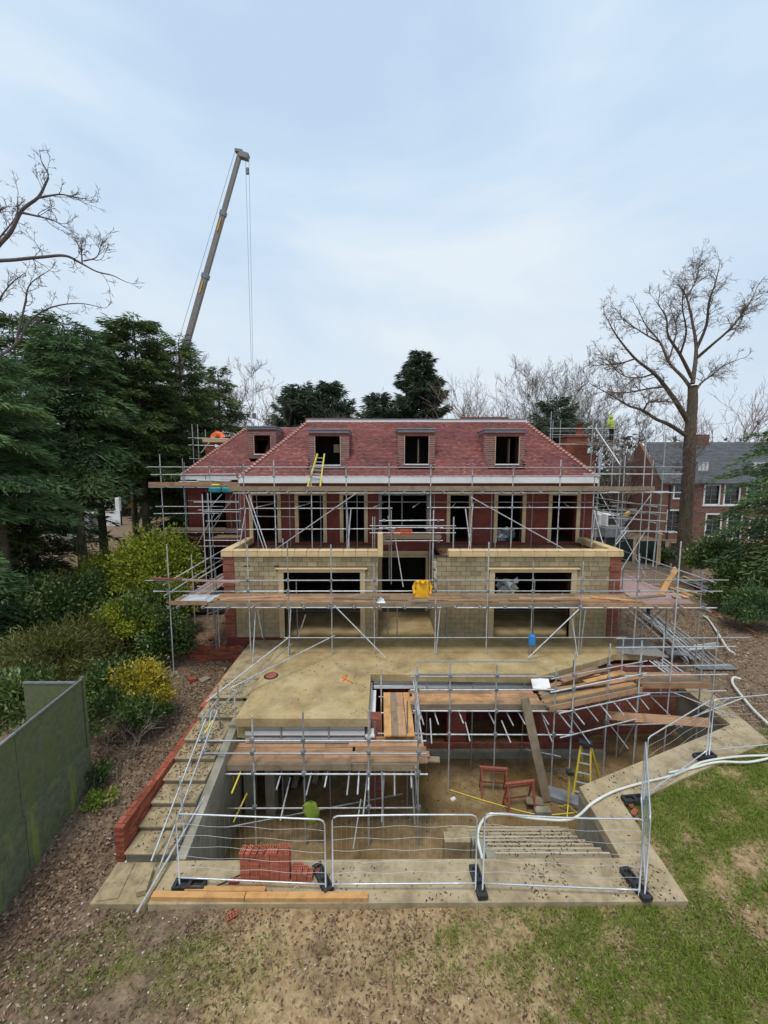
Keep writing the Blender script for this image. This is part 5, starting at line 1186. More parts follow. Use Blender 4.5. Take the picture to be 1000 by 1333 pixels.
for a, b_ in ((la, ta), (lb_, tb)): q = MB(); q.bar(a, b_, .06, .09); q.build('stile', m_yellow, ld)
for i in range(1, 8): q = MB(); q.bar(la.lerp(ta, i / 8), lb_.lerp(tb, i / 8), .04, .04); q.build('rung', m_metalgrey, ld)
MB().bar(la - Vector((.05, 0, 0)), lb_ + Vector((.05, 0, 0)), .08, .06).build('foot_bar', m_white, ld)
cr_ = thing('crate', at(526, 692, 19.0), 'orange plastic crate standing on the centre scaffold landing', 'crate'); p = Vector((.92, 19.2, 4.55))
MB().box(.45, 1.35, 19.0, 19.4, 4.545, 4.60).build('base', m_orange, cr_); MB().box(.45, .8, 18.98, 19.0, 4.6, 4.78).build('front_panel', m_orange, cr_)
for x in (.47, .8, 1.33): MB().box(x - .02, x + .02, 18.98, 19.02, 4.6, 4.95).build('post', m_orange, cr_)
for z in (4.7, 4.82, 4.94): MB().box(.82, 1.35, 18.985, 19.0, z - .02, z + .02).build('slat', m_orange, cr_)
MB().box(.45, 1.35, 19.38, 19.4, 4.6, 4.95).build('back_panel', m_redpaint, cr_)
o = MB().add([(-.75, -.5, 0), (.6, -.5, 0), (.75, .6, .02), (-.65, .6, .03), (-.2, .0, .09), (.3, .1, .07), (-.5, -.45, .05), (.2, -.48, .06)], [(0, 6, 4, 3), (6, 7, 5, 4), (7, 1, 2, 5), (4, 5, 2, 3), (0, 1, 7, 6)]).build('polythene_sheet', m_poly, label='crumpled clear polythene sheet on the left end of the platform', category='sheet'); o.location = (-8.1, 16.9, 2.2)
o = MB().add([(-.22, -.15, 0), (.25, -.15, 0), (.2, .15, 0), (-.2, .12, 0), (0, 0, .28), (.12, .04, .2)], [(0, 1, 5, 4), (1, 2, 5), (2, 3, 4, 5), (3, 0, 4)]).build('plastic_bag', m_poly, label='crumpled pale plastic bag on the platform edge near the middle', category='bag'); o.location = (-.15, 16.4, 2.2)
# insulation foil seen through openings
for i, (p, l) in enumerate(((at(657, 698, 22.5), 'crumpled silver foil lying inside the upper right doorway'), (at(659, 765, 19.0), 'crumpled silver foil inside the right bay window'))):
    b = MB(); gq = [(-.5 + .2 * u_ + random.uniform(-.09, .09), random.uniform(-.22, .22), -.4 + .18 * v_ + random.uniform(-.1, .1)) for v_ in range(6) for u_ in range(6)]
    b.add(gq, [(r_ * 6 + c_, r_ * 6 + c_ + 1, r_ * 6 + c_ + 7, r_ * 6 + c_ + 6) for r_ in range(5) for c_ in range(5)])
    o = b.build('foil_bundle', m_insul, label=l, category='foil'); o.location = p
# teal tarpaulin bundles, white boards, yellow roll on the left eaves platform
for i, (x0, x1) in enumerate(((273, 289), (290, 306))):
    p, q = at(x0, 637, 23.6), at(x1, 637, 23.6); b = MB(); b.box(p.x, q.x, 23.4, 23.75, p.z - .2, p.z + .13); b.build('tarpaulin_bundle', m_teal, label=('left' if i == 0 else 'right') + ' folded teal tarpaulin on the left wing scaffold', category='tarpaulin', bevel=.07)
p = at(280, 632, 23.6); MB().tube([(p.x - .2, 23.6, p.z + .02), (p.x + .3, 23.6, p.z + .02)], .07, 8).build('yellow_roll', m_yellow, None, True, label='yellow roll lying on the left teal tarpaulin', category='roll')
for i, (x0, x1, y) in enumerate(((235, 275, 627), (258, 300, 625), (280, 306, 629))):
    plank(at(x0, y, 24.3), at(x1, y + 1, 24.5), .5, .07, m_white if i < 2 else m_stone, ['long white board on the left wing platform nearest its end', 'white board in the middle of the left wing platform', 'cream board beside the tarpaulins on the left wing platform'][i], 'board', 'board')
o = MB().tube([(0, 0, 0), (.1, 0, .18), (.35, 0, .32), (.6, 0, .25), (.75, 0, 0)], .2, 8).build('orange_sheet', m_orange, None, True, label='bright orange plastic sheet bundled on top of the left chimney', category='sheet'); o.location = (-12.4, 29.3, 10.1)
o = MB().tube([(0, 0, 0), (.02, 0, .3), (0, 0, .45)], .13, 8, .1).build('white_pot', m_white, None, True, label='small white pot on the post beside the left chimney', category='pot'); o.location = (-11.8, 28.4, 9.15)
o = MB().box(.0, .28, 0, .2, 0, .5).build('blue_bag', m_blue, label='blue bag hanging from a scaffold tube over the terrace', category='bag', bevel=.06); o.location = at(689, 842, 16.1)

# ------------------------------------------------------------------ jackets hung on the scaffold
def jacket(loc, w, h, mat, label, name='hanging_jacket', stripe=False, hood=True):
    j = thing(name, loc, label, 'jacket'); x, y, z = loc; b = MB(); n = 12
    rows = [(0, .10, .05), (-.06, .42, .10), (-.22, .5, .13), (-.5, .46, .16), (-.8, .52, .18), (-1.0, .5, .14)]
    if name == 'hanging_vest': rows = [(.04, .10, .04), (-.03, .30, .07), (-.16, .45, .09), (-.38, .52, .12), (-.62, .46, .13), (-.86, .36, .10), (-1.0, .16, .05)]
    for t, hw, hd in rows:
        for k in range(n):
            a = 2 * math.pi * k / n; f_ = 1 + (.28 if name == 'hanging_vest' else .18) * math.sin(3 * a + t * 9)
            b.v.append((x + math.cos(a) * hw * w * f_, y + math.sin(a) * hd * w * f_, z + t * h + (.03 * math.sin(5 * a) if t == -1 else 0)))
    for i in range(len(rows) - 1):
        for k in range(n): b.f.append((i * n + k, i * n + (k + 1) % n, (i + 1) * n + (k + 1) % n, (i + 1) * n + k))
    b.f.append(tuple(range(n))); b.build('body', mat, j, True)
    for sg in ((-1, 1) if name != 'hanging_vest' else ()):
        b = MB(); b.tube([(x + sg * .4 * w, y, z - .1 * h), (x + sg * .58 * w, y - .04, z - .4 * h), (x + sg * .55 * w, y - .06, z - .75 * h)], .13 * w, 8, .1 * w); b.build('sleeve', mat, j, True)
    if hood: b = MB(); b.tube([(x - .2 * w, y - .12 * w, z - .02 * h), (x, y - .22 * w, z - .16 * h), (x + .2 * w, y - .12 * w, z - .02 * h)], .12 * w, 8); b.build('hood', mat, j, True)
    if stripe:
        for t in (-.38, -.68): b = MB(); b.tube([(x - .5 * w, y - .02, z + t * h), (x - .3 * w, y - .17 * w, z + t * h), (x, y - .215 * w, z + t * h + .01), (x + .3 * w, y - .17 * w, z + t * h), (x + .5 * w, y - .02, z + t * h)], .02, 6); b.build('tape', m_reflect, j)
jacket(tuple(at(550, 755, 16.15)), .62, .72, m_orangecl, 'amber waterproof jacket hung on the platform guard rail')
jacket(tuple(at(405, 1044, 10.9)), .44, .72, m_vest, 'lime hi-vis vest hung on a pit scaffold tube', 'hanging_vest', False, False)

# ------------------------------------------------------------------ people
def skin_body(name, joints, edges, mat, parent, root=0):
    me = bpy.data.meshes.new(name); me.from_pydata([j[0] for j in joints], edges, []); me.materials.append(mat); me.update()
    o = bpy.data.objects.new(name, me); link(o, parent)
    sk = o.modifiers.new('skin', 'SKIN'); sk.use_smooth_shade = True; o.modifiers.new('sub', 'SUBSURF').levels = 1
    lay = me.skin_vertices[0].data
    for i, j in enumerate(joints): lay[i].radius = (j[1], j[1] * (j[2] if len(j) > 2 else 1))
    lay[root].use_root = True
    dg = bpy.context.evaluated_depsgraph_get(); ev = bpy.data.meshes.new_from_object(o.evaluated_get(dg))
    o.modifiers.clear(); o.data = ev
    if not ev.materials: ev.materials.append(mat)
    return o
def person(loc, rz, label, bend=0.0, helmet=None, arms='fold', crouch=False):
    p = thing('person', loc, label, 'person'); c, s_ = math.cos(rz), math.sin(rz); x0, y0, z0 = loc
    def W(x, y, z): return (x0 + x * c - y * s_, y0 + x * s_ + y * c, z0 + z)
    hip = .92 if not crouch else .5
    def up(x, y, dz):            # point on the torso, bent forward (+y is forward)
        return W(x, y + math.sin(bend) * dz, hip + math.cos(bend) * dz)
    kn = (.16, .03, hip * .54) if not crouch else (.2, .38, .42)
    hand = (.2, .33, .12) if arms == 'fold' else (.28, .5, .05)
    el = (.32, .02, .2)
    J = [(up(0, 0, 0), .13, .8), (up(0, 0, .3), .13, .75), (up(0, 0, .5), .12, .8), (up(0, .01, .58), .055), (up(0, .03, .66), .085, 1.15), (up(0, .04, .78), .08, 1.1)]
    E_ = [(0, 1), (1, 2), (2, 3), (3, 4), (4, 5)]
    for sg in (-1, 1):
        k = len(J)
        J += [(W(sg * .1, 0, hip - .06), .095), (W(sg * kn[0] * .8, kn[1], kn[2]), .062), (W(sg * .13, -.02 if not crouch else .0, .09), .045), (W(sg * .15, .13, .04), .04)]
        E_ += [(0, k), (k, k + 1), (k + 1, k + 2), (k + 2, k + 3)]
        k = len(J)
        J += [(up(sg * .19, 0, .5), .065), (up(sg * el[0] * .95, el[1], el[2] + .02), .045), (up(sg * hand[0], hand[1], hand[2] + .1), .033)]
        E_ += [(2, k), (k, k + 1), (k + 1, k + 2)]
        h0 = len(J) - 1
        for f_ in range(4):
            J.append((up(sg * (hand[0] - .03 + .02 * f_), hand[1] + .1, hand[2] + .08 - .012 * f_), .010)); E_.append((h0, len(J) - 1))
        J.append((up(sg * (hand[0] - .05), hand[1] + .05, hand[2] + .12), .011)); E_.append((h0, len(J) - 1))
    skin_body('body', J, E_, m_skin, p)
    jj = [(up(0, 0, -.06), .19, .85), (up(0, 0, .2), .185, .8), (up(0, 0, .46), .175, .8), (up(0, 0, .56), .09)]; ee = [(0, 1), (1, 2), (2, 3)]
    for sg in (-1, 1):
        k = len(jj); jj += [(up(sg * .2, 0, .48), .095), (up(sg * el[0], el[1], el[2] + .02), .075), (up(sg * (hand[0] + .01), hand[1] - .06, hand[2] + .09), .055)]; ee += [(2, k), (k, k + 1), (k + 1, k + 2)]
    skin_body('jacket', jj, ee, m_hivis, p)
    for dz in (.08, .3):
        b = MB(); b.tube([up(.205 * math.cos(a), .17 * math.sin(a), dz) for a in np.linspace(0, 6.283, 17)], .018, 5); b.build('reflective_band', m_reflect, p)
    tj = [(W(0, 0, hip - .02), .16, .85)]; te = []
    for sg in (-1, 1):
        k = len(tj); tj += [(W(sg * .1, 0, hip - .1), .115), (W(sg * kn[0] * .8, kn[1], kn[2]), .085), (W(sg * .13, -.02, .12), .07)]; te += [(0, k), (k, k + 1), (k + 1, k + 2)]
    skin_body('trousers', tj, te, m_blackcl, p)
    for sg in (-1, 1): b = MB(); b.tube([W(sg * .13, -.07, .05), W(sg * .14, .05, .05), W(sg * .15, .17, .035)], .055, 8, .045); b.build('boot', m_black, p, True)
    hc = up(0, .04, .76)
    if helmet is not None:
        b = MB(); b.tube([(hc[0], hc[1], hc[2] - .04), (hc[0], hc[1], hc[2] + .05), (hc[0], hc[1], hc[2] + .12), (hc[0], hc[1], hc[2] + .145)], .135, 12); 
        n = 12
        for i, rr in enumerate((1.1, 1.0, .75, .2)):
            for k in range(n):
                v = b.v[i * n + k]; b.v[i * n + k] = (hc[0] + (v[0] - hc[0]) * rr, hc[1] + (v[1] - hc[1]) * rr, v[2])
        b.build('hood' if helmet is m_hivis else 'helmet', helmet, p, True)
    for sg in (-1, 1): b = MB(); e_ = up(sg * .035, .115, .70); b.tube([e_, (e_[0], e_[1], e_[2] + .012)], .01, 6); b.build('eye', m_black, p)
    b = MB(); b.tube([up(0, .11, .70), up(0, .145, .665), up(0, .12, .655)], .014, 6); b.build('nose', m_skin, p)
    b = MB(); b.tube([up(-.03, .118, .625), up(.03, .118, .625)], .007, 5); b.build('mouth', m_redpaint, p); return p
zc = at(770, 576, 29.2).z
person((16.75, 29.75, zc + .03), .35, 'worker in hooded yellow hi-vis jacket standing on the chimney scaffold', .18, m_hivis).scale = (1.15, 1.15, 1.12)
person((16.0, 23.4, -1.05), 1.2, 'worker in yellow hi-vis jacket bending behind the side walkway on the right', .7, m_hivis, 'reach')
# ------------------------------------------------------------------ vegetation builders
def rot_about(v, ax, a): return Quaternion(ax, a) @ v
def rand_perp(d):
    q = Vector((random.gauss(0, 1), random.gauss(0, 1), random.gauss(0, 1))); p = d.cross(q)
    return p.normalized() if p.length > 1e-4 else Vector((1, 0, 0))
MINR = [.006]
def sprout(mb, p, d, L, r, depth, spread=.75, upw=.12, kids=(5, 5, 5), wig=.22, sides=(5, 4, 3, 3)):
    """one bare branch with its twigs"""
    n = 5 if depth > 0 else 3; pts = [p.copy()]; dd = d.normalized(); dirs = [dd.copy()]
    for i in range(n):
        dd = (dd + Vector([random.gauss(0, wig) for _ in range(3)]) + Vector((0, 0, upw))).normalized()
        pts.append(pts[-1] + dd * (L / n)); dirs.append(dd.copy())
    mb.tube(pts, max(r, MINR[0]), sides[min(3, 3 - depth)], max(r * .3, MINR[0] * .7), cap=False)
    if depth > 0:
        k = kids[3 - depth] if 3 - depth < len(kids) else kids[-1]
        for j in range(k):
            t = random.uniform(.25, 1.0) * n; i = min(n - 1, int(t)); q = pts[i].lerp(pts[i + 1], t - i)
            nd = rot_about(dirs[i + 1], rand_perp(dirs[i + 1]), random.uniform(.45, 1.0) * spread)
            sprout(mb, q, nd, L * random.uniform(.36, .6), max(r * .5, .008), depth - 1, spread, upw, kids, wig, sides)
def limb_tree(root, limbs, mat, twmat, kids=11, L1=2.4, r1=.05, depth=2, spread=.9, upw=.1, tk=(6, 6, 5), sides=7):
    """limbs: list of (points, r0, r1); each limb is a part, all fine twigs form the crown"""
    cr = MB()
    for pts, r0, r_1 in limbs:
        pp = curvepts(pts, 5); b = MB(); b.tube(pp, r0, sides, r_1); b.build('limb', mat, root, True)
        m = len(pp)
        for j in range(kids):
            i = int(random.uniform(.3, .98) * (m - 1)); d = (pp[min(i + 1, m - 1)] - pp[max(i - 1, 0)]).normalized(); f = i / (m - 1)
            sprout(cr, pp[i], rot_about(d, rand_perp(d), random.uniform(.35, 1.0) * spread), L1 * random.uniform(.6, 1.2) * (1.15 - .5 * f), r1 * (1.2 - .6 * f), depth, spread, upw, tk[3 - depth:] if False else tk)
        sprout(cr, pp[-1], (pp[-1] - pp[-2]), L1 * .8, r_1, depth, spread, upw, tk)
    return cr.build('crown', twmat, root)
def bare_tree(loc, H, label, mat=None, spread=.7, r=.2, stems=1, kids=(8, 8, 7), fork=.25, group=None, n0=9, depth=3):
    t = thing('bare_tree', loc, label, 'tree', group); mat = mat or m_twig; p = Vector(loc); cr = MB()
    for s_ in range(stems):
        d = Vector((random.gauss(0, .12 * stems), random.gauss(0, .12 * stems), 1)).normalized(); pts = [p + Vector((random.gauss(0, .3 * (stems - 1)), random.gauss(0, .3 * (stems - 1)), 0))]
        for i in range(7): d = (d + Vector((random.gauss(0, .09), random.gauss(0, .09), .1))).normalized(); pts.append(pts[-1] + d * H * .8 / 7)
        b = MB(); b.tube(pts, r, 6, r * .2); b.build('trunk', mat, t, True)
        for j in range(n0):
            f = random.uniform(fork, 1); i = min(6, int(f * 7)); q = pts[i].lerp(pts[i + 1], f * 7 - i)
            nd = rot_about((pts[i + 1] - pts[i]).normalized(), rand_perp(d), random.uniform(.5, 1.05) * spread + .1)
            sprout(cr, q, nd, H * random.uniform(.26, .42) * (1.25 - .6 * f), r * .42 * (1.2 - .7 * f), depth, spread, .13, kids)
    cr.build('crown', mat, t); return t
def conifer(loc, H, Rm, mat, label, group=None, droop=.25, L=.38, W=.085, per=11, gap=.34, whorl=5, base=.06, taper=.75, name='conifer_tree', lean=(0, 0), stepd=.22, quiet=0.0):
    t = thing(name, loc, label, 'tree', group); p = Vector(loc)
    b = MB(); b.tube([p + Vector((lean[0] * f, lean[1] * f, H * f * .98)) for f in (0, .3, .6, 1)], .018 * H + .03, 7, .03); b.build('trunk', m_bark, t, True)
    C_, D_, Rn = [], [], []; wood = MB(); h = base * H
    while h < H * .995:
        f = h / H; bl = Rm * min(1, (1 - f) ** taper * 1.05 + .03) * (1 if f > .12 else .75)
        for k in range(whorl):
            a = random.uniform(0, 6.283); Lb = bl * random.uniform(.55, 1.15)
            if random.random() < quiet: continue
            dx = Vector((math.cos(a), math.sin(a), 0)); q = p + Vector((lean[0] * f, lean[1] * f, h + random.uniform(-.15, .15)))
            n = max(2, int(Lb / stepd)); rb = random.gauss(.42, .17); up0 = random.uniform(.05, .35) + .5 * f
            pts = []
            for i in range(n + 1):
                s = i / n; pts.append(q + dx * (Lb * s) + Vector((0, 0, Lb * (up0 * s - (droop + .35) * s * s))))
            if Lb > .8: wood.tube([pts[0], pts[n // 2], pts[-1]], .012 + .012 * Lb, 3, .006, cap=False)
            for i in range(1, n + 1):
                s = i / n; sd = Vector((-dx.y, dx.x, 0)); wd = Lb * .30 * (1 - .65 * s) + .12
                m = per if s > .2 else per // 3
                for _ in range(m):
                    w = random.uniform(-1, 1)
                    C_.append(pts[i] + sd * (w * wd) + Vector((random.gauss(0, .05), random.gauss(0, .05), random.gauss(0, .07) - abs(w) * wd * .22)))
                    D_.append(dx * random.uniform(.5, 1.2) + sd * (w * 1.1 + random.gauss(0, .35)) + Vector((0, 0, random.gauss(-.28, .3)))); Rn.append(rb + random.gauss(0, .15))
        h += gap * random.uniform(.7, 1.3)
    n = len(C_); wood.build('branches', m_twig, t, kind='stuff')
    quads('crown', np.array([tuple(c) for c in C_]), np.array([tuple(d) for d in D_]), RNG.uniform(.6, 1.25, n) * L, RNG.uniform(.6, 1.3, n) * W, mat, t, np.array(Rn)); return t
def shrub(name, loc, rad, n, L, W, mat, label, clumps=26, stems=10, cat='shrub', upd=.5, group=None, hollow=.35, sig=.17):
    t = thing(name, loc, label, cat, group); p = np.array(loc, float); rad = np.array(rad, float)
    cc = RNG.normal(size=(clumps, 3)); cc /= np.linalg.norm(cc, axis=1, keepdims=True); cc[:, 2] = np.abs(cc[:, 2]) * 1.0
    cc = cc * (RNG.uniform(hollow, 1, (clumps, 1)) ** .6) * rad + p
    wgt = RNG.integers(0, clumps, n); c = cc[wgt] + RNG.normal(size=(n, 3)) * rad * sig
    c[:, 2] = np.maximum(c[:, 2], p[2] + .03)
    d = (c - p) / rad; d[:, 2] += upd; d += RNG.normal(size=(n, 3)) * .9
    tone = RNG.normal(.42, .16, clumps)[wgt] + RNG.normal(0, .17, n)
    b = MB()
    for k in range(stems):
        e_ = Vector(cc[k % clumps]); q = Vector(loc); b.tube([q + Vector((random.gauss(0, .1), random.gauss(0, .1), 0)), q.lerp(e_, .5) + Vector([random.gauss(0, .08) for _ in range(3)]), e_], .025, 4, .008, cap=False)
    b.build('stems', m_twig, t, kind='stuff')
    quads('foliage', c, d, RNG.uniform(.6, 1.3, n) * L, RNG.uniform(.7, 1.3, n) * W, mat, t, tone); return t
def gz_(x, y): return float(height(np.array([x]), np.array([y]))[0])

# ------------------------------------------------------------------ conifers on the left
CG = 'dark conifers along the left boundary'
conifer((-19.4, 18.5, -.8), 14.6, 5.0, m_con_blue, 'huge drooping cedar at the left edge, nearest of the conifers', CG, .14, .42, .06, 24, .34, 8, .42, .36)
conifer((-23.2, 26.0, -.2), 17.6, 4.8, m_con, 'tall dark conifer at the far left behind the drooping cedar', CG, .2, .5, .075, 12, .40, 6, .06, .42)
conifer((-19.2, 25.0, -.3), 17.0, 4.6, m_con_blue, 'broad dark conifer standing left of the white wall post', CG, .28, .46, .065, 17, .38, 7, .44, .33)
conifer((-17.4, 29.0, 0), 18.1, 4.2, m_con, 'tall dense conifer right behind the yellow green bushes', CG, .1, .5, .07, 16, .36, 8, .40, .34)
conifer((-15.6, 31.5, 0), 17.8, 3.8, m_con, 'slim conifer with a visible pale trunk behind the left scaffold', CG, .05, .5, .07, 12, .38, 6, .22, .45)
conifer((-14.3, 35.5, 0), 16.6, 4.0, m_con, 'shorter conifer tapering down behind the left chimney', CG, .1, .5, .07, 12, .40, 6, .06, .55)
conifer((-21.0, 21.8, -.5), 13.5, 4.0, m_con_blue, 'lower spreading cedar filling the gap beside the nearest cedar', CG, .4, .42, .06, 17, .38, 6, .42, .4)
conifer((-25.6, 22.5, -.3), 17.0, 4.6, m_con, 'conifer half cut off by the left edge of the photo', CG, .2, .5, .075, 11, .42, 6, .06, .4)
conifer((-22.6, 36.0, 0), 17.0, 4.6, m_con, 'dark conifer in the back row beyond the white trailer', CG, .1, .55, .1, 10, .42, 6, .40, .36)
conifer((-21.0, 29.5, 0), 17.4, 4.4, m_con, 'dense conifer between the two tallest ones on the left', CG, .15, .5, .075, 13, .40, 7, .40, .34)
conifer((-17.5, 37.5, 0), 14.5, 4.2, m_con, 'dark conifer in the back row beyond the left wing', CG, .1, .55, .1, 10, .42, 6, .02, .42)
conifer((-16.7, 15.4, -1.0), 6.2, 2.7, m_con_blue, 'low young cedar beside the left edge, above the fence return', CG, .35, .36, .08, 11, .3, 6, .05, .5)
# ------------------------------------------------------------------ shrubs on the left bank
SG = 'shrubs on the left bank'
def bush(px_, py_, Y, rx, rz, n, L, W, mat, label, ry=None, **k):
    c = at(px_, py_, Y); return shrub('garden_shrub', (c.x, Y, c.z - rz * .55), (rx, ry or rx * .8, rz), n, L, W, mat, label, group=SG, **k)
bush(203, 728, 21.5, 2.1, 2.5, 20000, .18, .10, m_yelleaf, 'bright lime green bush touching the left scaffold', clumps=60)
bush(148, 746, 22.5, 2.2, 1.9, 16000, .17, .085, m_yelleaf, 'yellow flecked bush left of the bright lime one', clumps=60)
bush(95, 765, 19.5, 1.5, 1.4, 7000, .17, .085, m_laurel, 'mid green laurel between the cedar and the yellow flecked bush', clumps=36)
bush(222, 775, 19.5, 1.0, 1.5, 6000, .15, .085, m_yelleaf, 'narrow lime bush standing against the left scaffold leg', clumps=30)
bush(165, 800, 17.5, 1.2, 1.2, 7000, .15, .075, m_yelleaf, 'half hidden lime bush between the laurel and the brown scrub', clumps=30)
bush(110, 760, 21.0, 1.90, 1.90, 7500, .2, .05, m_oliveleaf, 'olive scrubby bush in the middle of the bank', clumps=40, stems=24)
bush(185, 795, 18.5, 1.68, 2.13, 12750, .17, .085, m_laurel, 'dark glossy laurel below the lime green bush', clumps=40)
bush(45, 790, 18.0, 2.35, 2.13, 12750, .18, .085, m_laurel, 'grey green laurel at the left below the cedar', clumps=40)
bush(215, 820, 17.5, 1.12, 1.68, 6300, .15, .08, m_laurel, 'laurel bush beside the lone scaffold leg', clumps=26)
bush(120, 830, 17.0, 1.79, 1.79, 7500, .24, .035, m_oliveleaf, 'tangled brownish scrub under the laurel', clumps=40, stems=30)
bush(60, 850, 14.5, 1.90, 1.46, 8250, .24, .035, m_oliveleaf, 'long stemmed olive scrub behind the fence return', clumps=30, stems=40)
bush(160, 880, 13.8, 1.23, 1.23, 7800, .13, .06, m_laurel, 'low dark bush under the golden spray', clumps=30)
bush(184, 884, 13.5, 1.0, 1.3, 6500, .11, .06, m_goldleaf, 'golden leaved spray leaning over the bare bank', clumps=28)
bush(150, 920, 12.4, 1.01, 0.90, 4500, .14, .05, m_laurel, 'low green bush behind the fence corner', clumps=22, stems=18)
bush(195, 925, 12.9, 0.67, 0.67, 2100, .12, .05, m_laurel, 'small sparse bush on the bare bank edge', clumps=14, stems=14)
bush(25, 905, 11.8, 1.34, 1.23, 5250, .16, .07, m_laurel, 'dark laurel hidden inside the fence corner', clumps=24)
bush(135, 1040, 10.2, 0.45, 0.31, 630, .1, .06, m_grass, 'clump of green nettles at the foot of the fence corner', clumps=9, stems=6)
bush(125, 1000, 10.9, 0.39, 0.56, 750, .1, .05, m_laurel, 'thin ivy clump climbing the fence corner', clumps=9, stems=6)
for i in range(7):                                        # bare arching stems
    p = Vector((-8.1 + random.uniform(-.4, .9), 11.3 + random.uniform(-.3, .9), -1.4)); b = MB()
    sprout(b, p, Vector((random.uniform(-.5, .9), random.uniform(-.3, .2), 1)), random.uniform(1.0, 1.8), .014, 2, .8, -.02, (4, 3), .2)
    t = b.build('bare_sapling', m_twig_pale, label=['arching bare stem', 'forked bare stem', 'short bare stem', 'leaning bare stem', 'thin bare stem', 'tall bare stem', 'twisted bare stem'][i] + ' growing from the litter beside the fence corner', category='plant', group='bare stems by the fence corner')
# ------------------------------------------------------------------ bare branches of the tree beyond the left edge
lt = thing('bare_tree', (-20.0, 17.5, -1), 'leafless tree at the top left whose crooked branches reach in over the cedars', 'tree')
def A(x, y, Y=17.5): return at(x * .34, 180 + y * .34, Y)
LL = [([A(-260, 900, 17.5), A(-120, 600, 17.4), A(-20, 430), A(40, 360), A(85, 275), A(145, 228), A(172, 180), A(185, 140), A(160, 90)], .17, .03), ([A(85, 285), A(130, 295), A(205, 315), A(265, 352)], .08, .015), ([A(145, 228), A(190, 220), A(235, 215), A(285, 225), A(330, 232)], .07, .015),
      ([A(-200, 560, 17.2), A(-60, 480, 17.2), A(60, 465, 17.1), A(160, 455, 17.0), A(250, 450, 16.9), A(310, 478), A(370, 510), A(430, 525), A(472, 545)], .13, .02), ([A(315, 480), A(310, 430), A(285, 385)], .05, .012), ([A(320, 470), A(370, 455), A(390, 405)], .05, .012),
      ([A(-100, 900, 18), A(60, 790, 18.5), A(110, 705, 18.5), A(190, 650, 18.5), A(300, 632, 18.4), A(400, 650, 18.4)], .10, .015), ([A(60, 790, 18.5), A(95, 640, 18.6), A(115, 560, 18.6), A(190, 505, 18.6)], .08, .015), ([A(-40, 800, 18), A(-10, 640, 18.3), A(40, 560, 18.3), A(90, 520, 18.4)], .08, .015), ([A(-60, 470), A(-20, 330), A(0, 260), A(-30, 180)], .09, .02), ([A(-20, 430), A(0, 380, 17.8), A(60, 300, 18), A(70, 210, 18.2)], .07, .015)]
LL = [(a, r * .62, q * .7) for a, r, q in LL]
limb_tree(lt, LL, m_twig_grey, m_twig_grey, 8, .8, .018, 2, 1.0, .05, (3, 4, 3), 6)
b = MB(); b.tube([(-21.5, 17.5, -1), (-21.2, 17.5, 8), tuple(A(-260, 900))], .4, 10, .2); b.build('trunk', m_bark, lt, True)
# ------------------------------------------------------------------ big leafless oak on the right
ok_ = thing('bare_tree', (25.0, 32, -.6), 'tall leafless oak towering beside the neighbouring house', 'tree')
OY = 32.0
def O(x, y, dy=0): return at(740 + x * .26, 320 + y * .26, OY + dy)
tp = [at(890, 748, OY), at(891, 700, OY), at(895, 640, OY), at(898, 580, OY), O(612, 900), O(622, 780), O(622, 700)]
b = MB(); b.tube(curvepts(tp, 4), .52, 14, .31); tr = b.build('trunk', m_oakbark, ok_, True)
LO = [([O(600, 880), O(545, 790, -.5), O(485, 705, -1), O(430, 640, -1.4), O(335, 565, -1.8), O(245, 455, -2.4), O(190, 360, -2.6)], .30, .03), ([O(590, 950), O(505, 895, -.8), O(440, 868, -1.5), O(375, 825, -2), O(300, 800, -2.5), O(225, 755, -3), O(110, 690, -3.2)], .24, .03),
      ([O(375, 825, -2), O(410, 780, -2.4), O(500, 780, -2)], .10, .04), ([O(485, 705, -1), O(400, 715, -2), O(290, 735, -2.6), O(180, 730, -3)], .12, .03), ([O(335, 565, -1.8), O(250, 590, -2.4), O(120, 600, -3)], .10, .02), ([O(430, 640, -1.4), O(350, 660, .2), O(260, 640, .8), O(150, 520, 1.2)], .11, .02),
      ([O(618, 720), O(575, 660, .6), O(505, 585, 1.2), O(460, 485, 1.6), O(390, 400, 2), O(345, 310, 2.2)], .22, .03), ([O(618, 660), O(560, 545, -.6), O(500, 450, -1), O(490, 360, -1.2), O(440, 280, -1.4)], .20, .03), ([O(460, 485, 1.6), O(380, 440, 2.4), O(280, 370, 3), O(220, 290, 3.2)], .10, .02),
      ([O(622, 690), O(640, 520, .5), O(622, 390, .9), O(592, 260, 1.2), O(545, 190, 1.4)], .24, .03), ([O(640, 520, .5), O(690, 400, .1), O(705, 280, -.3), O(735, 190, -.6), O(755, 105, -.8)], .18, .03), ([O(645, 560, .4), O(720, 495, -.6), O(800, 425, -1.2), O(875, 335, -1.8), O(935, 235, -2)], .18, .03),
      ([O(630, 745), O(662, 690, .8), O(720, 645, 1.6), O(780, 600, 2), O(850, 570, 2.2)], .15, .03), ([O(592, 260, 1.2), O(640, 170, 1.6), O(655, 80, 1.8)], .1, .02), ([O(800, 425, -1.2), O(850, 400, .2), O(900, 300, .6)], .09, .02), ([O(560, 545, -.6), O(590, 430, -2), O(570, 300, -3), O(590, 180, -3.4)], .12, .02), ([O(500, 585, 1.2), O(540, 420, 3), O(500, 280, 3.6)], .11, .02)]
LO = [(a, r * .68, q * .75) for a, r, q in LO]
MINR[0] = .009
limb_tree(ok_, LO, m_oakbark, m_twig, 18, 1.45, .032, 2, 1.1, .01, (5, 5, 4), 8)
MINR[0] = .006
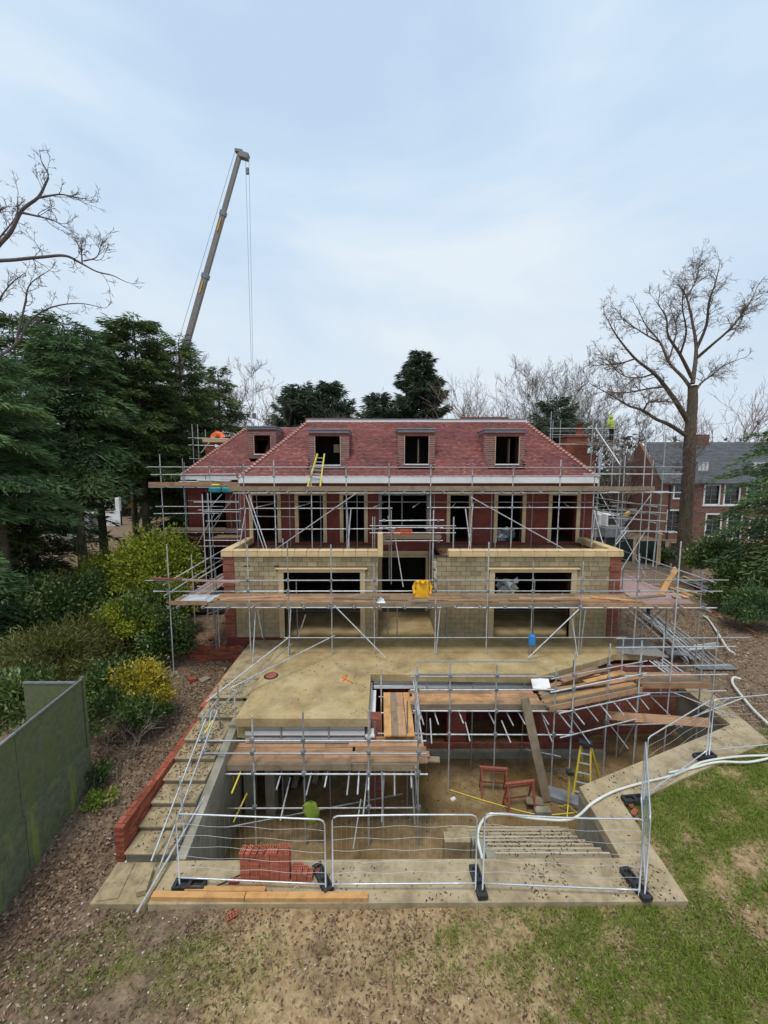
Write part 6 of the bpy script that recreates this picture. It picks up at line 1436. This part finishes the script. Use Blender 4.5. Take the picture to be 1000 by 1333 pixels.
# twiggy ivy clumps on its trunk
b = MB()
for i in range(170):
    f = random.uniform(0, .62); q = curvepts(tp, 4)[int(f * 23)]; a = random.uniform(0, 6.28)
    sprout(b, q + Vector((math.cos(a) * .5, math.sin(a) * .5, random.uniform(-.4, .4))), Vector((math.cos(a), math.sin(a), random.uniform(-.3, .4))), random.uniform(.4, 1.4), .022, 2, .9, 0, (3, 3), .3)
for (x, y, X2, y2) in ((893, 618, 856, 595), (893, 640, 870, 630), (903, 668, 945, 655), (900, 600, 925, 575), (888, 690, 862, 676)):
    sprout(b, at(x, y, 31.6), at(X2, y2, 31) - at(x, y, 31.6), (at(X2, y2, 31) - at(x, y, 31.6)).length, .04, 2, .8, 0, (4, 4), .15)
b.build('epicormic_twigs', m_twig, ok_, kind='stuff')
# ------------------------------------------------------------------ trees beyond the house
FG = 'trees beyond the house'
conifer((-11.6, 56, 0), 19.0, 6.0, m_con_far, 'left dark conifer clump behind the roof ridge', FG, -.45, 1.0, .14, 13, .55, 7, .08, .55)
conifer((-7.6, 57, 0), 19.6, 5.4, m_con_far, 'narrower dark conifer joined to the left clump', FG, -.45, 1.0, .14, 13, .55, 7, .08, .55)
conifer((5.2, 58, 0), 24.2, 6.2, m_con_far, 'tallest pointed conifer above the middle of the roof', FG, -.35, 1.0, .14, 15, .5, 7, .06, .62)
conifer((-.8, 58, 0), 18.3, 5.0, m_con_far, 'low rounded conifer left of the tallest one', FG, -.4, 1.0, .14, 11, .55, 7, .08, .5, quiet=.1)
conifer((22.0, 52, 0), 16.6, 5.0, m_con_far, 'dark open conifer rising behind the right roof hip', FG, -.45, .9, .12, 9, .55, 6, .08, .5, quiet=.15)
for x, y, H, lab, mt, st in ((-9.3, 50, 15.2, 'brownish twiggy tree in front of the left conifer clump', m_twig_pale, 3), (12.2, 58, 20.0, 'reddish leafless tree right of the tallest conifer', m_twig_red, 3), (16.4, 60, 19.0, 'second reddish leafless tree above the right half of the roof', m_twig_red, 3), (23.5, 62, 24.5, 'pale tall leafless tree above the right dormer', m_twig_pale, 2), (27.5, 60, 22, 'pale leafless tree behind the right chimney', m_twig_pale, 2), (33.5, 64, 17.5, 'thin leafless tree between chimney and oak', m_twig, 1), (37.5, 60, 16, 'leafless tree just left of the oak trunk', m_twig, 1), (-26.0, 62, 24, 'pale leafless tree beside the crane boom', m_twig_pale, 2), (-21.5, 58, 16, 'pale twiggy tree left of the roof', m_twig_pale, 3), (-16.5, 60, 15.5, 'low pale twiggy tree touching the left roof slope', m_twig_pale, 3), (49.5, 62, 20, 'leafless tree above the neighbouring roof', m_twig_red, 3), (29.5, 50, 10.5, 'low twiggy tree behind the right scaffold tower', m_twig_pale, 3), (33.5, 52, 10, 'low brown tree left of the neighbouring gable', m_twig, 3)):
    MINR[0] = .016; bare_tree((x, y, 0), H, lab, mt, .8, .2, st, (6, 6, 5), .25, FG, 12 if st > 1 else 12, 3 if st < 3 else 2); MINR[0] = .006
hd = thing('hedge', (20, 70, 0), 'dark far hedge closing the view behind the house', 'hedge')
n = 26000; c = np.stack([RNG.uniform(-70, 75, n), RNG.uniform(66, 74, n), np.abs(RNG.normal(0, 1, n)) * 3.2 + RNG.uniform(0, 4, n)], 1)
quads('foliage', c, RNG.normal(size=(n, 3)) + [0, 0, .4], RNG.uniform(.7, 1.5, n), RNG.uniform(.4, .9, n), m_con_far, hd)
# ------------------------------------------------------------------ right-hand conifers and laurels
RG = 'shrubs on the right bank'
conifer((24.9, 24.0, -.8), 11.6, 5.0, m_con_blue, 'cedar reaching in from the right edge in front of the neighbouring house', None, .30, .34, .075, 13, .45, 6, .30, .35, quiet=.2)
def rbush(px_, py_, Y, rx, rz, n, L, W, mat, label, **k):
    c = at(px_, py_, Y); return shrub('garden_shrub', (c.x, Y, c.z - rz * .55), (rx, rx * .8, rz), n, L, W, mat, label, group=RG, **k)
rbush(940, 722, 28, 2.0, 2.0, 11000, .22, .11, m_laurel, 'tall laurel in front of the neighbouring house, beside the oak trunk', clumps=46)
rbush(972, 745, 25, 1.8, 1.7, 9000, .2, .09, m_laurel, 'laurel at the right edge above the bare bank', clumps=36)
rbush(990, 785, 21.5, 1.6, 1.7, 9000, .22, .05, m_con_blue, 'dark yew like bush at the right edge', clumps=36)
rbush(945, 772, 24.5, 1.5, .9, 5000, .15, .07, m_laurel, 'low laurel spreading over the bank below the oak', clumps=26)
rbush(1006, 715, 24, 1.2, 1.4, 4500, .16, .08, m_oliveleaf, 'olive bush cut off by the right edge', clumps=26)
rbush(868, 722, 35, 1.2, 1.0, 2400, .24, .1, m_laurel, 'shady shrub behind the oak trunk', clumps=26)

# ------------------------------------------------------------------ neighbouring house
nb = thing('neighbour_house', (43, 48, 0), 'brick neighbouring house with slate roof and white framed windows', 'house'); NY = 45.0
nx0, nx1 = 31.3, 58
def wx(x): return at(x, 640, NY).x
W_ = [(878, 889, 630, 648), (918, 936, 632, 656), (944, 962, 631, 656), (973, 990, 632, 657), (1003, 1020, 632, 657), (872, 886, 665, 692), (923, 941, 670, 697), (951, 968, 671, 700), (981, 1000, 676, 705)]
ops = []
for x0, x1, y0, y1 in W_: ops.append((at(x0, 0, NY).x if False else wx(x0), wx(x1), at(900, y1, NY).z, at(900, y0, NY).z))
wall_y('front_wall', NY, NY + .3, nx0, nx1, -.8, 6.35, ops, m_brick_nb, nb)
MB().box(nx0, nx0 + .3, NY + .31, NY + 9, -.8, 6.35).build('side_wall', m_brick_nb, nb)
b = MB(); b.add([(nx0, NY + .2, 6.36), (nx0, NY + 9, 6.36), (nx0, NY + 4.6, 11.1), (nx0 + .3, NY + .2, 6.36), (nx0 + .3, NY + 9, 6.36), (nx0 + .3, NY + 4.6, 11.1)], [(0, 1, 2), (3, 5, 4), (0, 2, 5, 3), (1, 4, 5, 2), (0, 3, 4, 1)]); b.build('gable_wall', m_brick_nb, nb)
for x0, x1, z0, z1 in ops:
    w = MB(); t = .16
    w.box(x0 - t, x0, NY - .05, NY + .12, z0 - t, z1 + t); w.box(x1, x1 + t, NY - .05, NY + .12, z0 - t, z1 + t); w.box(x0, x1, NY - .05, NY + .12, z1, z1 + t); w.box(x0, x1, NY - .05, NY + .12, z0 - t, z0)
    fr = w.build('window', m_white, nb)
    MB().box(x0, x1, NY + .14, NY + .16, z0, z1).build('pane', m_glass, fr)
    q = MB(); xm = (x0 + x1) / 2; q.box(xm - .03, xm + .03, NY + .09, NY + .13, z0, z1)
    for k in range(1, 4): q.box(x0, xm - .03, NY + .1, NY + .13, z0 + (z1 - z0) * k / 4 - .02, z0 + (z1 - z0) * k / 4 + .02); q.box(xm + .03, x1, NY + .1, NY + .13, z0 + (z1 - z0) * k / 4 - .02, z0 + (z1 - z0) * k / 4 + .02)
    q.build('glazing_bar', m_lead, fr, kind='stuff')
zs = at(900, 658, NY).z; MB().box(nx0 + 4.6, nx1, NY - .08, NY - .002, zs - .08, zs + .08).build('string_course', m_white, nb)
slope('roof_slates', (nx0 - .2, NY - .25, 6.3), (nx1, NY - .25, 6.3), (nx0 + .6, NY + 4.6, 11.15), (nx1, NY + 4.6, 11.15), (), .25, .3, 1, m_slate, nb)
MB().box(nx0 - .2, nx1, NY - .4, NY - .26, 6.2, 6.34).build('gutter', m_black, nb)
MB().box(nx0 + .5, nx1, NY + 4.55, NY + 4.75, 11.1, 11.22).build('ridge', m_lead, nb)
c0, c1 = at(906, 570, 49.5), at(921, 570, 49.5); MB().box(c0.x, c1.x, 49.2, 50.4, 10.6, 12.1).build('chimney', m_brick_nb, nb)
for xa, xb in ((905, 924), (976, 998)):
    p, q = at(xa, 617, 46.3), at(xb, 599, 46.3); d_ = MB().box(p.x, q.x, 46.2, 48, p.z, q.z).build('dormer', m_lead, nb)
    k = 3; w = (q.x - p.x - .3) / k
    for i in range(k): MB().box(p.x + .15 + i * w + .05, p.x + .15 + (i + 1) * w - .05, 46.15, 46.19, p.z + .12, q.z - .25).build('pane', m_blind, d_)
    MB().box(p.x - .1, q.x + .1, 46.05, 46.19, p.z - .1, p.z).build('sill', m_white, d_)
MB().tube([(nx0 + .9, NY - .1, 6.2), (nx0 + .9, NY - .1, 0)], .09, 6).build('downpipe', m_black, nb)
# ------------------------------------------------------------------ netting fence, digger, trailer, wall, crane
nf = thing('netting_fence', (19, 37, -.5), 'dark green netting fence between the building site and the oak', 'fence')
for i in range(5):
    x0 = 15.0 + i * 2.6; b = MB(); b.box(x0, x0 + 2.56, 37.0 - i * .5, 37.04 - i * .5, -.9, 1.75 - .1 * i); b.build('netting', m_netting, nf); MB().box(x0 - .06, x0 + .02, 36.9 - i * .5, 36.98 - i * .5, -.9, 2.0 - .1 * i).build('post', m_board_grey, nf)
b = MB(); b.tube([at(850, 738, 34), at(862, 624, 34)], .06, 8); b.build('tall_pole', m_steel, None, True, label='tall lone grey pole standing in front of the neighbouring gable', category='pole')
b = MB(); b.bar(at(857, 735, 33), at(859, 690, 33), .2, .2); b.build('timber_post', m_stone, label='pale timber post in front of the dark netting fence', category='post')
dg = thing('excavator', (27.5, 45, -.4), 'yellow and white excavator half hidden behind the right scaffold', 'excavator')
p = at(800, 685, 44); X0 = p.x
for dy_ in (0, 1.6): MB().box(X0 - 1.2, X0 + 1.6, 43.6 + dy_, 44.1 + dy_, -.5, .2).build('track', m_black, dg, bevel=.2)
MB().box(X0 - 1.1, X0 + 1.5, 43.7, 45.6, .3, 1.5).build('body', m_lead, dg, bevel=.12)
cb = MB().box(X0 - 1.0, X0 + .4, 43.8, 45.0, 1.51, 3.0).build('cab', m_white, dg, bevel=.1); MB().box(X0 - .85, X0 + .25, 43.74, 43.79, 1.8, 2.8).build('cab_window', m_glass, dg)
b = MB(); b.bar((X0 + .8, 44.2, 1.3), (X0 + 1.3, 43.6, 3.2), .3, .35); b.build('boom', m_lead, dg); b = MB(); b.bar((X0 + 1.3, 43.6, 3.2), (X0 + .2, 42.6, 3.0), .25, .3); b.build('dipper', m_yellow_mach, dg)
b = MB(); b.box(X0 - .1, X0 + .5, 42.3, 42.9, 2.3, 2.9); b.build('bucket', m_lead, dg, bevel=.1)
vn = thing('parked_van', (26.0, 52, 0), 'white van parked beyond the right corner of the house', 'van'); p = at(792, 680, 50)
MB().box(p.x - 1.2, p.x + 1.6, 50, 54, .4, 2.3).build('body', m_white, vn, bevel=.15); MB().box(p.x - .9, p.x + 1.3, 49.95, 49.99, 1.4, 2.1).build('windscreen', m_glass, vn)
for x in (-.9, 1.3): b = MB(); b.tube([(p.x + x - .1, 50.6, .35), (p.x + x + .1, 50.6, .35)], .35, 12); b.build('wheel', m_black, vn)
lw = thing('garden_wall', at(135, 672, 56), 'low white garden wall ending in a taller white post, seen over the bushes', 'wall')
p, q = at(100, 675, 56), at(157, 672, 56); MB().box(p.x, q.x, 56, 56.3, 0, at(130, 665, 56).z).build('wall_panel', m_white, lw); MB().box(q.x - .6, q.x, 55.9, 56.35, 0, at(155, 648, 56).z).build('end_post', m_white, lw, bevel=.04)
tr_ = thing('trailer', at(95, 690, 42), 'pale grey covered trailer under the conifers on the left', 'trailer'); p, q = at(66, 700, 42), at(116, 670, 42)
MB().box(p.x, q.x, 42, 44, p.z, q.z).build('box_body', m_metalgrey, tr_, bevel=.08); MB().box(p.x - .05, q.x + .05, 41.95, 44.05, q.z + .001, q.z + .08).build('lid', m_white, tr_)
for x in (.8, 2.4): b = MB(); b.tube([(p.x + x, 41.8, .3), (p.x + x, 41.98, .3)], .32, 12); b.build('wheel', m_black, tr_)
cn = thing('mobile_crane', (-42.5, 70, 0), 'telescopic mobile crane boom rising far behind the conifers', 'crane')
ba, bt = Vector((-42.2, 70, 3.2)), at(313, 199, 70); u = (bt - ba).normalized(); Lc = (bt - ba).length
prev = 0
for i, (f1, w) in enumerate(((.47, .98), (.66, .86), (.835, .74), (1.0, .64))):
    b = MB(); b.bar(ba + u * Lc * prev, ba + u * Lc * f1, w * .8, w); sec = b.build('boom_section', m_boom, cn)
    if i < 3:
        b = MB(); b.bar(ba + u * Lc * (f1 - .006), ba + u * Lc * (f1 + .006), w * 1.0, w * 1.25); b.build('collar', m_lead, sec)
        b = MB(); b.bar(ba + u * Lc * (f1 - .05) + Vector((.02, -w * .45, 0)), ba + u * Lc * (f1 - .015) + Vector((.02, -w * .45, 0)), .16, .2, up=(0, 1, 0)); b.build('yellow_mark', m_yellow_mach, sec)
    prev = f1
b = MB(); b.bar(bt - u * .3, bt + Vector((1.3, 0, -.7)), .9, .8); b.build('boom_head', m_boom, cn); b = MB(); b.bar(bt + Vector((-.8, 0, .3)), bt + Vector((.4, 0, .1)), .7, .4); b.build('head_guard', m_lead, cn)
b = MB(); b.tube([bt + Vector((-.7, -.5, -.2)), ba + u * Lc * .45 + Vector((-1.2, -.5, 0))], .035, 4); b.build('luffing_rope', m_lead, cn)
for dx, y2 in ((0, 538), (.55, 538)): b = MB(); b.tube([bt + Vector((.8 + dx, 0, -.8)), at(329 + dx * 3, y2, 70)], .038, 4); b.build('hoist_rope', m_metalgrey, cn)
MB().box(bt.x + .8, bt.x + 1.3, 69.8, 70.2, bt.z - 3.2, bt.z - 2.2).build('hook_block', m_lead, cn, bevel=.1)
hk = at(329.5, 538, 70); MB().box(hk.x - .1, hk.x + .5, 69.8, 70.2, hk.z - .9, hk.z).build('load_hook', m_lead, cn)
MB().box(-46, -39, 68.6, 71.4, .9, 2.2).build('carrier', m_yellow_mach, cn, bevel=.1); MB().box(-44.5, -40.5, 68.8, 71.2, 2.25, 3.8).build('superstructure', m_yellow_mach, cn, bevel=.1)
for x in (-45.2, -43.6, -41.4, -39.8): b = MB(); b.tube([(x, 68.4, .7), (x, 68.9, .7)], .7, 14); b.build('wheel', m_black, cn)
# debris on the right bank and rubble on the left
for i in range(26):
    left = i < 14
    c = on(random.uniform(205, 300), random.uniform(800, 880), -.6) if left else on(random.uniform(900, 965), random.uniform(760, 800), -.7)
    s_ = random.uniform(.08, .22) * (1 if left else 1.3); b = MB()
    pts = [Vector((random.uniform(-1, 1), random.uniform(-.8, .8), random.uniform(-.3, .6))) * s_ for _ in range(4)]
    b.box(-s_, s_, -s_ * .6, s_ * .6, -s_ * .3, s_ * .5); b.v = [(v[0] + random.uniform(-.4, .4) * s_, v[1] + random.uniform(-.4, .4) * s_, v[2] + random.uniform(-.3, .3) * s_) for v in b.v]
    o = b.build('rubble_lump', random.choice([m_stones, m_step, m_pitwall, m_brickobj]), label=('lump of broken rubble on the left bank above the cross wall' if left else 'lump of rubble on the right bank below the laurels'), category='rubble', group='rubble lumps on the left bank' if left else 'rubble lumps on the right bank')
    o.location = (c.x, c.y, gz_(c.x, c.y) + s_ * .2); o.rotation_euler = (0, 0, random.uniform(0, 3))
for i, (x0, y0, x1, y1) in enumerate(((884, 752, 925, 762), (890, 748, 938, 770), (905, 757, 948, 775), (880, 762, 918, 772), (915, 768, 958, 781))):
    p, q = on(x0, y0, -.45), on(x1, y1, -.6); p.z = gz_(p.x, p.y) + .12 + .04 * i; q.z = gz_(q.x, q.y) + .12 + .04 * i
    plank(p, q, .25, .05, m_stone if i % 2 else m_white, ('topmost pale', 'long white', 'middle pale', 'short white', 'lowest pale')[i] + ' plank of the untidy pile on the bank below the oak', 'plank', 'plank')
# ------------------------------------------------------------------ fallen leaves, stones, grass
def scatter(name, n, region, zf, L, W, mat, flat=.25, dens=None, up=0.0, tri=False, rnd=None, off=.012):
    x0, x1, y0, y1 = region; x = RNG.uniform(x0, x1, n); y = RNG.uniform(y0, y1, n)
    k = RNG.random(n) < dens(x, y) if dens is not None else np.ones(n, bool)
    x, y = x[k], y[k]; m = len(x); z = zf(x, y) if callable(zf) else np.full(m, zf)
    a = RNG.uniform(0, 6.283, m); d = np.stack([np.cos(a), np.sin(a), RNG.normal(up, flat, m)], 1)
    return quads(name, np.stack([x, y, z + off], 1), d, RNG.uniform(.6, 1.3, m) * L, RNG.uniform(.6, 1.3, m) * W, mat, None, rnd(m) if rnd else None, tri=tri, kind='stuff')
ground_ok = lambda x, y: ~inside(x, y, [(-6.4, 7.6), (6.55, 7.65), (6.65, 10.2), (9.1, 11.15), (13.2, 12.75), (13.8, 16.6), (14, 24), (11, 34), (-12.5, 34), (-12.5, 26), (-7.5, 21.5), (-7.5, 17.8), (-6.4, 17.8)])
scatter('leaf_litter', 30000, (-9.5, -5.2, 5.2, 19), height, .085, .05, m_litter, .35, lambda x, y: ground_ok(x, y) * np.clip(.55 + .5 * wave(x, y, 1.7), .15, 1), off=.02)
scatter('leaf_litter', 16000, (-6, 9, 5.2, 7.8), height, .075, .04, m_litter, .35, lambda x, y: ground_ok(x, y) * np.clip(.35 + .6 * wave(x, y, 1.9), .06, 1), off=.018)
scatter('leaf_litter', 26000, (6.5, 22, 7, 26), height, .10, .06, m_litter, .35, lambda x, y: ground_ok(x, y) * np.clip(.3 + .5 * wave(x, y, 1.5) + (y - 11) * .06, .08, .9), off=.02)
scatter('gravel', 5200, (-9.2, -5.3, 5.2, 16), height, .05, .04, m_stones, .3, lambda x, y: ground_ok(x, y) * np.clip(.3 + .5 * wave(x, y, 1.2), .05, 1), off=.03)
scatter('gravel', 500, (-5.5, 8, 5.2, 7.7), height, .04, .03, m_stones, .3, lambda x, y: ground_ok(x, y), off=.03)
scatter('gravel', 1800, (7, 20, 12, 22), height, .07, .05, m_stones, .3, lambda x, y: ground_ok(x, y), off=.03)
slab_in = lambda poly: (lambda x, y: inside(x, y, poly))
SL1 = [(-4.9, 7.65), (6.4, 7.7), (6.5, 8.5), (5.6, 8.55), (-4.9, 8.5)]; SL2 = [(5.7, 8.6), (6.5, 8.6), (6.6, 10.2), (9.0, 11.1), (13, 12.8), (13.5, 16), (12.8, 16), (12.6, 13.7), (5.75, 10.7)]
cl_ = lambda x, y: np.clip(.18 + .8 * wave(x * 1.3, y * 1.3, 2.2), .04, 1)
scatter('fallen_leaves', 2600, (-5, 6.5, 7.6, 8.6), G, .075, .03, m_litterd, .2, lambda x, y: slab_in(SL1)(x, y) * np.clip(cl_(x, y) * (.18 + .6 * (x > 3)), 0, 1))
scatter('fallen_leaves', 4200, (5.6, 13.6, 8.6, 16.2), G, .075, .032, m_litterd, .2, lambda x, y: slab_in(SL2)(x, y) * cl_(x, y))
scatter('fallen_leaves', 800, (-4.7, 9.5, 11.9, 17.9), 0.0, .07, .035, m_litterd, .15, lambda x, y: slab_in(TERR)(x, y) * np.clip(.05 + .7 * wave(x, y, .9), .03, 1))
for i in range(8): scatter('fallen_leaves', int(45 + 22 * i), (-6.1, -5.05, sy[i] + .05, sy[i + 1]), G + .16 * (i + 1), .075, .03, m_litterd, .2)
for i in range(7): scatter('fallen_leaves', 70 if i > 1 else 30, (2.8, 5.6, 8.64 + i * .38 + .24, 8.64 + i * .38 + .33), G - .27 * (i + 1) + .005, .075, .035, m_litterd, .25)
scatter('fallen_leaves', 900, (-4, 8.5, 11.5, 16.5), F, .08, .04, m_litterd, .15)
gd = lambda x, y: ground_ok(x, y) * np.clip(turf(x, y) * 1.4 - .15, 0, 1)
scatter('lawn_grass', 260000, (1.0, 16, 5.0, 15), height, .13, .017, m_grass, .5, gd, 1.0, True, lambda m: RNG.normal(.45, .22, m))
scatter('lawn_grass', 30000, (-8, 1.5, 5.2, 7.6), height, .10, .014, m_grass, .5, gd, 1.0, True, lambda m: RNG.normal(.35, .22, m))
# tufts of coarser grass
for i in range(60):
    x, y = random.uniform(-1, 12), random.uniform(5.6, 12.5)
    if not bool(ground_ok(np.array([x]), np.array([y]))[0]) or (x < 3 and random.random() < .6): continue
    n = 90; c = np.stack([x + RNG.normal(0, .1, n), y + RNG.normal(0, .1, n), np.full(n, gz_(x, y))], 1)
    d = RNG.normal(0, .5, (n, 3)); d[:, 2] = 1
    quads('grass_tuft', c, d, RNG.uniform(.1, .2, n), .014, m_grass, None, RNG.normal(.5, .2, n), tri=True, kind='stuff')
